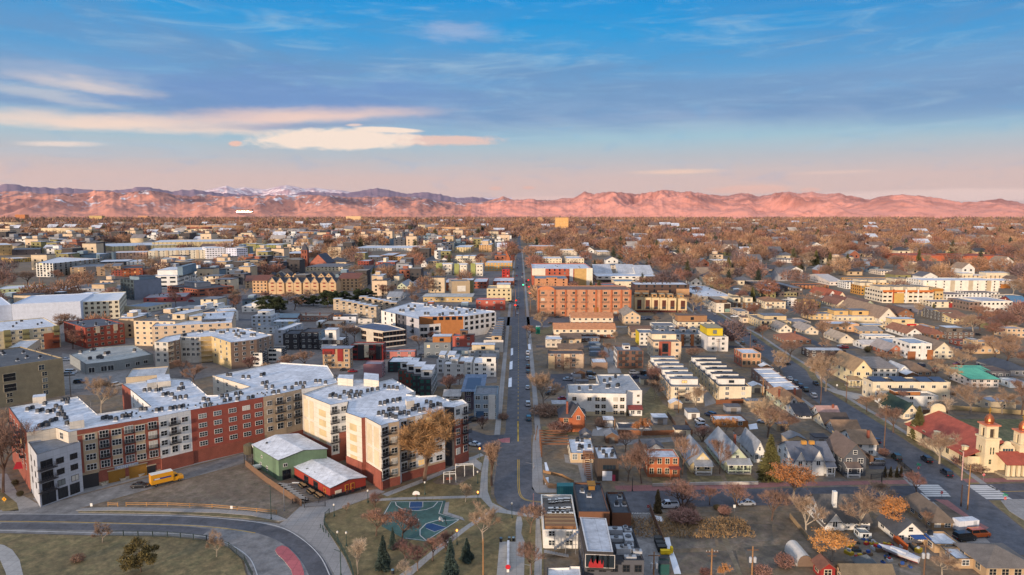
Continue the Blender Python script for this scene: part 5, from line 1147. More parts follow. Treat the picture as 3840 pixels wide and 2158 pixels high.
tower(0,tw,HT,'tower');x2=u(1941,712);tower(x2,tw*.9,HT*.8,'tower')
b=MB();g0,g1=tw,x2;gm_=(g0+g1)/2;gw_=g1-g0
prof=[(g0,0),(g1,0),(g1,HT*.62),(g1-gw_*.14,HT*.64),(g1-gw_*.2,HT*.78),(gm_+gw_*.16,HT*.84)]+[(gm_+gw_*.16*math.cos(math.pi*i/8),HT*.84+gw_*.15*math.sin(math.pi*i/8)) for i in range(1,8)]+[(gm_-gw_*.16,HT*.84),(g0+gw_*.2,HT*.78),(g0+gw_*.14,HT*.64),(g0,HT*.62)]
b.face([(x,.6,z) for x,z in prof],STU);b.face([(x,1.2,z) for x,z in prof[::-1]],STU)
for i in range(len(prof)):(x,z),(x_,z_)=prof[i],prof[(i+1)%len(prof)];b.face([(x,.6,z),(x,1.2,z),(x_,1.2,z_),(x_,.6,z_)],STU)
obj('front_gable',b,ch);windows(ch,(g0,.6),(g1,.6),[HT*.42],[.5],3.2,3.0,STU,C(50,74,84,'glass'),4)
b=MB();NL=34.;NX0=u(1590,700);NX1=x2+tw+1;NW=NX1-NX0;eh=HT*.42;rh=HT*.86;nm=(g0+g1)/2
for q in(((NX0,2),(NX0,NL)),((NX1,2),(NX1,NL)),((NX0,NL),(NX1,NL)),((NX0,2),(NX1,2))):(x,y),(x_,y_)=q;b.face([(x,y,0),(x_,y_,0),(x_,y_,eh),(x,y,eh)],STU)
b.face([(NX0,NL,eh),(NX1,NL,eh),(nm,NL,rh)],STU);obj('nave_wall',b,ch)
rb=MB()
for s_,ex in((0,NX0-.8),(1,NX1+.8)):f=[Vector((ex,2,eh-.3)),Vector((nm,2,rh)),Vector((nm,NL+.3,rh)),Vector((ex,NL+.3,eh-.3))];rb.face([v+Vector((0,0,.2)) for v in f],TILE);rb.face(f[::-1],TILE);[rb.face([f[i],f[(i+1)%4],f[(i+1)%4]+Vector((0,0,.2)),f[i]+Vector((0,0,.2))],TILE) for i in range(4)]
nr=obj('nave_roof',rb,ch)
pts=[(NX0-.8,eh-.3)]+[(nm-2.6,rh-1.2),(nm-2.4,rh+.2)]+[(nm+2.4*math.cos(math.pi-math.pi*i/8),rh+.2+1.9*math.sin(math.pi*i/8)) for i in range(1,8)]+[(nm+2.4,rh+.2),(nm+2.6,rh-1.2),(NX1+.8,eh-.3)]
b=MB();b.face([(x,NL+.35,z+.5) for x,z in pts],STU);b.face([(x,NL+.95,z+.5) for x,z in pts[::-1]],STU)
for i in range(len(pts)-1):(x,z),(x_,z_)=pts[i],pts[i+1];b.face([(x,NL+.35,z+.5),(x,NL+.95,z+.5),(x_,NL+.95,z_+.5),(x_,NL+.35,z_+.5)],STU)
obj('rear_gable',b,ch)
for y in(6,13,20):b=MB();b.lathe([(.9,eh-.2),(.9,eh+1.7),(1.1,eh+1.8),(0,eh+2.1)],STU,8,(NX0+1.6,y,0));obj('buttress',b,ch)
windows(ch,(NX0,NL),(NX0,2),[1.6],[.12,.3,.5,.7,.9],1.6,3.2,STU,C(60,66,60,'glass'),2)
b=MB();b.box(g0-.5,g1+.5,-4.4,-3.9,3.9,4.3,STU)
for i in range(5):x=g0+(g1-g0)*i/4;b.box(x-.4,x+.4,-4.5,-3.8,.6,3.9,STU)
b.box(g0-1,g1+1,-5.5,.5,0,.6,C(170,156,130));pv=obj('porch',b,ch);rb=MB();f=[Vector((g0-1,-5,4.2)),Vector((g1+1,-5,4.2)),Vector((g1+1,.55,6.3)),Vector((g0-1,.55,6.3))];rb.face(f,TILE);rb.face([v-Vector((0,0,.2)) for v in f[::-1]],TILE);obj('porch_roof',rb,pv)
# middle distance, left
reg(*E_)
r,W_,D_p,H_t,rz=Ap('tan brick tower block with few windows at the left edge behind the street corner',-40,1238,(605,1140),None,1062,C(164,148,116,'brick'),C(96,100,104,'membrane'),5,h=hgt(605,1140,1500),cols=0,scols=0,nunit=12,cap=TAN2,side=False)
def wr(root,a,b,zs,ts,w,h,**k):windows(root,a,b,zs,ts,w,h,**k)
ht=hgt(605,1140,1500);wd=(P(605,1140,ht)-P(-40,1238,ht)).length;wr(r,(0,0),(wd,0),[9.8,5.6],[.18],4.4,3.2,fr=CRM,gl=GLASS[0],split=1);wr(r,(0,0),(wd,0),[12.2],[.66],2.2,2.2,fr=CRM,split=2);wr(r,(0,0),(wd,0),[9.6,7.,4.4,1.8],[.7],2.0,1.8,fr=CRM)
wr(r,(0,0),(wd,0),[3.6,1.2],[.16],2.2,1.6,fr=CRM)
Ap('long apartment shell wrapped in white sheeting, left edge of the middle distance',110,622,(775,594),832,545,C(214,222,234,'siding'),C(206,214,226),4,cols=0,side=False,cap=C(214,222,234))
Ap('short wrapped end of the white sheeted shell at the left edge',-120,642,(108,626),842,560,C(200,210,226,'siding'),C(206,214,226),4,cols=0,side=False,cap=C(214,222,234))
Ap('cream building shell with rows of dark openings beside the white sheeting',800,600,(1150,584),778,518,C(222,212,184),C(224,226,228),4,cols=6,gl=GLASS[0],fr=BEIGE,ww=1.9,wh=1.9,cap=WHITE)
Ap('cream and brown apartment block with olive bays and dark balconies at the left edge',-60,892,(576,832),1110,792,C(206,192,158,'panel'),MEMB,4,cols=9,strips=((.14,.24,0,1.04,OLIVE,.5),(.42,.52,0,1.0,OLIVE,.5),(.74,.98,.0,.72,C(160,88,60),.25),(.9,.99,.6,1.04,OLIVE,.6)),bal=(.2,.47,.93),nunit=6)
Ap('red brick four-storey building with dark flat roof between the cream blocks',822,850,(1200,808),1052,768,C(150,72,56,'brick'),C(92,98,108,'membrane'),4,cols=6,strips=((.26,.36,.68,1.0,BEIGE,.3),(.72,.82,.7,1.02,BEIGE,.3)),nunit=8,fr=BEIGE,cap=C(190,120,90),scols=3)
Ap('tall beige block with rooftop machinery behind the beige corner block',1290,782,(1690,790),1022,702,C(214,190,156),C(120,118,116,'membrane'),5,cols=6,pent=[(.7,1.0,.3,.9,3.4,BEIGE,MEMB)],nunit=12,scols=0,gl=GLASS[0])
Ap('long beige block with rows of condensers on white roof bands',1465,838,(2240,800),1072,722,C(212,186,154),MEMB,5,cols=9,pent=[(.42,.58,.35,.6,2.6,BEIGE,MEMB),(.2,.5,.75,.9,.7,DGREY,DGREY),(.6,.9,.2,.3,.7,DGREY,DGREY)],nunit=8,gl=GLASS[0])
r,poly,mb=pbld('U-shaped apartment building with brown and white panels around a yellow court','apartment building','apartment_building',[(1490,985),(1622,990),(1740,962),(1745,938),(1937,938),(2040,932),(2226,992),(2480,962),(2640,918),(2290,845),(1900,882),(1600,932)],hgt(1622,990,1250),C(206,200,188,'ribbed'),MEMB,walls={0:C(206,200,188,'ribbed'),1:C(140,116,96,'panel'),3:C(214,210,200,'ribbed'),4:C(190,164,112),5:C(204,182,134),6:C(140,116,98,'panel'),7:C(150,128,110,'panel')});hh=hgt(1622,990,1250)
zs=[hh*(i+.32)/5 for i in range(5)]
for i,ts,gl_ in((0,[.25,.75],None),(1,[.3,.75],GLASS[0]),(3,[.15,.35,.6,.85],None),(5,[.2,.5,.8],None),(6,[.2,.5,.8],GLASS[0]),(7,[.2,.5,.8],None)):windows(r,poly[i],poly[i+1],zs[1:],ts,1.6,1.6,lod=1,gl=gl_)
balconies(r,poly[4],poly[5],zs,[.5],7,1.2,BEIGE);balconies(r,poly[1],poly[2],zs[1:],[.12],3,1.2,BEIGE);obj('wall',mb,r)
units(r,[(P(x,y,hh).x-r.location.x,P(x,y,hh).y-r.location.y) for x,y in((1760,930),(1790,925),(1920,890),(1950,888),(2040,880),(2070,880),(2130,900),(2160,900),(2200,880),(2260,890),(2300,885),(2330,910),(2360,910),(2280,925),(2310,940),(2430,925),(2460,925))],hh-.44,sc=1.6)
r,poly,mb=pbld('low grey warehouse with broad pale roof and lamps at its car park','warehouse','warehouse',[(830,1202),(1165,1162),(1480,1104),(1290,1016),(905,1040),(672,1106)],hgt(830,1202,1300),C(140,146,146,'panel'),C(178,182,178,'membrane'));windows(r,poly[0],poly[1],[.4,],[.15,.5,.7],2.6,2.6,lod=1,gl=GLASS[0]);windows(r,poly[1],poly[2],[.8],[.2,.5,.75],2.2,1.8,lod=1,gl=GLASS[0]);obj('wall',mb,r)
hh=hgt(830,1202,1300);units(r,[(P(x,y,hh).x-r.location.x,P(x,y,hh).y-r.location.y) for x,y in((780,1090),(890,1070),(910,1068),(870,1155),(950,1145),(985,1148),(970,1135),(1020,1105),(1050,1100),(1300,1075))],hh-.44,sc=1.8)
Co('small low building with stained white roof behind the big apartment block',1215,1330,(1600,1300),None,1250,BEIGE,C(196,200,204,'membrane'),1,h=6.,cols=0,side=False)
Co('shed with striped white metal roof at the left edge behind the tan tower',-60,1130,(165,1115),None,985,BEIGE,C(204,210,216,'membrane'),1,h=7.,cols=0)
Of('dark glass office tower with plain grey side wall beside the white office',1160,378,(1290,390),568,335,C(60,74,80),DARKROOF,5,cols=4,ww=3.2,wh=2.4,gl=GLASS[1],fr=BEIGE,wall2=C(128,136,148),scols=0,pent=[(.3,1,.2,.8,3,BLUEG,DARKROOF)])
Of('white modern office with long window bands and stepped top',1450,350,(1710,346),472,302,C(222,222,216),MEMB,3,cols=3,ww=9.,wh=1.8,gl=GLASS[1],pent=[(.08,.9,.25,.9,5,WHITE,MEMB),(.95,1.15,.1,.9,9,BLUEG,BLUEG)])
Co('cream two-storey wing left of the brick building under the script sign',1730,468,(1900,462),535,425,CRM,DARKROOF,2,cols=4,ww=2.6,fr=BEIGE)
r,W_,D_p,H_t,rz=Co('brown brick building carrying a large white script sign on its roof',1905,478,(2260,446),552,420,C(160,96,70,'brick'),DARKROOF,2,cols=4,ww=5.,gl=GLASS[1],fr=BEIGE,pent=[(.3,.7,.4,.8,4,GREY,GREYROOF)])
b=MB();b.box(W_*.2,W_*.5,D_p*.5,D_p*.5+.3,H_t+4,H_t+4.5,METAL);b.box(W_*.22,W_*.23,D_p*.5,D_p*.5+.3,H_t-.4,H_t+4,METAL);b.box(W_*.47,W_*.48,D_p*.5,D_p*.5+.3,H_t-.4,H_t+4,METAL);so=obj('sign_frame',b,r);text('Olinger',7.5,so,(W_*.35,D_p*.48,H_t+8.),FWHITE)
Co('low pinkish-red building with cluttered roof on the corner before the offices',1385,562,(1795,548),608,520,C(160,84,80),C(150,150,160,'membrane'),1,cols=5,nunit=6)
r,poly,mb=pbld('long grey apartment slab with white end and dark top floor at the far left','apartment building','apartment_building',[(345,225),(510,229),(970,182),(560,166)],hgt(510,229,362),C(150,146,138,'panel'),MEMB,walls={0:C(218,216,206,'panel')});hh=hgt(510,229,362)
for i,ts in((0,[.12,.3,.5,.7,.9]),(1,[.05+.1*k for k in range(10)])):windows(r,poly[i],poly[i+1],[hh*(k+.3)/6 for k in range(6)],ts,3.,2.2,wallmb=mb)
obj('wall',mb,r)
Ap('tan and brown apartment terraces before the long grey slab',675,268,(1165,254),358,236,C(176,150,120),GREYROOF,4,cols=9,strips=((.3,.5,0,1.05,DGREY,.4),(.68,.8,0,1.04,C(118,122,126),.4)))
Of('orange brick office block with square windows left of the white office',1180,278,(1374,272),358,252,ORB,DARKROOF,3,cols=4);Of('dark red brick office wing beside the orange brick office',1376,292,(1505,276),352,255,C(126,60,48,'brick'),DARKROOF,3,cols=3)
Ap('long white apartment range with many bays before the tan range, far left',1430,108,(1978,98),192,80,C(220,212,190),MEMB,5,cols=13,strips=tuple((q,q+.05,0,1.04,BEIGE,.8) for q in(.12,.3,.48,.66,.84)))
Ap('bright white gridded apartment building at the end of the white range',1992,82,(2178,78),186,66,C(236,236,240),MEMB,5,cols=7,ww=3.);Ap('white and blue end wing of the gridded building',2182,78,(2285,84),182,68,C(206,210,226),MEMB,5,cols=4,ww=3.)
Ap('long pale yellow range with dark window bands behind the white range',1085,64,(1740,46),108,34,C(206,190,140),MEMB,4,cols=16,strips=((.33,.55,0,1.05,DGREY,.4),))
Ap('upper cream range with brown lower walls on the left skyline',1470,24,(2258,14),86,2,C(200,182,140),MEMB,5,cols=20,strips=((.6,.98,0,.6,C(110,66,52),.4),))
Co('pinkish hotel block with grey tower beside the white range',1078,126,(1415,120),190,112,PINKT,MEMB,4,cols=10,strips=((0,.12,0,1.1,BLUEG,.6),));Co('grey-blue hotel wing left of the pink hotel',960,140,(1075,126),195,118,BLUEG,MEMB,4,cols=4)
Co('yellow-lit low block at the far left beside the field',130,182,(305,174),220,168,C(196,160,84),MEMB,2,cols=8);Co('tan block at the left edge below the trees',-60,52,(120,48),152,32,C(190,160,110),MEMB,3,cols=3);Co('dark flat hall beside the tan block at the far left',112,96,(390,90),150,80,C(70,66,70),GREYROOF,2,cols=3)  # first block: yellow light on it is put into the wall colour
Co('low building with wide white roof before the dark tower',-40,478,(380,462),516,446,C(160,170,130),MEMB,1,cols=8);Co('pale warehouse row with grey roofs before the dark glass tower',395,492,(720,478),520,455,GREY,MEMB,1,cols=7)
Co('grey flat-roofed block with tan upper box left of the dark glass tower',740,470,(1145,474),526,430,GREY,GREYROOF,2,cols=8,pent=[(.3,.6,.1,.6,4,TAN,GREYROOF)])
Co('low shed with ribbed blue-grey roof beside the cream shell',1185,640,(1425,648),692,592,C(206,196,170),C(120,140,164,'membrane'),1,cols=0)
Co('dark low hall with white roof in the far left distance',930,214,(1230,208),250,192,DGREY,MEMB,2,cols=6);Co('white low hall beside the dark hall, far left',1225,214,(1470,204),245,196,WHITE,MEMB,2,cols=6)
Ap('narrow yellow-green apartment block at the far left centre',2470,40,(2576,36),108,30,OLIVE,MEMB,4,cols=4)
Ho('grey-roofed brown building with pale gables beside the brick sign building',2368,402,(2520,398),470,362,TAN,C(112,72,58,'shingle'),3,'gu',rise=4,cols=3)
To('white cube townhouses behind the beige block',1910,662,(2130,664),735,632,WHITE,MEMB,2,cols=5,pent=[(.1,.3,.2,.8,3,WHITE),(.6,.8,.2,.8,3,WHITE)]);To('white townhouse with brown corner before the pine row',2105,700,(2300,688),792,665,WHITE,MEMB,3,cols=3,strips=((.1,.3,.3,.8,C(140,92,66),.3),));To('white stepped townhouse left of the tall pines',2335,642,(2540,640),700,612,WHITE,MEMB,2,cols=3,pent=[(.4,1,.2,.9,2.5,WHITE)])
reg(*F_)
r,W_,D_p,H_t,rz=bld('dark red stone church with gabled hall and blue slate roof, beside its square tower','church','church',(542,226),712,262,145,C(176,108,88,'brick'),C(64,70,84,'shingle'),1,'gv',rise=hgt(626,140,262)-hgt(542,226,262),cols=3,d=42,ov=.8)
b=MB();tx=-11.;th=hgt(510,118,292);b.box(tx,tx+9,-3,6,0,th,C(150,86,66,'brick'));tw_=obj('tower',b,r);b=MB();b.lathe([(6.6,0),(0,th*.42)],C(70,70,78,'shingle'),4);o=obj('spire',b,tw_,(tx+4.5,1.5,th));o.rotation_euler.z=math.pi/4;windows(tw_,(tx,-3),(tx+9,-3),[th*.8,th*.5],[.3,.7],1.6,4.2,lod=1,gl=GLASS[0],fr=C(150,86,66,'brick'),split=1)
Co('cream church hall with grey roof and tall windows below the stone church',508,262,862,298,232,CRM,C(130,124,122,'shingle'),2,'hip',rise=2.5,cols=10)
lab=['outer left double townhouse of the front row with twin dark gables','second double townhouse of the gabled front row','third double townhouse of the gabled front row','double townhouse next to the brown-roofed end block, front row']
for i,(x0,x1) in enumerate(((145,300),(312,466),(478,632),(645,802))):
 r,W_,D_p,H_t,rz=To(lab[i],x0,412,x1,525,385,C(196,164,124),SHD,3,'gu',rise=4.,group='tan gabled townhouses before the pines',cols=4,bal=(.28,.72),d=16,fr=CRM,side=False)
 for u0 in(.02,.52):front_gable(r,W_*u0,W_*(u0+.46),H_t-.3,5,8,C(200,168,128),SHD,win=False)
 for u0 in(.25,.75):aw=MB();aw.face([(-1.2,-1.1,0),(1.2,-1.1,0),(1.2,0,.9),(-1.2,0,.9)],C(140,44,40));me=aw.mesh('awning');[obj('awning',me,r,(W_*u0,-.45,H_t*q)) for q in(.3,.63,.9)]
for i,(x0,x1) in enumerate(((140,208),(206,278),(296,366),(368,440),(460,528),(530,600),(622,690),(692,764))):
 r,W_,D_p,H_t,rz=To('small tan townhouse with dark gable in the back row behind the double townhouses',x0,358,x1,392,335,C(196,164,124),SHD,2,'gv',rise=4.5,group='back row of gabled townhouses',cols=2,d=12,side=False)
Ap('tan end block with brown hipped roof at the right of the gabled row',815,376,1012,492,342,C(196,160,120),C(116,70,56,'shingle'),4,'gu',rise=4.2,cols=5,bal=(.5,),fr=CRM,gmat=C(196,160,120));Ap('tan end block with brown roof at the left of the gabled row',-10,395,132,515,362,C(196,160,120),C(116,70,56,'shingle'),4,'gu',rise=4.,cols=4)
lab='narrow beige rowhouse with flat overhanging roof cap, stepping down behind the white flat apartment block'
for i,(x,y) in enumerate(((772,606),(835,622),(892,632),(948,644),(1003,657),(1058,668),(1112,682))):To('beige rowhouse tower with overhanging roof cap in the stepped front row',x,y,x+76,y+72+i*7,y-8,C(190,172,146),GREYROOF,3,group='stepped front row of beige rowhouses',cols=1,d=15,pent=[(.0,1,.0,.42,3.2,C(186,170,146),MEMB)],bal=())
for i,(x,y) in enumerate(((1022,582),(1088,596),(1143,606),(1198,616),(1253,628),(1308,640))):To('beige rowhouse tower in the stepped back row near the pines',x,y,x+76,y+60,y-8,C(184,170,148),GREYROOF,3,group='stepped back row of beige rowhouses',cols=1,d=14,pent=[(.0,1,.0,.42,3.2,C(186,170,146),MEMB)])
r,poly,mb=pbld('large white and wood apartment building with many roof units along the street','apartment building','apartment_building',[(1235,682),(1372,716),(1378,712),(1478,738),(1600,768),(1602,742),(1722,742),(2028,736),(2030,740),(2345,696),(2330,686),(1900,640),(1520,602)],hgt(1478,738,945),C(204,204,206,'panel'),MEMB,walls={0:WHITE,1:C(150,96,56),2:C(90,90,96,'panel'),3:C(186,184,186,'panel'),5:WOOD,6:WOOD,8:C(230,224,214)});hh=hgt(1478,738,945)
fl=hh/4;zs=[fl*(i+.3) for i in range(4)]
for i,ts,w_ in((0,[.3,.75],1.8),(2,[.3,.7],1.8),(3,[.5],2.6),(8,[.08,.24,.4,.56,.72,.9],2.4),(6,[.1,.3,.5,.7,.9],2.6)):windows(r,poly[i],poly[i+1],zs[1:] if i!=6 else zs[3:],ts,w_,2.0,fr=FDARK,gl=GLASS[0],lod=1)
balconies(r,poly[3],poly[4],zs[1:],[.5],3,1.2);
wg,wp=block(r,[(1602,820),(1690,818),(1982,792),(1960,752),(1600,760)],hgt(1602,820,962),C(228,222,212),C(120,122,128,'membrane'));hb=hgt(1602,820,962);windows(wg,wp[0],wp[1],[hb*.55,hb*.12],[.3,.7],2.,2.2,fr=FDARK,gl=GLASS[0],lod=1);windows(wg,wp[1],wp[2],[hb*.55,hb*.12],[.1,.28,.46,.64,.84],2.6,2.4,fr=FDARK,gl=GLASS[0],lod=1)
obj('wall',mb,r);units(r,[(P(x,y,hh).x-r.location.x,P(x,y,hh).y-r.location.y) for x,y in((1420,690),(1450,692),(1520,680),(1545,682),(1660,722),(1690,722),(1800,735),(1830,725),(1905,722),(1930,722),(1990,712),(2060,705),(2090,690),(2110,680),(2140,695),(1740,640),(1760,650),(1840,660),(1850,645),(1900,655),(1925,668),(1960,680),(1660,640),(1690,640),(1560,650),(1500,650))],hh-.44,sc=2.)
r,poly,mb=pbld('white framed office with blue solar roof and deep window bays, before the white apartment block','office building','office_building',[(985,828),(1045,850),(1262,884),(1466,862),(1300,815),(1165,800)],hgt(1262,884,1045),C(224,220,208),C(92,108,136,'membrane'),walls={0:C(206,200,188),1:C(196,186,168)});hh=hgt(1262,884,1045);windows(r,poly[1],poly[2],[hh*.62,hh*.3],[.1,.65,.88],4.4,2.2,fr=C(150,112,80),gl=GLASS[0],lod=1,split=3);windows(r,poly[2],poly[3],[hh*.7,hh*.38,hh*.06],[.25,.74],8.5,2.4,fr=C(170,130,96),gl=GLASS[0],lod=1,split=4);obj('wall',mb,r)
To('pale grey long townhouse with flat white roof left of the black townhouses',205,868,(300,870),1010,805,C(170,176,184),MEMB,3,cols=1,d=26);To('black cube townhouse with tall slot windows',285,908,442,1062,868,BLACK,DARKROOF,3,cols=2,wall2=C(60,62,68));To('black and grey townhouse with balconies right of the black cube',452,890,630,1060,850,C(54,54,60),DARKROOF,3,cols=3,wall2=BLUEG,scols=2,bal=(.7,));To('dark brown low townhouse roof behind the black townhouses',640,870,770,960,835,C(80,62,56),DARKROOF,2,cols=2)
To('white townhouse with glazed corner tower above a black base',612,968,862,1062,930,C(50,50,54),MEMB,2,cols=3,pent=[(.32,.75,.05,.6,6,WHITE,MEMB)],strips=((.2,.78,.0,.55,WHITE,1.2),))
To('tan and red townhouse with curved metal roof beside the power lines',668,1052,930,1240,1030,C(176,146,112),C(150,160,176,'membrane'),4,'over',ov=.8,cols=4,strips=((.0,.45,.72,1.0,C(140,40,36),.4),(.55,.75,.35,1.0,C(140,40,36),.3)),bal=(.2,),gl=GLASS[0])
To('dark red townhouse row with black glass bays right of the curved-roof house',940,1012,1252,1165,985,C(120,34,32),TANROOF,3,cols=4,ww=2.4,wh=3.,gl=GLASS[0],fr=FDARK,strips=((.22,.4,.1,1.03,BLACK,.4),(.42,.56,.2,.98,CRM,.3),(.78,.95,.1,1.03,BLACK,.4)))
To('grey house with lit timber top storey under a white overhanging roof',1648,992,1905,1140,962,C(116,124,128),DARKROOF,2,cols=3,pent=[(.32,1.,.1,.9,3.4,WOOD,MEMB)],wall2=DGREY)
To('salmon red house with small roof towers right of the grey house',1925,930,2130,1036,905,SALM,GREYROOF,2,cols=2,pent=[(.35,.7,.2,.6,3.4,BROWN,GREYROOF),(.5,1,-.02,.3,1.2,SALM,C(140,120,112,'membrane'))])
To('grey flat-roofed house in the middle of the modern houses',1908,1070,2105,1112,1032,BLUEG,GREYROOF,1,cols=2);To('grey and white house with timber loggia beside the street',2080,1068,2372,1150,1040,C(150,156,160),GREYROOF,2,cols=4,pent=[(.1,.85,.2,.9,3.,C(206,190,156),MEMB)])
To('white modern townhouse with brown side wall at the street',2120,1190,2345,1322,1132,WHITE,MEMB,3,cols=3,wall2=C(124,100,84),pent=[(.4,.98,.1,.6,3.,WHITE,GREYROOF)],gl=GLASS[1]);To('white and brown stepped townhouse left of the brown-sided one',1978,1182,2116,1318,1125,WHITE,MEMB,3,cols=2,strips=((.02,.42,0,1.05,C(124,104,90),.4),));To('white townhouse with roof boxes behind the glass-fronted row',1770,1155,1985,1290,1100,C(214,216,218),MEMB,3,cols=3,pent=[(.1,.35,.1,.8,2.2,WHITE,MEMB),(.5,.8,.1,.8,2.2,WHITE,MEMB)]);To('pale townhouse with roof doorway in front of the white townhouses',1838,1200,2030,1330,1170,C(206,204,198),MEMB,3,cols=2,pent=[(.35,.7,.2,.7,2.4,WHITE,MEMB)])
for i,(x,y) in enumerate(((1400,1262),(1462,1290),(1530,1312),(1600,1345))):To(['brick and green glass rowhouse, rearmost of the glass row','second brick rowhouse with green glass bay','third dark rowhouse with green glass bay','front black rowhouse with tall green glass corner'][i],x,y,x+(92 if i<3 else 118),y+165+6*i,y-62,C(110,60,48,'brick') if i<2 else C(44,46,52),DARKROOF,3,cols=2,ww=2.,wh=2.6,gl=C(30,92,86,'glass'),fr=FDARK,d=20,pent=[(.02,.96,.25,.75,3.,C(206,206,202),MEMB)],wall2=C(176,180,182),group='glass-fronted rowhouses')
To('townhouse under construction wrapped in pink netting',1062,1200,1240,1330,1165,C(160,116,120,'siding'),C(150,140,150),3,cols=0);To('low roof under construction with red scaffolding',1250,1080,1560,1150,1058,C(176,110,100),C(176,180,190,'membrane'),2,cols=3);To('black townhouse with green glass corner behind the netting',1298,1180,1590,1280,1128,C(48,50,56),MEMB,3,cols=4,gl=C(40,96,92,'glass'),fr=FDARK)
for i,(x,y) in enumerate(((0,1092),(95,1052))):To(['black and white cube house at the end of the U-shaped block','tall black and white cube house with framed glass front'][i],x-60*(1-i),y,x+(85 if i==0 else 175),y+130,y-28,WHITE,DARKROOF,3,cols=1,ww=4.2,wh=2.4,gl=GLASS[1],fr=WHITE,wall2=BLACK,strips=((0,.08,0,1.03,BLACK,.3),))
for i in range(8):x=2225+14*i;y=968-24*i;To('narrow white rowhouse of the stepped row beside the straight street',x,y,x+190-12*i,y+118-8*i,y-16,C(206,200,190),C(120,112,108,'membrane'),3,group='stepped white rowhouses along the street',cols=1,pent=[(.4,.9,.1,.8,2.6,C(190,166,132),GREYROOF)],d=9,wall2=C(96,96,100),scols=2)
To('pale grey cube house with white upper box',770,745,(990,742),810,718,C(226,228,230),DARKROOF,2,cols=2,scols=2,pent=[(.0,.3,.3,.9,1.2,WOOD,DARKROOF)]);To('white low house with brown deck left of the cube house',605,790,670,825,770,WHITE,MEMB,1,cols=1);To('brown timber house before the stepped rowhouses',650,812,830,850,775,BROWN,TANROOF,2,cols=3);To('grey house with patio left of the white solar office',1010,762,1145,812,740,C(206,200,190),DARKROOF,2,cols=2)
Ho('row of brick cottages with faded flat roofs behind the pale townhouses',380,735,720,790,705,C(140,110,96,'brick'),TANROOF,1,cols=8,chim=[(.3,.4),(.7,.4)],rise=.6);Ho('blue-grey roofed house among the left modern houses',210,752,420,800,728,C(150,110,100,'brick'),BLUEG,1,'gu',rise=2,cols=3)
To('pale blue house group with white terraces at the left of the middle',-20,735,180,840,705,C(186,196,206),MEMB,3,cols=4,pent=[(.2,.8,.3,.9,3,WHITE,MEMB)]);To('blue-grey block with yellow corner before the pale blue house',170,790,395,880,765,C(150,166,176),MEMB,3,cols=3,strips=((.75,.98,0,1.02,C(190,170,110),.3),));To('white flat townhouse with glazed front left of the blue-grey block',30,845,195,905,815,C(196,206,212),GREYROOF,2,cols=3)
Of('tan block with white window panel beside the brick houses',1918,400,(2092,396),545,382,C(176,156,126),GREYROOF,3,cols=0,wall2=C(150,140,124),strips=((.3,.76,.3,.68,C(220,216,204),.3),));Ho('orange brick house left of the tan block',1832,412,1940,492,372,ORB,MEMB,2,cols=3);Ho('brick duplex with white roof right of the tan block',2122,405,2255,470,370,C(160,90,68,'brick'),MEMB,2,cols=4);Co('orange brick shop with white roof at the street',2315,398,2518,438,365,ORB,MEMB,2,cols=5);Ap('cream three-storey flats with green doors beside the street',2255,470,2492,588,440,C(206,190,150),C(176,168,150,'membrane'),3,cols=5,pent=[(.4,.95,.3,.9,3,CRM,MEMB)])
Co('pink-red brick building behind scaffolding at the street corner',2150,580,2432,680,562,SALM,C(150,160,176,'membrane'),2,cols=4,cap=SALM);Co('yellow-orange frame building under construction near the street',2240,222,2500,300,200,C(206,160,96),MEMB,3,cols=8,gl=C(120,170,170,'glass'),ww=2.2);Co('red tower house beside the street before the orange frame',2402,285,2475,362,270,C(170,50,44),DARKROOF,3,cols=2)
r,W_,D_p,H_t,rz=bld('orange gabled church with slender dark spire beside the street','church','church',(2405,180),2480,200,120,ORB,C(70,56,54,'shingle'),1,'gv',rise=14,cols=0,d=20);b=MB();hs=hgt(2500,62,190);b.box(W_+1,W_+8,2,9,0,hs*.42,C(110,60,50,'brick'));tw_=obj('tower',b,r);b=MB();b.lathe([(4.2,hs*.42),(1.2,hs*.62),(0,hs)],C(76,58,54,'shingle'),8,(W_+4.5,5.5,0));obj('spire',b,tw_)
Co('long low canopy building with flat white roof among bare trees',1640,552,2110,600,522,C(196,170,120),C(206,204,196,'membrane'),1,'over',cols=9,ov=1.)
for l,x,y,x2,yb,k in(('yellow-green townhouse with white front, left of three',1765,235,1915,340,222),('yellow-green townhouse with white front in the middle of three',1942,240,2060,345,225),('yellow-green townhouse with white front nearest the street',2100,238,2215,350,222)):To(l,x,y,x2,yb,k,C(222,214,196),MEMB,3,cols=4,strips=((0,.4,0,1.1,C(150,156,92),1.),),scols=3)
To('cream terrace with roof rooms behind the yellow-green townhouses',1945,178,2145,225,160,CRM,MEMB,2,cols=8,pent=[(.02,.3,.2,.8,3,CRM),(.36,.64,.2,.8,3,CRM),(.7,.98,.2,.8,3,CRM)]);Ap('tan stepped tower block far up the street',2180,50,2300,120,28,C(200,160,110),MEMB,5,cols=5,pent=[(.2,.7,.2,.8,8,TAN)]);Ap('cream apartments among trees up the street',1945,72,2100,125,50,C(206,186,140),MEMB,4,cols=6)
Co('long white curved range far behind the trees',965,80,1595,108,56,C(232,226,210),MEMB,2,cols=24);Co('tan brick school with white roof at the stone church',245,132,478,186,108,C(180,130,92,'brick'),MEMB,3,cols=10);Ap('green and tan flats at the left of the stone church',15,50,232,112,34,C(140,140,80),MEMB,4,cols=7)
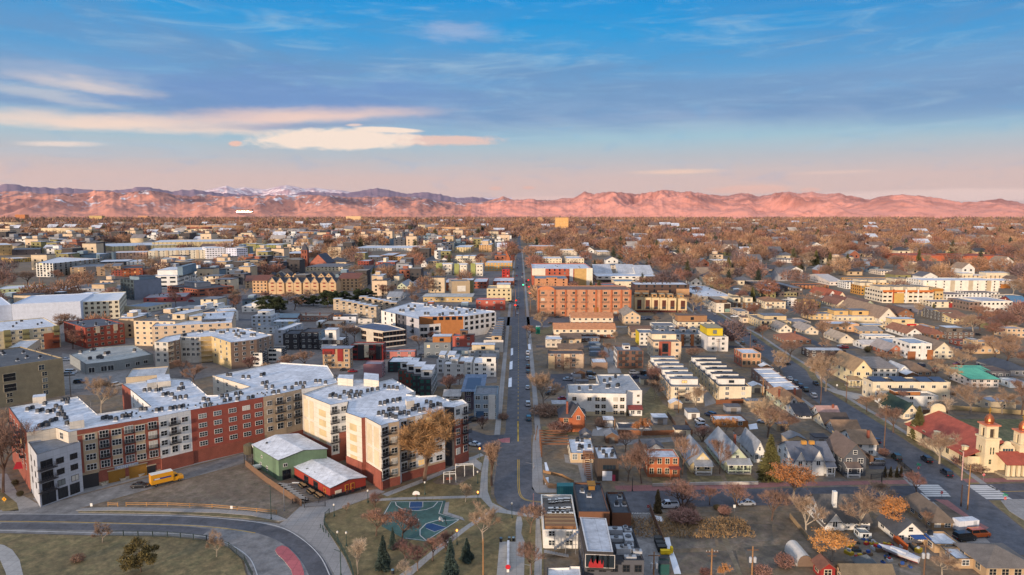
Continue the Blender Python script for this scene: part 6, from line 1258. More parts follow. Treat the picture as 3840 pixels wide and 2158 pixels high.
Co('orange flats before the white curved range',1215,150,1345,200,125,C(180,130,80),MEMB,3,cols=5);Co('pale flats left of the orange flats',1068,165,1212,215,148,C(196,176,156),MEMB,2,cols=5);Co('yellow-brown flats right of the orange flats',1350,160,1450,205,138,C(190,150,96),MEMB,2,cols=4);Co('dark brick office with tower in the middle distance',1180,215,1365,260,198,C(150,80,64,'brick'),MEMB,2,cols=6,pent=[(.35,.5,.2,.7,6,CRM)]);Ho('red brick house with white frame near the middle church',1010,205,1115,252,190,C(150,72,56,'brick'),MEMB,2,cols=4)
Ho('white gabled house among bare trees in the middle distance',1622,232,1680,262,190,WHITE,SHG,1,'gv',rise=6,cols=2);Co('tan timber house below the white gabled house',1690,205,1795,255,190,TAN,GREYROOF,2,cols=4);Ho('modern cream house with square roof room by the cottages',1300,400,1395,450,362,C(206,186,156),GREYROOF,2,cols=2,pent=[(.45,1,.2,.8,5,CRM)]);Ho('pale green cottage with white gable',1385,452,1480,475,412,PALEG,SHL,1,'gv',rise=4,cols=2);Ho('cream cottage with front gable next to the pale green cottage',1482,458,1560,478,418,CRM,SHL,1,'gv',rise=4,cols=2)
Ho('blue-grey low house behind the church hall',960,290,1125,318,262,BLUEG,SHD,1,'gu',rise=4,cols=5);Ho('tan low house with grey roof right of the church hall',1125,272,1290,305,240,TAN,SHG,1,'hip',rise=4,cols=4);Ho('white cottage with blue roof beside the bare trees, centre',1290,552,1420,590,515,WHITE,SHL,1,'gu',rise=3,cols=2)
# middle distance, right
reg(*G_)
AWN=C(120,128,118)
r,W_,D_p,H_t,rz=Ap('long orange brick apartment building with balconies and an arched left bay on the street',300,482,1205,738,442,C(196,142,108,'brick'),C(140,112,96,'membrane'),4,cols=9,ww=2.7,wh=2.0,fr=CRM,strips=tuple((q,q+.018,0,1.0,ORB,.5) for q in(.0,.175,.29,.4,.51,.615,.67,.78,.885,.982))+((.605,.65,0,.34,C(150,104,40),.2),),cap=ORB)
b=MB();b.prism([(0,0),(W_*.18,0),(W_*.18,.5),(0,.5)],0,.01,ORB);n=10
arc=[(W_*.09+W_*.09*math.cos(math.pi*i/n),H_t+2.6*math.sin(math.pi*i/n)) for i in range(n+1)];b.face([(x,-.35,z) for x,z in arc[::-1]],C(200,128,86));b.face([(x,.1,z) for x,z in arc],C(200,128,86))
for i in range(n):(x,z),(x_,z_)=arc[i],arc[i+1];b.face([(x,-.35,z),(x_,-.35,z_),(x_,.1,z_),(x,.1,z)],CAP)
obj('arched_gable',b,r)
for i,t_ in enumerate([(k+.5)/9 for k in range(9)]):
 if i!=5:balconies(r,(0,0),(W_,0),[H_t/4*q+.4 for q in(1,2,3)],[t_],5.4,.9,C(110,100,92))
Ap('orange brick rear block with grey metal roof on the street behind the arched bay',272,375,590,482,345,C(198,140,100,'brick'),BLUEG,4,cols=4,pent=[(.36,.68,.0,.5,1.5,C(206,140,90),BLUEG)],fr=CRM,gl=GLASS[0])
r,W_,D_p,H_t,rz=Ap('six-storey red brick and cream apartment block with white end wall and roof rail',245,280,830,440,228,C(176,92,68,'brick'),MEMB,5,cols=12,wh=2.2,strips=((0,.22,.6,1.02,C(222,212,190),.1),(.62,.68,.05,1.02,C(206,208,204),.2),(.7,.9,0,1.02,C(196,160,100),.3),(.9,1.0,0,1.04,C(228,220,200),.5)),fr=CRM,nunit=8,bal=(.82,),par=.8,cap=WHITE)
Co('long white shop row with timber panels beside the brick apartment block',868,352,1460,408,322,C(226,220,206),MEMB,2,cols=9,ww=3.4,gl=GLASS[1],strips=((0,.3,0,.42,C(70,56,52),.3),(.8,1,0,1.,C(70,60,58),.4)))
for i,(x,y) in enumerate(((850,325),(1080,325),(1250,335))):Co(['sawtooth-roofed white loft, left','sawtooth-roofed white loft in the middle with a tall slope','sawtooth-roofed white loft stepping down to the right'][i]+' behind the shop row',x,y,x+170,y+50,y-18,WHITE,C(190,196,204,'membrane'),1,'shed',rise=9,cols=3)
Co('cream low hall with grey metal roof between brick and black blocks',1045,402,1240,455,378,CRM,BLUEG,1,cols=2);Co('small red house with white roof behind the brick apartments',880,440,1055,470,418,C(150,60,56),GREYROOF,1,cols=3);Ho('crimson house wall beside the six-storey block',592,425,685,470,402,C(150,40,52),DARKROOF,2,cols=2)
Ap('dark brown and tan apartment block with white roof units above the framed townhouses',1240,432,1766,560,408,C(84,66,58),MEMB,3,cols=7,strips=((0,.26,0,.55,C(190,142,100),.4),(.41,.62,0,.55,C(196,150,108),.4),(.76,1,0,.68,C(190,148,106),.4)),nunit=14,wh=2.4,gl=GLASS[1],fr=CRM)
for i,(x,x2) in enumerate(((1240,1320),(1322,1400),(1404,1478),(1482,1556),(1560,1640),(1660,1742))):To('cream framed townhouse with tall brown window bay, in the row of six',x,556+i*2,x2,700,530,C(216,194,150),C(176,146,104,'membrane'),3,group='six cream framed townhouses',cols=0,strips=((.28,.78,.22,.84,C(110,62,48),.25),(.33,.73,.26,.4,GLASS[2],.35),(.33,.73,.44,.8,C(96,60,50,'glass'),.32),(0,1,0,.14,C(110,56,46,'brick'),.2)),pent=[(.2,.8,.35,.8,2.6,C(190,150,100),C(190,170,130))],side=False,d=16)
Ap('white row apartments with tan tiled roof, rear of two beside the turning lane',622,752,1028,828,722,C(224,210,184),C(186,128,88,'shingle'),2,'gu',rise=2.6,cols=7,gl=GLASS[0],base=(C(120,72,52,'brick'),2.4));Ap('white row apartments with tan tiled roof, front of two beside the green toilet',456,862,1052,950,826,C(224,208,180),C(188,130,90,'shingle'),2,'gu',rise=2.6,cols=9,gl=GLASS[0],base=(C(120,78,60,'brick'),2.4))
Ho('narrow pale stucco house with clipped roof and roof deck beside the tan-roofed rows',1135,735,1292,822,682,C(212,186,152),TANROOF,2,'gv',rise=3.4,cols=3)
r,W_,D_p,H_t,rz=To('long townhouse terrace with glass roof rooms, grey-white with timber doors',1425,912,1945,1025,862,C(206,204,196),C(120,128,136,'membrane'),3,cols=8,gl=GLASS[1],strips=((.2,.32,0,1,C(176,110,66),.2),(.5,.56,0,1,C(176,110,66),.2),(.68,.74,0,1,C(176,110,66),.2)),pent=[(.16,.24,.4,.7,2.4,GREY),(.36,.44,.4,.7,2.4,GREY),(.56,.64,.4,.7,2.4,GREY),(.76,.84,.4,.7,2.4,GREY)],bal=(.6,.8))
To('white cube townhouse with lime yellow side at the left of the terrace',1282,898,1430,1022,862,C(220,214,200),C(130,140,150,'membrane'),3,cols=3,wall2=YEL,scols=0);To('white end townhouse with bright yellow roof room',1948,935,2142,1078,872,C(216,212,204),C(150,152,156,'membrane'),3,cols=2,scols=0,pent=[(.06,.86,.25,.95,4.2,YEL,C(160,150,120))])
To('red brick and cream townhouse with black framed window, before the yellow-roomed terrace',1418,985,1688,1158,928,C(214,190,158),C(150,140,130,'membrane'),3,cols=2,wt=[.12,.85],strips=((.2,.62,0,1.02,C(160,84,66,'brick'),.4),(.31,.53,.42,.92,BLACK,.5),(.34,.5,.46,.88,GLASS[0],.55),(.31,.53,.0,.36,BLACK,.5)),pent=[(.05,.95,.5,.95,3,CRM,GREYROOF)],scols=3)
To('dark glazed townhouse pair with brown frames and white side wall',1068,1070,1322,1240,1022,C(116,86,72),GREYROOF,3,cols=4,ww=3.2,wh=2.6,gl=GLASS[2],fr=BROWN,wall2=WHITE,bal=(.2,.8),pent=[(.3,.55,.4,.8,2,WHITE)])
Co('white and grey rooflights house behind the yellow-roomed terrace',1425,830,1640,862,795,WHITE,GREYROOF,2,cols=4);To('cream modern house with long flat roofs and brown gable behind the terrace',1650,795,2010,862,765,CRM,C(120,96,84,'membrane'),2,cols=6,pent=[(.05,.85,.4,.95,4,C(160,120,84),C(110,90,80))]);Ho('brown-roofed house behind the lime-sided townhouse',1205,890,1410,945,848,TAN,C(112,86,70,'shingle'),1,'gu',rise=2.5,cols=3)
for i,(l,x,y,x2,yb,k) in enumerate((('brown shingle house with solar strip behind the grey rowhouses',530,955,720,1015,915),('dark-roofed house of the grey rowhouses by the street',500,1055,738,1095,1020))):Ho(l,x,y,x2,yb,k,TAN,C(110,92,78,'shingle'),1,'gu',rise=2.,cols=3)
To('white-roofed rowhouse by the street with red trim',378,950,525,1040,925,C(206,196,180),MEMB,2,cols=3,pent=[(0,1,-.6,-.1,.6,C(206,196,180),MEMB)]);To('tan and brown rowhouse with two pale bays facing the parking lot',402,1100,750,1240,1062,C(150,124,104),C(96,88,86,'membrane'),3,cols=5,strips=((0,.18,0,.85,C(206,180,140),.8),(.44,.6,0,.98,C(206,184,150),.3),(.76,.98,0,.96,C(196,172,144),.4)),wall2=DGREY,gl=GLASS[1]);Co('timber-screened low house beside the parked garage row',718,950,905,985,925,C(96,66,52),GREYROOF,1,cols=5)
for i,(x,y) in enumerate(((795,1000),(800,1045),(806,1085))):Ga('grey flat-roofed garage in the alley row',x,y,x+112,y+40,y-22,C(110,124,138),C(120,136,154,'membrane'),1,cols=0,group='grey alley garages')
Ga('tan garage with white roof at the alley entrance',828,1185,975,1245,1140,C(150,124,104),MEMB,1,cols=0)
r,W_,D_p,H_t,rz=Co('two-storey brick shop house with arched windows and snowy roof near the avenue',2275,1095,2458,1230,1048,C(196,150,112),MEMB,2,cols=4,wall2=C(176,104,78,'brick'),fr=CRM,gl=GLASS[0],wh=2.4,cap=CRM)
Co('wide white-roofed market hall with roof cabinets across the avenue',1850,545,2190,582,440,C(206,194,172),MEMB,1,cols=4,nunit=10)
To('white modern corner house with timber roof room and green glass',2025,612,2165,705,560,C(220,210,190),C(150,120,90,'membrane'),3,cols=2,strips=((.55,.97,.05,.95,C(60,46,40),.3),(.6,.92,.1,.42,C(120,150,140,'glass'),.4)),wall2=C(214,200,176),pent=[(.1,.9,.2,.8,2.2,BROWN,TANROOF)]);To('brown timber house with round cream roof rooms',2200,610,2440,662,575,C(110,80,56),C(150,130,100,'membrane'),2,cols=5,pent=[(.05,.35,.3,.8,4,CRM),(.55,.85,.3,.8,4,CRM)]);To('grey house with curved white front panel across the avenue',2232,690,2340,742,655,C(190,176,156),GREYROOF,2,cols=2);Ho('white bungalow with brown eave below the curved house',2280,752,2410,802,735,C(214,196,170),C(130,100,84,'membrane'),1,'over',cols=3)
To('cream two-storey house with timber soffit beside the avenue',2452,778,2600,858,720,C(214,194,156),C(120,118,116,'membrane'),2,cols=3,bal=(.3,));To('olive loft with white bands across the avenue',2475,498,2600,560,470,OLIVE,MEMB,2,cols=3);Ho('cream house with orange-brown roof beside the olive loft',2490,580,2620,655,560,CRM,C(160,110,76,'shingle'),2,'hip',rise=2.,cols=3)
To('white and black townhouse strip with sawn roofline, right of the avenue',2385,420,2600,480,395,C(226,214,196),DARKROOF,2,cols=6,wall2=C(70,60,56))
for l,x,y,x2,yb,k,w,ro in(('cream flats with timber frames behind the six-storey block',350,180,532,225,162,CRM,MEMB),('cream flats with stepped roof right of the timber-framed flats',580,180,748,235,158,CRM,MEMB),('long brown two-storey range at the street further back',215,62,475,102,50,C(160,116,90),MEMB),('white loft with dark windows in front of the trees',515,100,685,150,88,C(214,200,176),MEMB),('pale shed roof beside the street, far up',272,125,385,148,112,CRM,MEMB),('white house with terraces among bare trees',880,115,1000,150,100,C(220,204,180),MEMB),('grey-white low houses before the tree belt',955,245,1130,280,230,C(196,186,170),GREYROOF),('cream stepped house deep in the trees',2000,200,2170,245,186,CRM,MEMB)):Ap(l,x,y,x2,yb,k,w,ro,2,cols=6)
Ap('ten-storey yellow tower block standing above the trees beside the street',472,-214,596,-62,-230,C(226,176,110),C(170,160,140,'membrane'),10,cols=8,d=45);Ap('tan and dark tower on the hill left of the yellow tower',300,-218,340,-140,-225,C(190,150,110),DARKROOF,8,cols=4,d=40);Of('white office with teal roof before the yellow tower',258,-110,375,-60,-118,WHITE,C(40,120,130,'membrane'),3,cols=14,d=60)
Ap('long white apartment range under a red tower crane on the right skyline',2100,-195,2576,-150,-205,C(236,226,206),MEMB,4,cols=18,d=80)
reg(*H_)
HR=[('dark grey end of the white townhouse strip','To',168,470,262,548,410,C(96,84,80),GREYROOF,2,{}),('second dark grey townhouse strip with white side decks','To',342,462,440,542,402,C(100,88,82),GREYROOF,2,{}),('olive flat-roofed house below the dark townhouse strips','To',52,502,172,556,488,C(150,130,90),TANROOF,1,{}),('olive box house left of the bare trees','To',222,508,382,548,498,C(140,130,96),TANROOF,1,{}),('white end block of the large modern terrace complex','Ap',862,408,990,475,390,WHITE,GREYROOF,3,{}),('olive and timber terrace in the modern complex','Ap',1000,445,1148,535,425,C(190,140,70),TANROOF,3,dict(strips=((.2,.75,0,.9,C(140,120,60),.3),),pent=[(.05,.4,.2,.8,3,CRM),(.55,.9,.2,.8,3,CRM)])),('long orange and white terrace in front of the modern complex','Ap',1212,490,1705,610,455,C(226,214,190),TANROOF,3,dict(cols=10,ww=3.,strips=((0,1,.86,1.03,C(196,110,50),.3),(.22,.42,0,.8,C(196,160,90),.4),(.2,.22,0,1.1,C(170,80,40),.6),(.44,.47,0,1.1,WHITE,.8),(.68,.7,0,1.1,WHITE,.8)),pent=[(.02,.22,.2,.8,3,CRM),(.3,.48,.2,.8,3,CRM),(.56,.74,.2,.8,3,CRM),(.8,.98,.2,.8,3,CRM)])),('rear tan terrace with roof rooms in the modern complex','Ap',1010,415,1340,450,392,C(214,180,130),TANROOF,2,dict(cols=8,pent=[(.02,.22,.2,.8,3,CRM),(.3,.5,.2,.8,3,CRM),(.6,.8,.2,.8,3,CRM)])),('farthest orange terrace of the modern complex','Ap',895,382,1330,400,365,C(220,170,100),TANROOF,1,dict(cols=12)),('cream terrace with roof rooms between orange and white blocks','Ap',1345,405,1600,440,380,CRM,TANROOF,2,dict(cols=6,pent=[(.05,.3,.2,.8,3,CRM),(.45,.7,.2,.8,3,CRM)])),('tan flat-fronted end house of the orange terrace','To',1692,472,1798,588,448,C(206,176,124),C(176,150,110,'membrane'),3,dict(strips=((0,1,.78,.98,C(170,116,50),.2),))),('large bright white apartment building with tan recesses right of the orange terrace','Ap',1605,392,2335,500,366,C(234,228,212),MEMB,4,dict(cols=9,ww=1.2,strips=((.36,.42,0,1.0,C(190,176,150),.1),(.6,.66,0,1.0,C(190,176,150),.1),(.84,.9,0,1.0,C(190,170,140),.1)))),('white and orange apartment building at the right edge','Ap',2332,396,2545,468,372,C(226,214,196),MEMB,3,dict(cols=5,strips=((.1,.55,0,.55,C(190,120,54),.3),))),('back row of cream roof terraces at the right edge','Ap',1980,345,2490,380,330,C(220,196,160),MEMB,2,dict(cols=12,pent=[(.05,.25,.2,.8,2.5,CRM),(.5,.95,.2,.8,3.5,C(214,200,170))])),('white ornate classical house near the right edge','Ho',2178,592,2468,695,548,C(230,224,210),C(200,200,206,'membrane'),2,dict(cols=7)),('grey brick house left of the white ornate house','To',2048,600,2178,690,560,C(130,112,100),GREYROOF,2,{}),('white flat-roofed row with grey boxes before the white apartments','To',1830,528,2045,590,500,WHITE,C(150,130,120,'membrane'),2,dict(cols=6)),('dark-roofed white terrace at the right below the white apartments','To',2042,512,2340,560,490,WHITE,C(110,96,92,'membrane'),2,dict(cols=8)),('cream house with red panel before the white terraces','To',1690,600,1960,655,575,CRM,C(160,150,150,'membrane'),2,dict(cols=4,strips=((.6,.76,0,.8,C(150,50,44),.2),))),('white terrace at the right edge beside the blue roof','To',2350,540,2560,590,525,C(220,208,190),TANROOF,2,dict(cols=6)),('red brick house with blue metal roof at the right edge','Ho',2470,600,2620,660,575,C(130,66,62),C(80,120,150,'shingle'),2,dict(rk='gu',rise=4,cols=3)),('cream house with low brown roof in the avenue row','Ho',78,598,275,668,566,CRM,C(140,104,76,'shingle'),2,dict(rk='hip',rise=2.4,cols=4,porch=(.05,.3,2,2.6,FWHITE))),('white and black cube house in the avenue row','To',292,592,432,642,572,C(226,222,216),DARKROOF,2,dict(cols=3,wall2=C(214,206,190),pent=[(.35,.75,.3,.8,2.6,WHITE)])),('olive house with arched roof light in the avenue row','To',438,602,612,662,578,C(150,128,76),C(140,110,70,'membrane'),2,dict(cols=4,pent=[(.4,.8,.3,.8,2.,C(190,150,90))])),('tan row with roof terraces before the arched roofs','To',500,715,755,772,690,C(206,178,130),GREYROOF,2,dict(cols=5)),('cream row of houses with dark trim before the Tudor gable','To',772,740,1172,792,700,C(220,204,170),C(190,196,204,'membrane'),1,dict(cols=8,pent=[(.05,.4,.4,.9,3.4,C(206,170,110),GREYROOF),(.5,.9,.4,.9,3.4,C(206,170,110),GREYROOF)])),('Tudor house with tall dark-striped white gable','Ho',1178,748,1348,806,640,C(222,214,196),C(150,126,104,'shingle'),1,dict(rk='gv',rise=6.5,cols=3,ov=.9)),('brown gabled bungalow left of the green gable','Ho',905,630,1020,665,572,C(170,120,90),C(120,80,66,'shingle'),1,dict(rk='gv',rise=4,cols=2)),('pale green bungalow gable next to the brown bungalow','Ho',1030,630,1140,668,575,PALEG,C(110,90,80,'shingle'),1,dict(rk='gv',rise=3.6,cols=2)),('cream bungalow gable left of the brown bungalow','Ho',770,625,880,660,580,CRM,C(130,92,76,'shingle'),1,dict(rk='gv',rise=4,cols=2)),('brown timber gables right of the Tudor house','Ho',1355,715,1515,765,672,C(140,98,70),C(110,80,64,'shingle'),1,dict(rk='gv',rise=3.6,cols=3)),('white gables with orange roofs in the middle of the right side','Ho',680,545,770,575,500,WHITE,C(160,90,64,'shingle'),1,dict(rk='gv',rise=5,cols=2)),('orange-brown roofed gable beside the white gables','Ho',775,560,862,590,508,CRM,C(160,84,60,'shingle'),1,dict(rk='gv',rise=5,cols=2)),('cream house with dark terrace roof at the corner of the avenue','To',28,788,328,858,742,C(216,192,146),C(120,116,114,'membrane'),2,dict(cols=6,pent=[(.25,.98,.35,.95,3,C(206,186,146),GREYROOF)],bal=(.15,))),('grey box house right of the cream terrace-roofed house','To',335,792,516,845,762,C(190,178,160),C(150,150,156,'membrane'),2,dict(cols=4,d=18)),('white front-gabled cottage with grey roof near the avenue','Ho',212,862,335,900,812,C(226,214,190),C(150,140,130,'shingle'),1,dict(rk='gv',rise=3.2,cols=2)),('brown hip-roofed brick house before the white cottage','Ho',262,968,520,1005,918,C(150,110,84),C(150,98,72,'shingle'),1,dict(rk='hip',rise=3.,cols=4,chim=[(.6,.5)])),('pale gabled house beside the big bare tree','Ho',452,880,590,915,832,C(214,200,176),C(160,150,140,'shingle'),1,dict(rk='gv',rise=3.2,cols=2)),('tan low house with white roof left of the flat row','To',690,812,985,890,782,C(206,166,128),MEMB,1,dict(cols=5)),('pale garage row with blue-white roof','Ga',1035,826,1250,862,800,C(214,196,160),C(176,190,206,'membrane'),1,dict(cols=4)),('tan double garage with low grey roof','Ga',990,880,1212,912,842,C(196,164,124),C(150,144,138,'shingle'),1,dict(rk='gu',rise=1.8,cols=3)),('cream house with white roof plate and red terrace parasols','To',1305,812,1560,885,785,C(220,196,154),C(200,204,210,'membrane'),2,dict(cols=4,pent=[(.1,.95,.3,.95,3,C(214,190,140),C(206,210,214))],strips=((.55,.9,.8,1.0,C(196,40,36),.5),))),('tan shed with pale lean-to roof right of the red terrace','Ga',1580,838,1715,878,808,C(190,150,104),C(190,190,190,'membrane'),1,dict(cols=2)),('white gabled cottage with brown roof before the red terrace','Ho',1445,905,1592,945,842,WHITE,C(150,104,78,'shingle'),1,dict(rk='gv',rise=3.2,cols=3)),('brown hipped cottage right of the white gabled cottage','Ho',1660,915,1830,955,852,C(160,116,84),C(140,90,68,'shingle'),1,dict(rk='hip',rise=3.,cols=3)),('dark modern house with roof terrace by the side street','To',1838,895,2098,965,862,C(110,92,80),C(96,90,88,'membrane'),2,dict(cols=5,pent=[(.1,.7,.3,.9,2.6,C(110,100,90),MEMB)])),('white flat garage house with long white roof','To',1052,928,1330,980,906,C(220,216,206),C(196,206,214,'membrane'),1,dict(cols=4)),('small white garage with gable roof and dark window strip','Ga',1015,1012,1182,1055,978,WHITE,C(196,190,184,'shingle'),1,dict(rk='gu',rise=1.6,cols=1)),('white gable-fronted garage beside the utility pole','Ga',788,962,930,1000,905,C(216,204,180),C(176,160,140,'shingle'),1,dict(rk='gv',rise=3.,cols=0)),('white modern house with timber wings and tall white wall','To',1478,1000,1688,1155,945,WHITE,C(176,190,204,'membrane'),2,dict(cols=3,strips=((-.1,.25,0,.5,C(150,96,60),.5),(.48,.62,0,1.05,WHITE,.8),(.8,1.05,0,.6,C(160,100,58),.5)),gl=GLASS[1],ww=2.4)),('long white wing with pale blue roof left of the timber-winged house','To',1262,992,1440,1055,950,C(214,216,214),C(176,190,204,'membrane'),1,dict(cols=4)),('white Victorian house with steep brown roof and dormer near the side street','Ho',1700,1072,1895,1148,990,C(226,214,186),C(130,112,96,'shingle'),2,dict(rk='gv',rise=4.6,cols=3,chim=[(.6,.3)])),('brick and white gabled cottage before the timber-winged house','Ho',1262,1075,1415,1120,1012,C(176,110,84),C(160,150,144,'shingle'),1,dict(rk='gv',rise=3.4,cols=3)),('charcoal modern house with white roof and framed white window box','To',505,1068,858,1140,1032,C(70,62,60),C(206,210,214,'membrane'),2,dict(cols=4,strips=((.52,.74,-.15,.35,WHITE,1.8),(.55,.71,-.08,.28,GLASS[1],1.9)))),('cream Victorian house with steep tan gables and porch','Ho',935,1262,1108,1405,1160,C(224,208,164),C(160,132,98,'shingle'),2,dict(rk='gv',rise=4.6,cols=2,scols=4,porch=(-.5,.15,4,3.,C(224,208,164)))),('white modern house with curved sloping roofs beside the cream Victorian','Ho',1115,1245,1350,1330,1172,WHITE,C(150,140,132,'membrane'),2,dict(rk='shed',rise=2.,cols=4)),('white cottage with pale gable roof right of the curved-roof house','Ho',1350,1275,1485,1325,1222,WHITE,C(176,180,184,'shingle'),1,dict(rk='gv',rise=2.8,cols=2)),('cottage with brown pyramid roof behind the solar roofs','Ho',1470,1275,1680,1320,1205,C(150,120,96),C(120,100,82,'shingle'),1,dict(rk='hip',rise=3.4,cols=3)),('white house with bright turquoise metal roof','Ho',2065,1350,2335,1425,1272,C(226,216,204),C(100,190,156,'ribbed'),2,dict(rk='shed',rise=1.6,cols=4,gl=GLASS[1])),('upper storey house with second turquoise roof behind','Ho',2015,1270,2245,1330,1238,C(226,216,204),C(100,182,152,'ribbed'),1,dict(rk='shed',rise=1.,cols=3)),('dark grey house with roof terrace right of the turquoise roofs','To',2255,1270,2450,1345,1215,C(100,100,104),C(110,90,80,'membrane'),1,dict(cols=3)),('dark blue-roofed house at the right edge','Ho',2400,1260,2620,1320,1170,C(130,134,140),C(64,72,84,'shingle'),1,dict(rk='hip',rise=3.,cols=3)),('pale metal garage at the right edge below the dark roof','Ga',2440,1372,2600,1430,1330,C(176,190,200),C(190,196,200,'membrane'),1,dict(cols=1)),('tan concrete house with white roof edge near the side street','To',2085,985,2350,1100,958,C(196,164,124),C(190,186,180,'membrane'),2,dict(cols=4,pent=[(.0,.25,.2,.8,1.2,TAN)])),('red-brown brick house left of the tan concrete house','Ho',1935,978,2085,1025,955,C(130,74,60,'brick'),C(110,80,66,'membrane'),1,dict(cols=2)),('tan two-storey flats at the right edge','Ap',2410,858,2600,945,830,C(206,176,140),C(176,180,186,'membrane'),2,dict(cols=4)),('cream gabled house with brown roof by the right-hand trees','Ho',1885,760,2075,812,690,C(220,200,150),C(140,100,76,'shingle'),2,dict(rk='gu',rise=3.4,cols=4)),('black modern house with balconies beside the cream gabled house','To',1772,700,1890,788,660,C(96,92,88),GREYROOF,3,dict(cols=2,bal=(.3,))),('long orange brick school hall among the trees','Co',1465,152,1840,205,128,C(186,100,66,'brick'),C(170,90,70,'membrane'),2,dict(cols=0)),('second orange brick school hall right of the first','Co',1980,155,2390,192,132,C(186,100,66,'brick'),C(170,90,70,'membrane'),2,dict(cols=0)),('white flat houses in a row among the trees','To',208,192,465,222,176,C(226,220,210),DARKROOF,2,dict(cols=9)),('modern cream house deep in the trees, right','To',1890,285,2040,322,265,C(206,190,160),GREYROOF,2,dict(cols=5)),('white modern house with roof deck in the tree belt','To',1195,300,1345,340,282,C(220,206,186),GREYROOF,2,dict(cols=5)),('white gabled hall with tin roof left of the modern complex','Ho',700,405,830,440,345,C(220,208,196),C(190,184,180,'shingle'),1,dict(rk='gu',rise=5,cols=3)),('long tan house row below the bare trees, left of the complex','To',400,440,690,475,420,C(176,120,80),C(110,80,70,'membrane'),2,dict(cols=8)),('dark long shed right of the Tudor gables','Co',1410,650,1695,700,625,C(110,110,120),C(190,170,150,'membrane'),1,dict(cols=2))]
for l,fn,x,y,x2,yb,k,w,ro,rows,kw in HR:{'To':To,'Ap':Ap,'Ho':Ho,'Ga':Ga,'Co':Co}[fn](l,x,y,x2,yb,k,w,ro,rows,**kw)
# street furniture, vehicles and trees placed one by one
reg(*A_)
p=P(1195,787);q=P(1290,745)-p;ang=math.atan2(q.y,q.x)*.6
t_=thing('box_truck','yellow box truck with white roof beside the apartment block','truck',(p.x,p.y,.05),ang);YT=C(226,158,28,'paint',rough=.4)
b=MB();b.box(-4.2,1.5,-1.2,1.2,.75,3.5,YT,WHITE);obj('cargo_box',b,t_);b=MB();loft(b,[[(x,-1.05*f,.5),(x,-1.05*f,z*.8),(x,-.95*f,z),(x,.95*f,z),(x,1.05*f,z*.8),(x,1.05*f,.5)] for x,z,f in((1.52,2.5,1),(2.5,2.45,1),(3.2,1.7,1),(4.2,1.5,.95))],YT);cb=obj('cab',b,t_)
b=MB();b.face([(2.56,-.9,2.35),(3.12,-.9,1.78),(3.12,.9,1.78),(2.56,.9,2.35)],CGL);b.box(1.8,2.6,-1.08,-1.06,1.6,2.3,CGL);obj('windscreen',b,cb);b=MB();b.box(-3.6,.9,-1.23,-1.205,1.9,2.35,C(60,66,130));b.box(-3.4,-2.,-1.245,-1.231,1.95,2.3,FWHITE);obj('lettering_stripe',b,t_)
wm=car_mesh('van',(200,200,200))[3]
for x in(-3.,3.):[obj('wheel',wm,t_,(x,s_*1.05,.42),0,1.25) for s_ in(-1,1)]
def cpx(typ,col,x,y,rz,label,grp=None):return car(typ,col,P(x,y),rz,label,grp)
WHC,SIL,BLK,DKB,DKG,TEA,RED,GRY=(206,210,214),(150,156,164),(26,28,34),(36,52,84),(44,58,54),(52,92,108),(150,30,36),(92,96,104)
cpx('sedan',BLK,1005,818,R(8),'black sedan waiting on the side street below the yellow truck');cpx('suv',DKB,572,72,R(10),'dark blue car in the car park behind the tan brick tower');cpx('suv',WHC,835,92,R(60),'white car parked beside the back wing of the apartment block')
fence([(775,955),(845,958)],1.0,C(176,132,78),'short orange wooden rail fence on the vacant lot','rail','rail_fence',4);fence([(905,955),(1200,955),(1520,968),(1700,985),(1980,1010)],1.0,C(176,132,78),'long orange wooden rail fence along the vacant lot','rail','rail_fence',5)
fence([(1760,668),(1900,780),(2030,870),(2160,955)],1.8,C(120,94,74),'wooden board fence between the vacant lot and the sheds','board','board_fence',3);fence([(780,1168),(1200,1178),(1480,1205),(1640,1258),(1750,1350),(1810,1470)],1.4,C(44,60,62),'dark metal railing on the inside of the curved road','metal','railing',3);fence([(2180,965),(2330,955)],1.6,DARKMET,'black gate railing before the red shed patio','metal','railing',3)
TK=C(92,86,66,'ribbed');p=P(1790,640);t_=thing('grain_silo','brown tank on black legs with a white chute beside the green shed','tank',p);b=MB();b.lathe([(0,3),(1.7,3),(1.7,5.6),(.3,6.2),(0,6.2)],TK,14);obj('tank',b,t_);b=MB()
for s_ in((-1.2,-1.2),(1.2,-1.2),(1.2,1.2),(-1.2,1.2)):b.box(s_[0]-.12,s_[0]+.12,s_[1]-.12,s_[1]+.12,0,3.2,DARKMET)
obj('legs',b,t_);b=MB();b.tube((1.3,-1.,6.1),(3.8,-2.6,2.2),.25,.25,FWHITE,8);obj('chute',b,t_)
p=P(1850,690);t_=thing('gas_tank','white horizontal tank at the foot of the green shed','tank',p,.6);b=MB();b.tube((-1.4,0,.9),(1.4,0,.9),.75,.75,FWHITE,12);b.tube((-1.4,0,.9),(-1.7,0,.9),.75,.4,FWHITE,12);b.tube((1.4,0,.9),(1.7,0,.9),.75,.4,FWHITE,12);obj('tank',b,t_);b=MB();b.box(-1.,-.8,-.5,.5,0,.4,METAL);b.box(.8,1.,-.5,.5,0,.4,METAL);obj('legs',b,t_)
TBM=C(176,168,156)
def table(loc,rz,label,grp,m=TBM,L=1.6):
 t_=thing('picnic_table',label,'table',loc,rz,grp);b=MB();b.box(-L,L,-.38,.38,.7,.78,m);obj('tabletop',b,t_)
 for s_ in(-1,1):b=MB();b.box(-L,L,s_*.8-.15,s_*.8+.15,.42,.47,m);obj('bench',b,t_);b=MB();b.box(s_*L*.7-.06,s_*L*.7+.06,-.9,.9,0,.69,FDARK);obj('leg',b,t_)
for i in range(8):table(P(2030+20*i,812+15*i),-.35,'grey picnic table in the row along the wooden patio fence','picnic tables on the shed patio')
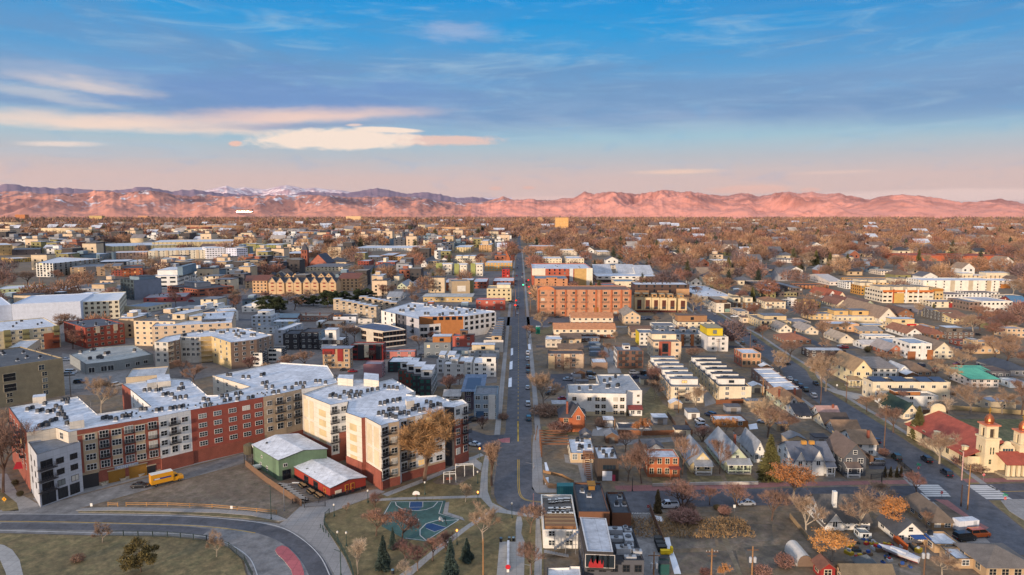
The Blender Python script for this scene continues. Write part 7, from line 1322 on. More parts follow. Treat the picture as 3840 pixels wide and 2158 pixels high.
for x,y in((2170,812),(2230,855),(2285,885)):table(P(x,y),-.9,'wooden picnic table close to the red shed wall','tables by the red shed',C(190,150,96))
for x,y,s_ in((745,800,'left'),(880,768,'middle'),(1010,735,'right')):
 t_=thing('planter',{'left':'concrete planter left of the gold garage entrances','middle':'concrete planter between the two gold garage entrances','right':'concrete planter at the right-hand garage entrance'}[s_],'planter',P(x,y));b=MB();b.lathe([(.9,0),(1.15,.8),(1.,.8),(.9,.6),(0,.6)],C(196,186,166),4);obj('box',b,t_)
 b=MB();[b.tube((.4*math.cos(k),.4*math.sin(k),.6),(.7*math.cos(k),.7*math.sin(k),1.2),.06,.02,C(90,96,60),4) for k in range(6)];obj('plant',b,t_)
b=MB();b.face([(-2,-1.5,0),(2,-1.5,0),(2,1.2,1.2),(-2,1.2,1.2)],C(176,30,44));b.face([(-2,-1.5,0),(-2,1.2,1.2),(-2,1.2,0)],C(176,30,44));b.face([(2,-1.5,0),(2,1.2,0),(2,1.2,1.2)],C(176,30,44));r=bpy.data.objects['apartment_building'];w_=P(105,690,3.2)-r.location;obj('awning',b,r,(w_.x+1,w_.y+2,3.2),.3)
sign(33,930,885,'yellow diamond warning sign at the lower left corner','yellow');sign(657,975,932,'small white sign at the tip of the vacant lot','w');sign(1660,1000,950,'small white sign on the pavement strip of the vacant lot','w')
street_lamp(1943,1048,800,'green street lamp at the tip of the vacant lot',-1.6);street_lamp(2037,990,785,'grey street lamp with long arm by the patio fence',3.2,METAL);pole(2062,448,305,'utility pole with crossarms before the tan bays, left of two');pole(2115,440,300,'utility pole before the tan bays, right of two')
pole(508,170,-20,'tall dark pole at the car park behind the grey corner block','mast',DARKMET);pole(655,290,205,'thin lamp mast in the apartment courtyard','mast',METAL)
for a in(('brownpine',1010,1425,1200,.95,'broad olive-brown pine on the lawn inside the curved road'),('tan',735,1215,1075,1.1,'bare bushy tree at the railing, left of the pine'),('tan',1552,1318,1135,.8,'small bare tree at the railing, right of the pine'),('bush',560,1350,1300,1.3,'low dark red bush on the left lawn'),('tan',725,285,30,1.,'large tan bare tree in the courtyard behind the apartment block'),('bare',22,855,330,.9,'tall bare street tree at the left edge before the brick facade'),('bare',10,600,250,.9,'bare street tree at the left edge, further back'),('spruce',1452,625,590,1.,'small round conifer at the white garage door'),('bare',1390,90,-60,1.1,'bare tree between the two rear wings of the apartment block'),('shrub',145,880,845,1.3,'clipped hedge clump at the brick facade corner'),('shrub',110,800,765,1.3,'clipped hedge clump below the red awning')):tree(a[0],a[1],a[2],a[3],a[5],a[4])
reg(*B_)
for a in((1170,945,845,'lit orange park lamp beside the basketball court path',1),(1020,1230,1118,'lit orange park lamp by the lower end of the court',1),(1183,620,533,'lit orange park lamp near the street junction',1),(790,872,775,'unlit park lamp on the lawn below the willow',0),(382,928,835,'unlit park lamp by the plaza railing',0),(140,1028,935,'unlit park lamp at the top of the curved fence',0),(228,1242,1135,'unlit park lamp inside the curved fence',0),(1413,1038,925,'white-globed lamp post at the street bend',0),(1168,792,700,'unlit lamp post beside the play area',0),(165,1210,1130,'short white-topped lamp inside the curved fence',0)):park_lamp(*a)
street_lamp(188,1450,1262,'dark street lamp with short arm at the bottom left of the park',-1.3);street_lamp(1570,680,640,'low white street lamp arm by the right kerb',-2.4,METAL);street_lamp(1572,365,230,'street lamp leaning over the straight street',-1.6,METAL);street_lamp(1545,1470,1362,'white street lamp arm at the bottom of the park',-2.4,METAL)
pole(1580,480,375,'leaning wooden pole with yellow sign at the right kerb','mast',WOODP,.8);pole(1567,990,862,'red and white pole at the street bend','mast',C(196,150,146));pole(1208,1448,1185,'bare wooden pole on the lawn right of the spruces','mast',WOODL)
pole(2180-1180+690,1500,1350,'wooden pole at the bottom right of the park','mast',WOODL) if 0 else None
fence([(105,1012),(75,1040),(68,1090),(110,1160),(170,1230),(215,1310),(260,1400),(280,1480)],1.4,C(40,62,60),'green metal fence curving round the park','metal','railing',2.5);fence([(-160,935),(30,930),(330,850)],1.2,DARKMET,'black railing between the red shed and the plaza','metal','railing',3)
def hoop(x,yb,yt,rz,label):
 p=P(x,yb);h=hgt(x,yt,yb);t_=thing('basketball_hoop',label,'basketball hoop',p,rz);b=MB();b.tube((0,1.6,0),(0,1.2,h-.6),.1,.08,FDARK,8);b.tube((0,1.2,h-.7),(0,.1,h-.6),.07,.07,FDARK,6);obj('post',b,t_);b=MB();n=8
 pts=[(-.95,h-1.05),(.95,h-1.05)]+[(.95*math.cos(math.pi*i/n),h-.75+.75*math.sin(math.pi*i/n)) for i in range(n+1)];b.face([(x_,0,z) for x_,z in pts],FWHITE);b.face([(x_,.06,z) for x_,z in pts[::-1]],FWHITE);obj('backboard',b,t_);b=MB();n=12
 for i in range(n):a0,a1=6.2832*i/n,6.2832*(i+1)/n;b.tube((.23*math.cos(a0),-.35+.23*math.sin(a0),h-.95),(.23*math.cos(a1),-.35+.23*math.sin(a1),h-.95),.03,.03,C(210,90,30),4)
 obj('rim',b,t_)
hoop(728,928,845,0,'basketball hoop with white backboard at the far end of the court');hoop(905,1100,1028,R(-50),'basketball hoop in the middle of the court, seen from its side')
PW=FWHITE
def frame(x,y,w,h,d,label,seats=0):
 t_=thing('climbing_frame',label,'play frame',P(x,y),.12);n=3
 for i in range(n):
  for s_ in(0,d):b=MB();b.box(w*i/(n-1)-.07,w*i/(n-1)+.07,s_-.07,s_+.07,0,h,PW);obj('post',b,t_)
 b=MB();b.box(0,w,-.08,.08,h+.004,h+.16,PW);b.box(0,w,d-.08,d+.08,h+.004,h+.16,PW);b.box(.1,.25,0,d,h+.17,h+.25,PW);obj('top_bars',b,t_)
 if seats:b=MB();b.box(w*.2,w*.7,.1,d-.1,1.0,1.12,C(176,96,70));obj('platform',b,t_)
frame(925,790,3.4,2.6,1.6,'low white climbing frame with red platform in the play area',1);frame(1010,745,5.2,3.4,1.0,'taller white swing frame in the play area')
for x,y,l in((560,1440,'grey litter bin with blue lid on the park path'),(1265,1030,'dark litter bin at the path fork'),(1335,1210,'dark bin at the plaza head, left'),(1395,1205,'dark bin at the plaza head, middle'),(1425,1205,'dark bin at the plaza head, right')):t_=thing('litter_bin',l,'bin',P(x,y));b=MB();b.lathe([(.3,0),(.36,.9),(.38,.9),(.3,.92),(0,.92)],DARKMET,10);obj('bin',b,t_);b=MB();b.lathe([(.38,.93),(.3,1.1),(0,1.15)],C(100,130,150),10);obj('lid',b,t_)
for x,y in((42,1110),(80,1145),(100,1175))+tuple((58+6*k,1120+17*k) for k in range(2)):t_=tag(obj('bollard',(lambda b:(b.lathe([(.1,0),(.1,1.),(.0,1.05)],POLEG,8),b)[1])(MB()),None,P(x,y)),'dark bollard on the plaza outside the curved park fence','bollard','bollards on the plaza')
sw=P(1385,1430);t_=thing('sign_wall','narrow white sign wall with red round sign on the plaza','sign',sw,0);hs=P(1390,1230).y-sw.y;b=MB();b.box(-.25,.25,0,hs,0,1.1,WHITE,MEMB);obj('wall',b,t_);b=MB();b.lathe([(.55,0),(0,.001)],SIGNR,12);o=obj('sign_plate',b,t_,(0,-.06,1.3));o.rotation_euler=(R(90),0,0)
for a in(('willow',790,775,300,1.45,'huge golden-brown willow before the five-storey block'),('narrow',1268,805,478,1.,'tall narrow bare tree at the bend of the street'),('rust',440,1168,975,1.1,'rust-leaved tree on the lawn left of the court'),('rust',628,1205,975,1.1,'red-brown bare tree at the near corner of the court'),('red',845,1345,1165,1.,'red twiggy tree between the two spruces'),('tan',1208,1205,955,1.1,'tan tree with orange crown side beside the court path'),('bare',1545,1148,930,.9,'bare street tree on the strip right of the path'),('bare',1555,1440,1215,.9,'bare tree at the bottom edge right of the plaza'),('pale',312,1445,1165,1.1,'pale bare birch inside the curved fence'),('pale',645,1500,1330,1.2,'pale bare birch at the bottom edge of the park'),('tan',1080,925,795,.9,'small tan tree on the lawn above the court path'),('red',430,962,850,.9,'small reddish tree beside the plaza railing'),('red',648,1345,1195,1.2,'red bushy tree right of the big spruce'),('red',740,1420,1250,1.,'red bare shrub-tree at the lower path'),('spruce',492,1405,1165,1.2,'big dark spruce at the lower left of the park'),('spruce',560,1260,1105,.9,'smaller spruce behind the big dark spruce'),('spruce',975,1465,1185,1.1,'tall spruce at the bottom centre of the park'),('spruce',1090,1345,1185,1.4,'broad low spruce right of the tall spruce'),('red',940,1270,1130,.9,'red-twigged tree at the near end of the court, right'),('bare',230,1005,930,.7,'tiny bare sapling by the curved fence'),('bare',960,660,540,.6,'small bare tree at the black wall bay'),('red',1200,400,300,.8,'small reddish tree before the blue-grey house'),('red',955,160,20,1.,'dark red tree behind the black glass rowhouses'),('bush',1350,330,290,1.4,'bare shrub along the left pavement')):tree(a[0],a[1],a[2],a[3],a[5],a[4])
cpx('suv',BLK,1140,345,R(20),'black suv in the drive of the blue-grey corner house');cpx('sedan',WHC,1140,520,R(160),'white car at the junction behind the park lamp');cpx('hatch',WHC,1525,112,R(91),'white hatchback parked on the right kerb, upper of two near the brick cottage');cpx('suv',WHC,1528,230,R(91),'white suv parked on the right kerb, lower of two near the brick cottage');cpx('suv',TEA,1533,335,R(91),'teal suv driving up the street beside the brick cottage')
reg(*B_)
r,W_,D_p,H_t,rz=To('blue-grey corner house with white panels and garage beside the street',1140,150,1310,330,90,C(140,158,172,'panel'),GREYROOF,3,cols=3,ww=2.4,gl=GLASS[1],strips=((.1,.42,.1,.32,C(60,90,120),.1),(.62,.9,.0,.98,C(206,206,200),.1)),par=.8,cap=BLUEG);r,W_,D_p,H_t,rz=To('purple-brown house under a tilted solar canopy roof behind the corner house',1075,130,1190,260,40,C(96,84,96),C(110,130,156,'membrane'),3,'shed',rise=1.4,cols=2,ov=1.4,solar=[(.0,.9,.1,.8)])
Ho('small white cottage roof between the five-storey block and the corner house',925,165,1040,185,122,WHITE,C(200,200,200,'membrane'),1,'gu',rise=1.5,cols=2)
reg(*C_)
for a in(('tan',262,265,0,1.,'large tan bare tree at the parking lot on the street'),('bush',275,300,230,2.2,'dense red shrub beside the brick cottage'),('bush',380,425,350,1.8,'pale twiggy shrub before the brick cottage'),('orange',968,462,332,1.,'orange-leaved tree above the white garage'),('bare',850,565,420,1.1,'bare tree left of the green car'),('bare',965,790,505,.9,'tall bare tree before the red brick house, right of two'),('bare',868,775,560,.8,'tall bare tree before the red brick house, left of two'),('bare',1258,725,460,.6,'bare tree between the brick house and the yellow bungalow'),('red',1400,490,370,1.1,'reddish bare tree behind the bungalows'),('red',1262,970,758,1.1,'red bare tree on the kerb of the side street, left'),('red',1452,945,805,1.,'red bare tree on the kerb of the side street, middle'),('red',1650,950,780,1.,'red bare tree on the kerb of the side street, right'),('column',1082,1000,832,1.2,'pointed brown-green cypress at the fence corner'),('bare',1525,720,480,.7,'bare tree between the yellow and green bungalows'),('tan',1350,260,90,1.,'pale bare tree before the cream rowhouses'),('tan',1880,450,170,1.1,'large tan tree behind the garage'),('orange',1570,450,320,1.2,'tan-leaved tree beside the tan garage'),('tan',1060,190,50,1.,'bare tree beside the white apartment building'),('shrub',1510,975,945,2.,'green shrub on the garden edge'),('bush',1300,975,935,2.,'dark hedge clump by the garden kerb'),('bush',1560,1010,950,1.2,'dry reeds in the garden, right'),('bush',1270,1060,985,2.4,'dry brown vine clump at the garden edge'),('orange',1560,1470,1380,1.1,'orange bush at the bottom of the garden'),('bush',680,380,320,1.3,'round brown shrub beside the white shed'),('tan',1300,560,450,.7,'bare tree behind the red brick house'),('red',1060,100,-60,1.,'reddish tree right of the white apartments'),('bare',1215,520,420,1.,'bare tree at the end of the board fence'),('bush',1420,1440,1400,1.6,'dry bush between garden beds'),('bush',1830,1440,1380,1.7,'orange-brown bush near the hoop house')):tree(a[0],a[1],a[2],a[3],a[5],a[4])
p=P(1300,1130);t_=thing('reed_bed','straw-coloured mass of dead plants in a rectangular garden bed','plant bed',p);rs=np.random.RandomState(5);n=2600;c=np.stack([rs.uniform(-15,15,n),rs.uniform(-4,6,n),rs.uniform(.2,1.0,n)],1);d=rs.normal(0,.5,(n,3))+np.array([0,0,.5]);d/=np.linalg.norm(d,axis=1)[:,None];v,f=quads(c,d*.5,np.full(n,.07),rs);obj('stems',np_mesh('stems',v,f,[C(170,140,92,'leaf')]),t_)
for a in((1052,1470,1280,'utility pole with transformers beside the dark green box','transformer'),(1465,1470,1258,'plain utility pole at the bottom of the garden','utility'),(1758,1400,1240,'utility pole with transformers over the garden','transformer'),(778,1470,1342,'utility pole before the dark grey hall','utility'),(773,450,325,'wooden pole beside the garage drive','mast'),(1230,285,130,'utility pole before the cream rowhouses','utility'),(1835,165,45,'utility pole beside the brick strip','utility')):pole(*a,m=WOODL)
fence([(1025,985),(1065,1090),(1130,1250)],1.8,C(116,84,64),'dark board fence along the alley and garden','board','board_fence',4);fence([(800,440),(1000,448),(1330,440)],1.7,C(140,92,62),'brown board fence behind the bungalow gardens','board','board_fence',5);fence([(1325,440),(1280,370)],1.7,C(150,100,66),'short brown fence turning back at the garden end','board','board_fence',5);fence([(262,762),(300,825),(480,838)],1.4,C(130,106,84),'curved low fence round the bare restaurant yard','board','board_fence',4);fence([(262,715),(400,745),(480,790)],.8,C(150,116,80),'stone and timber garden wall across the restaurant yard','board','garden_wall',4);fence([(1500,225),(1730,215)],1.8,C(130,82,54),'red-brown fence below the second cream row','board','board_fence',5)
fence([(1290,805),(1560,800),(1800,798)],.8,C(190,186,178),'low pale retaining wall before the bungalow lawns','board','garden_wall',4,wide=.15);fence([(1045,812),(1210,808)],.8,C(176,170,160),'low concrete wall before the brick house lawn','board','garden_wall',4,wide=.15)
car('pickup',WHC,P(1155,962),R(182),'white pickup truck parked at the garden kerb');cpx('sedan',SIL,1715,945,R(181),'silver sedan parked on the side street by the garden');cpx('suv',DKG,1018,535,R(85),'dark green car parked behind the red brick house');cpx('suv',DKB,1460,308,R(120),'dark blue car before the cream rowhouses');cpx('van',WHC,1383,362,R(100),'white van parked behind the board fence');cpx('suv',SIL,1400,392,R(8),'silver car beside the white van');cpx('sedan',BLK,1692,478,R(5),'black car between the white gable houses');cpx('sedan',SIL,1840,358,R(150),'pale car at the snow patch');cpx('hatch',WHC,318,125,R(5),'white suv nearest the tree in the street parking lot');cpx('sedan',BLK,312,155,R(5),'dark car below the white suv in the street parking lot');cpx('sedan',SIL,440,52,R(8),'silver car in the parking lot before the tan rowhouse');cpx('hatch',SIL,612,45,R(8),'silver car against the white apartment wall');cpx('sedan',DKB,915,38,R(20),'blue car behind the white apartments');cpx('sedan',BLK,1005,38,R(10),'black car behind the white apartments, right');cpx('sedan',RED,405,192,R(5),'red car half hidden at the white canopy')
b=MB();b.box(-3.6,3.6,-2.6,2.6,2.9,3.1,WHITE,MEMB);t_=thing('carport','white flat carport beside the orange brick cottage','carport',P(388,262));obj('roof',b,t_);b=MB();[b.box(x,x+.15,y,y+.15,0,2.89,WHITE) for x in(-3.5,3.3) for y in(-2.5,2.3)];obj('posts',b,t_)
Ga('small white garden shed beside the round shrub',700,338,760,385,325,WHITE,MEMB,1,'shed',rise=.5,cols=0)
for x,y,c,l in((1090,1215,(30,34,34),'first dark dumpster along the alley fence'),(1100,1245,(30,36,36),'second dark dumpster along the alley fence'),(1112,1275,(34,38,40),'third dark dumpster along the alley fence'),(1125,1395,(90,120,116),'tall grey-green cabinet in the alley'),(1125,1435,(30,80,76),'dark green cabinet at the alley bottom')):t_=thing('dumpster',l,'dumpster',P(x,y));b=MB();b.box(-1.,1.,-.7,.7,.1,1.3 if 'cabinet' not in l else 2.4,C(*c));obj('body',b,t_);b=MB();b.box(-1.05,1.05,-.75,.75,1.304 if 'cabinet' not in l else 2.404,1.4 if 'cabinet' not in l else 2.5,C(60,62,62));obj('lid',b,t_)
t_=thing('loader_bucket','yellow machine part beside the dumpsters','machine',P(1140,1300));b=MB();b.box(-1.2,1.0,-.5,.5,.3,1.1,C(226,190,20));b.prism([(1.0,-.5),(1.5,-.5),(1.5,.5),(1.0,.5)],.5,1.8,C(226,190,20));obj('body',b,t_);b=MB();b.tube((0,-.55,.3),(0,.55,.3),.3,.3,TYRE,10);obj('wheel',b,t_)
sign(1013,975,940,'red no-entry style stop sign at the alley mouth','stop');sign(1630,1000,942,'white notice sign in the garden','w')
t_=tag(obj('lettering',MB(),None,(0,0,0)),'white painted words on the alley surface by the timber hall','road lettering');p=P(932,1006);bpy.data.objects.remove(t_)
text_o=text('NO PARKING',1.1,None,(p.x,p.y,.05),FWHITE,0,0,.002);tag(text_o,'white painted words on the alley surface by the timber hall','road lettering')
street_lamp(900,845,665,'dark lamp post at the corner of the side street',-.6,DARKMET)
reg(*D_)
for a in(('orange',330,905,640,1.25,'large orange-leaved tree before the white Victorian house'),('fir',165,760,440,1.1,'dense dark green fir beside the white Victorian house'),('orange',1030,1120,860,.9,'tall orange-brown tree right of the chimney house'),('orange',610,1345,1110,1.2,'orange-leaved tree above the red garden shed'),('tan',425,1160,880,.95,'spreading tan multi-stemmed tree by the garden fence'),('bare',180,1055,820,1.,'bare tree at the garden corner'),('tan',800,1130,835,1.05,'big bare tree before the chimney house'),('red',1215,880,715,1.1,'reddish bare tree at the crossing corner'),('tan',960,930,785,1.3,'wide tan bare tree over the side street'),('fir',1225,470,238,1.1,'green fir left of the church'),('bare',1050,425,235,1.1,'bare tree before the green gabled house'),('tan',1380,650,420,1.2,'bare tree before the church roof'),('pale',1395,400,165,1.4,'pale branching tree behind the church'),('tan',1600,290,75,1.3,'big tan tree right of the solar roofs'),('tan',1830,290,120,1.2,'tan tree over the concrete box'),('tan',565,130,-120,1.,'large bare tree at the avenue bend'),('bare',150,460,220,1.1,'large bare tree behind the small white houses'),('bare',270,440,290,1.2,'bare tree behind the black-roofed house'),('bare',860,280,150,1.,'small bare tree on the avenue verge'),('bare',1290,1110,990,.7,'bare sapling before the hipped brown house'),('tan',1400,1448,1290,1.4,'pale twiggy shrub before the tan garage'),('bush',980,590,540,1.2,'brown shrub at the parking space'),('bush',1640,700,650,2.2,'brown hedge at the church wall'),('bush',1560,660,600,2.2,'second brown hedge at the church wall'),('bush',270,1390,1300,1.2,'dry scrub by the hoop house'),('tan',950,250,130,1.,'bare tree before the solar roofs'),('red',1100,230,120,.9,'small red tree before the curved white house'),('bare',1970,300,60,1.,'tall bare tree at the right edge behind the church lawn')):tree(a[0],a[1],a[2],a[3],a[5],a[4])
for x in(990,1030,1075,1105):tree_at('column',P(x,745),3.2,'small dark clipped conifer along the black garden fence','clipped conifers at the black fence',1.2)
fence([(890,762),(1180,725)],1.4,DARKMET,'black garden fence with clipped conifers','metal','railing',4);fence([(1180,725),(1085,645)],1.4,DARKMET,'black garden fence turning along the avenue','metal','railing',4);fence([(1050,1195),(1150,1290)],1.9,C(190,96,46),'orange board fence behind the boat','board','board_fence',4);fence([(310,1040),(540,1320)],1.2,C(150,128,96),'long garden boundary fence','board','board_fence',6);fence([(1400,258),(1987,300)],1.7,C(170,150,110),'tan wall behind the church lawn','board','garden_wall',8,wide=.12)
for a in((530,222,30,'utility pole on the left side of the avenue','utility'),(712,208,20,'utility pole on the grassy verge across the avenue','mast'),(983,560,225,'tall utility pole with pale crossarm at the avenue','utility'),(1268,1470,1210,'utility pole with transformers behind the boat','transformer'),(112,155,45,'utility pole left of the brick strip','utility')):pole(*a)
pole(1535,955,800,'dark stub pole at the crossing corner','mast',C(70,52,44));pole(1582,978,655,'tall yellow-brown wooden pole at the crossing','mast',WOODL);pole(1540,768,562,'red and white striped pole at the church corner','mast',C(200,160,150));pole(965,810,705,'dark lamp post before the grey Victorian house','mast',DARKMET);pole(38,1448,1240,'utility pole over the garden at the hoop house','transformer',WOODL)
sign(1227,745,655,'green street name plates above a stop sign at the avenue','stopgreen');sign(1848,945,870,'green street name plates and stop sign at the right corner','stopgreen');sign(1395,885,842,'stop sign seen at the crosswalk','stop');sign(1695,775,715,'stop sign before the church','stop');sign(645,130,80,'white post sign on the avenue lawn','w')
aa=math.atan2((AV[3]-AV[1]).y,(AV[3]-AV[1]).x)
cpx('suv',DKG,1072,615,aa,'dark green suv on the near kerb before the church');cpx('suv',BLK,1288,632,aa,'black suv on the church side, upper of two');cpx('suv',(24,30,44),1430,730,aa,'navy suv on the church side, lower of two');cpx('suv',GRY,930,655,R(175),'grey suv on the paved space beside the grey Victorian house');cpx('suv',WHC,478,172,aa,'white suv parked on the avenue beside the snow');cpx('suv',DKG,420,130,aa,'dark car second in line on the avenue');cpx('suv',DKB,382,102,aa,'blue car third in line on the avenue');cpx('suv',GRY,348,76,aa,'grey car fourth in line on the avenue');cpx('sedan',WHC,310,48,aa,'white car at the far end of the avenue line');cpx('sedan',BLK,495,82,aa+math.pi,'black car on the far kerb of the avenue bend');cpx('hatch',DKB,930,495,aa,'blue car half hidden behind the white chimney house')
cpx('van',(206,96,34),1660,1170,R(8),'orange camper van in the drive beside the white trailer');cpx('van',(30,34,36),1560,1195,R(10),'car under a black cover beside the orange camper van')
t_=thing('cargo_trailer','white box trailer behind the covered car','trailer',P(1565,1130),R(8));b=MB();b.box(-2.6,2.6,-1.1,1.1,.6,3.0,C(214,218,224,'panel'),MEMB);obj('body',b,t_);b=MB();b.box(1.2,2.0,-1.13,-1.105,.7,2.8,C(170,176,182));obj('door',b,t_);[obj('wheel',wm,t_,(x,s_*1.05,.36)) for x in(-.5,.5) for s_ in(-1,1)]
p=P(1085,1320);t_=thing('sailboat','white boat hull with red waterline stored in the yard','boat',p,R(128));b=MB();loft(b,[[(x,-w_,1.5),(x,-w_*.5,.7),(x,0,.35),(x,w_*.5,.7),(x,w_,1.5),(x,0,1.62)] for x,w_ in((-4.2,.8),(-2,1.25),(0,1.35),(2.4,.95),(4.2,.06))],C(214,216,220));obj('hull',b,t_);b=MB();loft(b,[[(x,-w_*.62,.62),(x,0,.3),(x,w_*.62,.62)] for x,w_ in((-4.1,.75),(0,1.3),(3.6,.3))],C(170,40,36));obj('keel',b,t_);b=MB();loft(b,[[(x,-w_,1.6),(x,-w_*.8,2.0),(x,w_*.8,2.0),(x,w_,1.6)] for x,w_ in((-1.8,.8),(1.6,.5))],C(190,196,204));obj('cabin',b,t_);b=MB();[b.box(x,x+.2,-.9,.9,0,.7,DARKMET) for x in(-2,1.5)];obj('cradle',b,t_)
rr=random.Random(9)
JK=[((170,40,40),'red'),((40,80,150),'blue'),((190,160,40),'yellow'),((60,70,74),'dark'),((180,184,186),'pale'),((110,90,70),'brown')]
for i in range(34):
 x,y=rr.uniform(720,1230),0;y=1180+(x-720)*.18+rr.uniform(-10,150);c,nme=JK[i%6];s_=rr.uniform(.4,1.);b=MB();b.prism([(-s_,-s_*.6),(s_,-s_*.7),(s_*1.1,s_*.5),(-s_*.8,s_*.7)],0,s_*rr.uniform(.5,1.1),C(*c));b.box(-s_*.4,s_*.5,-s_*.3,s_*.3,0,s_*1.4,C(*JK[(i+2)%6][0]));tag(obj('crate',b,None,P(x,y),rr.uniform(0,3)),'%s junk box lying in the cluttered yard by the boat'%nme,'junk box','junk in the cluttered yard')
b=MB();b.face([(-2,-1.2,1.9),(2,-1.2,1.8),(2.1,1.3,2.1),(-2,1.3,2.0)],C(40,84,150));t_=thing('tarpaulin','blue tarpaulin stretched beside the white house','tarpaulin',P(1240,1230));obj('sheet',b,t_);b=MB();[b.box(x,x+.1,y,y+.1,0,1.8,METAL) for x in(-1.9,1.8) for y in(-1.1,1.2)];obj('posts',b,t_)
def row(lst,rz,lab,grp):
 for typ,c,x,y in lst:car(typ,c,P(x,y),rz+rnd.uniform(-.04,.04),lab%{WHC:'white',SIL:'silver',BLK:'black',DKB:'blue',DKG:'dark green',TEA:'teal',RED:'red',GRY:'grey'}[c],grp)
reg(1800,1080,4.527)
row([('van',WHC,812,1130),('suv',WHC,808,1225),('suv',BLK,815,1360),('hatch',TEA,813,1445)],R(91),'%s vehicle parked on the right kerb opposite the stepped rowhouses','cars on the right kerb');row([('suv',TEA,645,205),('sedan',SIL,647,255),('suv',TEA,640,320),('sedan',DKG,640,358),('sedan',WHC,638,445)],R(89),'%s car parked on the left kerb before the pink brick corner','cars on the left kerb');row([('sedan',DKG,1212,615),('sedan',BLK,1320,510)],R(4),'%s car on the cross street by the orange brick apartments','cars on the cross street')
reg(1880,780,4.825)
row([('suv',WHC,300,945),('suv',SIL,300,1040),('suv',TEA,290,1092),('suv',RED,280,1238),('suv',TEA,265,1330),('suv',DKB,258,1405),('suv',SIL,222,1120)],R(89),'%s car parked far up the left side of the street','cars far up the street');row([('suv',WHC,445,872),('suv',GRY,445,940),('suv',SIL,445,1055),('suv',BLK,445,1092),('suv',BLK,450,1338),('suv',DKB,452,1405)],R(91),'%s car parked far up the right side of the street','cars far up the street');row([('sedan',WHC,372,1262),('sedan',RED,385,1200)],R(91),'%s car driving in the middle of the street','cars driving on the street')
reg(*G_);aa2=math.atan2((AVS[40]-AVS[30]).y,(AVS[40]-AVS[30]).x)
row([('sedan',WHC,1800,650),('sedan',DKB,1820,675),('suv',SIL,1915,662),('suv',WHC,1955,692),('sedan',SIL,2010,725),('suv',BLK,2120,798),('suv',DKG,2215,965),('suv',DKG,2278,1012),('sedan',GRY,2290,922),('sedan',RED,2255,890),('sedan',DKB,2340,915),('suv',BLK,2135,915),('suv',GRY,2425,1015),('suv',BLK,2395,990)],aa2,'%s car parked along the diagonal avenue beyond the bend','cars along the avenue');car('pickup',WHC,P(2200,748),R(178),'white pickup truck at the corner across the avenue');row([('suv',SIL,1320,770),('sedan',BLK,1370,775),('sedan',DKB,1460,762),('suv',SIL,1230,1295),('sedan',DKB,1240,1335),('suv',BLK,1335,1300),('sedan',BLK,1355,1335),('sedan',WHC,670,1310),('sedan',SIL,595,1355),('hatch',WHC,820,1345),('suv',BLK,815,1305)],R(5),'%s car in the parking places between the right-hand townhouses','cars in the townhouse parking places')
reg(*F_);row([('sedan',(WHC,SIL,BLK,RED,WHC,GRY,SIL,WHC,DKB)[k],95+66*k,548-2*k) for k in range(9)],R(3),'%s car parked before the gabled townhouses','cars before the gabled townhouses');row([('sedan',(WHC,SIL,BLK,WHC,TEA,SIL,WHC)[k],1375+24*k,300-15*k) for k in range(7)],R(60),'%s car on the street behind the canopy building','cars on the back street');row([('sedan',BLK,880,1265),('sedan',RED,960,1280),('suv',GRY,1640,1130),('sedan',SIL,2480,620),('suv',BLK,2490,605)],R(10),'%s car between the modern townhouses left of the street','cars between the modern houses')
reg(*E_);row([('sedan',WHC,640,1165),('suv',SIL,670,1310),('suv',BLK,770,1385),('van',WHC,690,1290),('sedan',WHC,1985,585),('van',RED,1850,600),('sedan',SIL,1560,640)],R(12),'%s vehicle on the lots at the left of the middle distance','vehicles on the left lots')
reg(*H_);row([('sedan',WHC,228,1182),('sedan',BLK,275,1208),('sedan',SIL,810,1035),('suv',RED,835,1050),('suv',DKB,720,1275),('suv',BLK,790,1275),('suv',DKB,1570,1225),('suv',RED,1940,1215),('sedan',DKB,1100,1225),('sedan',BLK,2120,925),('suv',GRY,2350,1195)],R(170),'%s car on the drives of the right-hand houses','cars at the right-hand houses')
reg(1800,1080,4.527);NEON=C(255,40,20,'emit',emit=1.6);NGRN=C(60,230,150,'emit',emit=3.)
def tlight(x,yb,yt,m,label):p=P(x,yb);h=hgt(x,yt,yb);t_=thing('traffic_light',label,'traffic light',p);b=MB();b.tube((0,0,0),(0,0,h-.8),.12,.09,DARKMET,8);obj('post',b,t_);b=MB();b.box(-.35,.35,-.2,.2,h-.8,h+.8,BLACK);obj('housing',b,t_);b=MB();b.lathe([(0,0),(.75,.1),(.9,.5),(.5,1.),(0,1.1)],m,10);obj('lens',b,t_,(0,-.6,h-.6))
for a in((845,180,90,NEON,'lit red signal right of the street, nearest the arched bay'),(612,290,212,NEON,'lit red signal on the left kerb, upper of two'),(600,380,292,NEON,'lit red signal on the left kerb, lower of two')):tlight(*a)
reg(1880,780,4.825)
for a in((490,1390,1305,NEON,'lit red signal on the right, farther up the street'),(500,1500,1425,NEON,'lit red signal on the right before the tan tower'),(395,1460,1390,NGRN,'lit green signal hanging over the street')):tlight(*a)
reg(*G_);pole(85,740,480,'red-lit wooden pole on the left of the junction','mast',WOODL);pole(228,750,575,'utility pole at the orange brick corner','utility',WOODL);pole(1876,690,530,'utility pole beside the avenue houses','utility',WOODL);pole(2200,930,780,'dark utility pole along the avenue','mast');pole(2352,1040,880,'second dark utility pole along the avenue','mast');pole(2040,1085,955,'utility pole before the white end townhouse','utility');pole(1360,1370,1200,'utility pole behind the white apartments','utility');pole(935,1060,955,'utility pole in the alley behind the tan-roofed rows','mast')
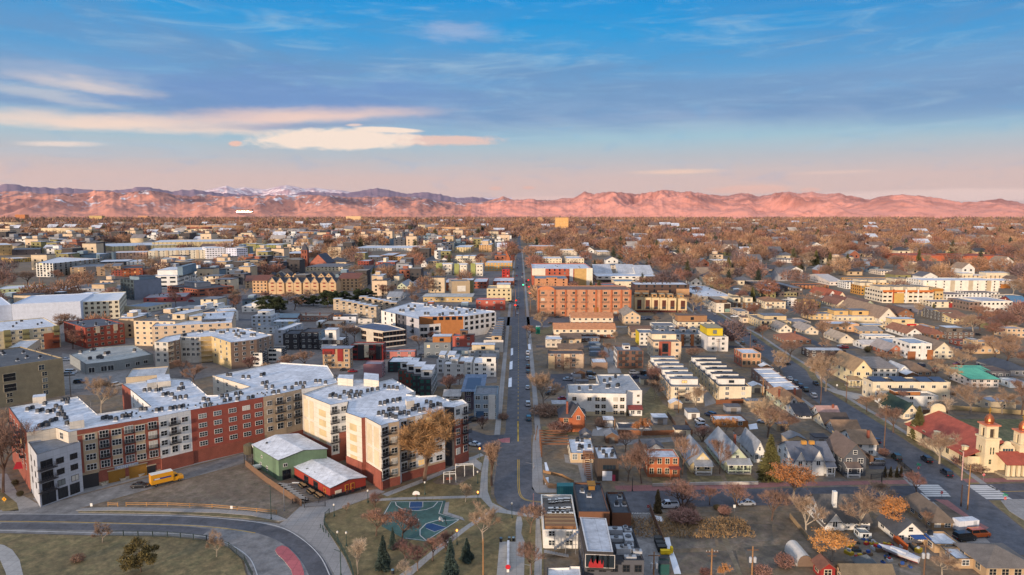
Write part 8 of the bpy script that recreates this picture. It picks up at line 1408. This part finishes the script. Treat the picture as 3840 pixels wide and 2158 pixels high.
t_=thing('portable_toilet','bright green portable toilet at the building site','toilet cabin',P(302,905));b=MB();b.box(-1.3,1.3,-1.2,1.2,0,4.4,C(20,150,120));obj('cabin',b,t_);b=MB();b.box(-.8,.8,-1.25,-1.205,.3,3.8,C(16,120,96));obj('door',b,t_);b=MB();b.box(-1.35,1.35,-1.25,1.25,4.404,4.8,C(200,210,206));obj('roof',b,t_)
for a in(('rust',212,950,820,1.1,'round orange-brown tree at the street junction'),('tan',330,1443,1290,1.3,'wide tan tree before the parking lot'),('tan',1600,770,705,1.3,'tan tree before the framed townhouses'),('tan',1720,745,680,1.2,'tan tree at the end of the framed townhouses'),('red',1430,740,690,1.1,'red tree before the framed townhouses'),('tan',1050,990,880,.8,'pale tree behind the front tan-roofed row'),('bare',1800,1180,1040,1.5,'broad bare tree before the yellow-roomed terrace'),('bare',550,1260,1140,1.5,'bare trees clump before the tan rowhouse'),('red',935,1185,1060,.9,'red tree at the alley garage'),('fir',390,125,65,1.,'dark fir up the street'),('tan',1440,800,735,1.2,'orange-tan tree beside the pale stucco house'),('bare',1830,540,450,1.2,'bare tree before the market hall'),('bare',700,1230,1150,1.3,'bare bush-tree at the pale bays')):tree(a[0],a[1],a[2],a[3],a[5],a[4])
reg(*F_)
for a in(('pine',130,690,540,1.4,'broad dark pine at the left end of the pine row'),('pine',250,700,555,1.3,'second dark pine of the pine row'),('pine',60,660,560,1.3,'dark pine behind the left end of the row'),('pine',470,640,545,1.2,'dark pine in the middle of the row'),('pine',580,640,540,1.3,'dark pine right of the middle of the row'),('pine',720,650,495,1.2,'tall dark pine before the end townhouse'),('pine',795,610,498,1.1,'dark pine right of the tall pine'),('pine',890,600,498,1.2,'dark pine left of the broad pair'),('pine',1010,595,482,1.3,'broad dark pine, left of a pair'),('pine',1110,590,475,1.3,'broad dark pine, right of a pair'),('fir',1195,580,530,1.,'small dark fir at the end of the pine row'),('bare',400,680,550,1.2,'bare tree between the dark pines'),('rust',1250,560,425,1.2,'orange-brown tree beside the pines'),('bare',1530,580,440,1.4,'broad bare tree before the canopy building'),('bare',1700,520,440,1.3,'bare tree above the canopy building'),('bare',980,1000,820,1.,'reddish bare tree before the solar office'),('rust',1720,960,880,1.1,'orange tree before the white apartment front'),('bare',1600,1060,920,1.2,'bare tree at the lot beside the solar office'),('red',1140,1170,1060,1.,'red tree before the dark red townhouses'),('red',1890,1440,1300,1.2,'dense red tree before the white townhouses'),('red',1990,1400,1290,1.,'second red tree before the white townhouses'),('fir',1160,330,270,1.3,'round green tree behind the bare trees'),('tan',2290,830,760,1.2,'tan street tree before the white apartment end')):tree(a[0],a[1],a[2],a[3],a[5],a[4])
reg(*H_)
for a in(('tan',620,1420,1100,1.1,'large bare tree beside the charcoal modern house'),('bare',310,1160,960,1.,'bare street tree at the brown hipped house'),('bare',640,975,770,.9,'dark bare tree beside the tan low house'),('tan',850,900,780,1.,'tan tree before the tan garage'),('rust',2150,880,730,1.4,'wide rust-brown tree at the right'),('rust',2280,950,790,1.5,'second wide rust-brown tree at the right'),('fir',2490,800,650,1.,'tall green fir at the right edge'),('fir',1700,680,610,1.1,'dark fir before the cream panel house'),('tan',1350,1200,1080,1.2,'tan tree before the white wooden wings'),('tan',1850,1370,1200,1.3,'broad tan tree before the turquoise roof'),('fir',870,235,130,1.2,'golden-green fir in the tree belt'),('fir',2200,285,175,1.2,'tall dark fir in the right tree belt'),('fir',1880,250,185,1.2,'dark fir before the brick school'),('shrub',1065,1085,1030,1.2,'round green bush at the white garage'),('bare',2290,1180,920,.9,'tall bare tree at the tan concrete house'),('bare',2450,1100,900,.9,'tall bare tree at the right edge'),('tan',780,730,620,1.2,'tan tree left of the brown gables'),('tan',600,510,430,1.3,'bare tree before the long tan row'),('tan',1550,720,610,1.2,'brown tree at the dark long shed')):tree(a[0],a[1],a[2],a[3],a[5],a[4])
# trees and houses of the middle distance, then the far masses
reg(0,0,1)
def near_road(p,m=6.5):
 t_=(p-m0).dot(dirv);d=abs((p-m0).dot(Vector((dirv.y,-dirv.x,0))))
 if t_>-5 and d<m+2:return True
 if abs(p.y-P(2100,1380).y)<0:return True
 for a,b in zip(AV,AV[1:]):
  ab=b-a;k=max(0,min(1,(p-a).dot(ab)/ab.dot(ab)))
  if(a+ab*k-p).length<m:return True
 return False
hs=random.Random(21);NB=len(ENTRIES)
WALLS=[CRM,WHITE,TAN,BEIGE,C(160,100,76,'brick'),GREY,OLIVE,C(214,190,160)];ROOFS=[SHG,SHB,SHD,SHT,SHL];WALLS+=[DGREY,C(70,66,66),WHITE,BLUEG]
hw={}
def mid_house(p,s,i):
 key=i%26
 if key not in hw:
  rr=random.Random(key);W_,D_p,H_t=rr.uniform(8,12),rr.uniform(10,15),rr.choice((3.,3.4,5.8)) if key<14 else rr.choice((7.5,9.,11.));w,ro=WALLS[key%len(WALLS)],ROOFS[key%len(ROOFS)];mb=MB();rb=MB();flat=key%4==3 or key>13;rise=rr.uniform(2.6,3.8)
  for q in(((0,0),(W_,0)),((W_,0),(W_,D_p)),((W_,D_p),(0,D_p)),((0,D_p),(0,0))):mb.face([(*q[0],0),(*q[1],0),(*q[1],H_t),(*q[0],H_t)],w)
  if flat:
   rb.box(-.15,W_+.15,-.15,D_p+.15,H_t,H_t+.35,CAP,(GREYROOF,TANROOF,MEMB,DARKROOF)[key%4])
   if key%3:mb.box(W_*.2,W_*.6,D_p*.4,D_p*.8,H_t+.352,H_t+2.6,w,MEMB)
  elif key%3==0:hipr(rb,W_,D_p,H_t,rise,ro)
  else:
   m_='gv' if key%3==1 else 'gu';gable(rb,W_,D_p,H_t,rise,m_,ro)
   for s_ in(0,1):mb.face([(0,D_p*s_,H_t),(W_,D_p*s_,H_t),(W_/2,D_p*s_,H_t+rise)] if m_=='gv' else[(W_*s_,0,H_t),(W_*s_,D_p,H_t),(W_*s_,D_p/2,H_t+rise)],w)
  for x in(.25,.7):
   for z in([1.] if H_t<4 else[1.,3.7] if H_t<7 else[1.,3.7,6.3]):mb.face([(W_*x-.7,-.04,z),(W_*x+.7,-.04,z),(W_*x+.7,-.04,z+1.4),(W_*x-.7,-.04,z+1.4)],GLASS[key%2])
  nm=('cream','white','tan','beige','brick','grey','olive','buff','dark grey','black','white','blue-grey')[key%12];hw[key]=(mb.mesh('wall'),rb.mesh('roof'),W_,D_p,nm+(' flat-roofed house' if flat else ' hip-roofed house' if key%3==0 else ' gabled house'))
 wm_,rm_,W_,D_p,nm=hw[key];side='right' if p.x>0 else 'left'
 tn='townhouse' if i>13 else 'house';nm=nm.replace('house',tn) if i>13 else nm;t_=thing(tn,'%s half hidden by bare trees %s of the straight street'%(nm,side),tn,(p.x-W_*s/2,p.y,0),GRID,'houses among the bare trees',s);obj('wall',wm_,t_);obj('roof',rm_,t_);ENTRIES.append((p.x,p.y+D_p*s/2,W_*s/2,D_p*s/2,GRID))
def hides(p,h,keep=.05):
 """would a tree of height h at p stand in front of one of the traced buildings"""
 full=ENTRIES[:];del ENTRIES[NB:];k=p.length/75;r=any(occupied(p.x*(1+q*h*k/p.length),p.y*(1+q*h*k/p.length),h*.34) for q in(.05,.15,.28,.42,.58,.75,.95));ENTRIES[:]=full
 return r and rnd.random()>=keep
n=0;tries=0
while n<390 and tries<30000:
 tries+=1;x=hs.uniform(0,3840);y=900+420*hs.random()**1.1
 if hs.random()<.45:x=hs.uniform(100,1900)
 if y>1010 and 2000<x<2600:continue
 p=P(x,y);s=max(1.,(p.length/420)**.62)
 if occupied(p.x,p.y+6,6*s) or near_road(p,10*s) or hides(p,11*s,0):continue
 mid_house(p,s,hs.randrange(14) if x>1957 else hs.choice((3,7,11,0,1,14,15,16,17,18,19,20,21,22,23,24,25)));n+=1
n=0;tries=0;rnd.seed(5)
while n<175 and tries<9000:
 tries+=1;x=hs.uniform(-60,3900);y=960+460*hs.random()**1.1
 if y<1000 and x<1500 and hs.random()<.5:continue
 if y>1250 and x<900 and hs.random()<.7:continue
 p=P(x,y);s=max(.85,(p.length/380)**.75)
 if occupied(p.x,p.y,1.6*s) or near_road(p,6) or hides(p,5.*s):continue
 k=hs.choices(('bare','tan','red','rust','fir','pale','bush'),(5,4,2,1.4,.5,.3,.8))[0]
 nm={'bare':'bare brown tree','tan':'bare tan tree','red':'bare reddish tree','rust':'rust-leaved tree','fir':'dark fir tree','pale':'pale bare tree','bush':'twiggy bush'}[k]
 tree_at(k,p,(hs.uniform(6.5,11.) if k!='bush' else 2.6)*s,'%s between the buildings, %s of the straight street'%(nm,'right' if p.x>0 else 'left'),'trees between the buildings',hs.uniform(.95,1.3));n+=1;ENTRIES.append((p.x,p.y,2.2*s,2.2*s,0))
sheds=[(hs.uniform(2050,3500),hs.uniform(1390,1760)) for _ in range(150)];ns=nf=0
for x,y in sheds:
 p=P(x,y)
 if near_road(p,13) or abs(p.y-w1.y-(p.x-w1.x)*(w2.y-w1.y)/(w2.x-w1.x))<14 or occupied(p.x+3,p.y+2,2.6):continue
 if ns<26:
  W_,D_p=hs.uniform(3.5,6.5),hs.uniform(3.5,6);w=hs.choice((WHITE,TAN,GREY,CRM,BROWN));ro=hs.choice((SHG,SHB,SHD,MEMB,GREYROOF));t_=thing('shed','small back-yard shed between the houses and bare trees right of the straight street','shed',p,GRID,'back-yard sheds');mb=MB();rb=MB();mb.box(0,W_,0,D_p,0,2.5,w)
  if ns%2:[mb.face([(0,D_p*s_,2.5),(W_,D_p*s_,2.5),(W_/2,D_p*s_,3.7)],w) for s_ in(0,1)];gable(rb,W_,D_p,2.5,1.2,'gv',ro,.25)
  else:rb.box(-.2,W_+.2,-.2,D_p+.2,2.5,2.68,CAP,ro)
  mb.box(W_*.3,W_*.7,-.04,0,.02,2.1,C(120,112,104));obj('wall',mb,t_);obj('roof',rb,t_);ENTRIES.append((p.x+W_/2,p.y+D_p/2,W_/2,D_p/2,0));ns+=1
 elif nf<34:
  L=hs.uniform(10,20);m=hs.choice((C(120,88,66),C(136,104,78),C(104,84,70)));t_=thing('board_fence','weathered board fence dividing back yards right of the straight street','fence',p,GRID+(math.pi/2 if nf%2 else 0),'back-yard fences');k=int(L/2.4)
  for i in range(k):mb=MB();[mb.box(i*2.4+j*.4+.01,i*2.4+j*.4+.39,-.03,.03,0,1.7*hs.uniform(.96,1.03),m) for j in range(6)];obj('panel',mb,t_)
  nf+=1
  # far trees and far houses: nobody could count them
rs=np.random.RandomState(77)
def far_mesh(name,v,f,tint,mat):
 me=np_mesh(name,v,f,[mat]);a=me.color_attributes.new('tint','FLOAT_COLOR','POINT');a.data.foreach_set('color',np.concatenate([tint,np.ones((len(tint),1))],1).astype(np.float32).ravel());o=obj(name,me);o['kind']='stuff';return o
pts=[];y=1330.
while y>815.5:
 d=P(1920,y).y;size=min(40.,(10+(y-815)*(.27 if y<1000 else .22))*d/2560);step=size*1.15/d*2560*.62
 x=-120+rs.uniform(0,step)
 while x<3960:
  yy=y+rs.uniform(-.5,.5)*max(.6,(y-812)*.085)
  if yy>814.8:
   if y>985:dens=(.34 if x>2000 else .22)*(1 if y<1200 else .6)
   else:dens=(.97 if x>2000 else .86) if y<880 else(.93 if x>2000 else .48) if y<945 else(.62 if x>2050 else .34)
   if y<960:dens=dens*np.clip(1.25+2.4*perlin(np.array([x/150.]),np.array([y/9.]),5)[0]-(.35 if x<1900 and y>826 else .12),.12,1)
   if rs.rand()<dens:pts.append((x,yy,size*rs.uniform(.75,1.25)))
  x+=step*rs.uniform(.7,1.3)
 y-=max(.55,(y-808)*.05)
V,F,T,nv=[],[],[],0
hv,hf,ht,hn=[],[],[],0
COLS=np.array([srgb(*c)[:3] for c in((150,114,90),(160,120,92),(132,102,90),(172,136,104),(150,104,84),(116,96,94),(88,86,58),(60,68,52))])
for x,y,sz in pts:
 p=P(x,y)
 if occupied(p.x,p.y,sz*(.22 if y<960 else .1)) or(p.y<2600 and near_road(p,5+sz*.12)) or(y>900 and hides(p,sz*.62)):continue
 px=sz/p.y*683;n=int(np.clip(px*px*1.6,10,620));ci=rs.choice(8,p=(.21,.19,.16,.11,.12,.1,.06,.05));col=COLS[ci]*rs.uniform(.8,1.2)
 u=rs.normal(size=(n,3));u/=np.linalg.norm(u,axis=1)[:,None];r_=rs.uniform(.25,1,n)**.5
 if ci>=6:z=rs.beta(1,1.6,n);c=np.stack([u[:,0]*(1-z)*.28,u[:,1]*(1-z)*.28,z],1)*sz;dr=u*.5+np.array([0,0,.4])
 else:c=(u*r_[:,None]*np.array([.58,.58,.40])+np.array([0,0,.58]))*sz;dr=u*.55+np.array([0,0,.35])
 dr/=np.linalg.norm(dr,axis=1)[:,None];dr=dr+rs.normal(0,.6,(n,3));L=sz*np.clip(1.5/np.sqrt(n),.075,.36)
 v,f=quads(c+np.array(p[:]),dr*L,np.full(n,L*(.42 if n<60 else .26 if n<200 else .17)),rs);V.append(v);F.append(f+nv);nv+=len(v);T.append(np.repeat(col[None]*(.85+.3*rs.rand(n,1)),4,0).reshape(-1,3) if 0 else np.repeat(col[None]*(.8+.4*rs.rand(n,1)),4,0))
far_mesh('distant_trees',np.concatenate(V),np.concatenate(F),np.concatenate(T),C(255,255,255,'far'))
HC=np.array([srgb(*c)[:3] for c in((222,212,192),(206,186,150),(190,150,110),(214,200,170),(150,90,70),(170,170,172))]);RC=np.array([srgb(*c)[:3] for c in((196,200,208),(130,124,124),(110,92,84),(170,160,150))])
for i in range(1700):
 y=816.5+145*rs.rand()**1.5;x=rs.uniform(-60,3900)
 if x>2000 and rs.rand()<.6:continue
 p=P(x,y);s=max(1.,min(4.2,(p.y/420)**.72));big=x<1900 and rs.rand()<.3
 if perlin(np.array([x/150.]),np.array([y/9.]),5)[0]>.1:continue
 w,d,h=rs.uniform(8,14)*s,rs.uniform(8,12)*s,rs.uniform(4,7)*s
 if big:w*=rs.uniform(1.5,5);h*=rs.uniform(.9,1.5)
 if occupied(p.x,p.y,w/2) or near_road(p,w*.6) or(y>870 and hides(p,h)):continue
 x0,x1,y0,y1=p.x-w/2,p.x+w/2,p.y,p.y+d;hc=HC[rs.randint(6)];rc=RC[rs.randint(4)]
 q=np.array([(x0,y0,0),(x1,y0,0),(x1,y1,0),(x0,y1,0),(x0,y0,h),(x1,y0,h),(x1,y1,h),(x0,y1,h)]);v=np.concatenate([q,q[4:]]);f=[(0,1,5,4),(1,2,6,5),(3,0,4,7),(8,9,10,11)]
 if not big:v[8:,:2]+=np.array([(-1,-1),(1,-1),(1,1),(-1,1)])*.5;v[10]=v[9]+np.array([0,d*.55,h*.5]);v[11]=v[8]+np.array([0,d*.55,h*.5]);v=np.concatenate([v,v[10:12],np.array([(x1+.5,y1+.5,h),(x0-.5,y1+.5,h)])]);f.append((12,13,14,15))
 hv.append(v);hf.append(np.array(f)+hn);hn+=len(v);ht.append(np.concatenate([np.repeat(hc[None],8,0),np.repeat(rc[None],len(v)-8,0)]))
far_mesh('distant_houses',np.concatenate(hv),np.concatenate(hf),np.concatenate(ht),C(255,255,254,'far'))
reg(0,640,1.3417)
for l,x,y,x2,yb,k,w in(('brown tower block on the far left plain',75,222,125,262,218,C(190,120,70)),('yellow office slab on the far left plain',447,228,512,262,224,C(200,170,110)),('tan tower block left of the sun glint, far off',694,228,742,252,224,C(206,150,110)),('cream double tower on the far plain',1740,230,1815,268,226,C(226,190,140)),('smaller tower left of the cream double tower',1686,245,1720,275,242,C(206,170,120))):Ap(l,x,y,x2,yb,k,w,MEMB,8,cols=8,d=60)
bpy.context.view_layer.update();d0=ray(1190,207).normalized();p=S.ray_cast(bpy.context.evaluated_depsgraph_get(),cam.location,d0)[1]-d0*700;w_=75/1.3417/2560*p.length;c=Vector((-p.x,-p.y,CH)).normalized();nrm=(c+SD).normalized();t_=thing('glass_building','far glass building blazing with reflected sunlight','glass building',p,math.atan2(nrm.y,nrm.x)+math.pi/2);b=MB();h=w_*.16;b.box(0,w_,.2,60,-30,h,C(150,110,96),MEMB);obj('wall',b,t_)
b=MB();tl=nrm.z/math.hypot(nrm.x,nrm.y)*h;b.face([(0,0,0),(w_,0,0),(w_,tl,h),(0,tl,h)],C(255,226,190,rough=.12,metal=1.));obj('glass_front',b,t_)
# the air itself
hm=bpy.data.materials.new('haze');hm.use_nodes=True;t=hm.node_tree;t.nodes.remove(t.nodes['Principled BSDF']);v=t.nodes.new('ShaderNodeVolumePrincipled');v.inputs['Color'].default_value=(.92,.84,.88,1);v.inputs['Density'].default_value=0.6e-5;v.inputs['Anisotropy'].default_value=.2
t.links.new(v.outputs[0],t.nodes['Material Output'].inputs['Volume'])
b=MB();b.box(-46000,46000,-3500,62000,-1.,2000,hm);o=obj('haze',b);o['kind']='stuff'
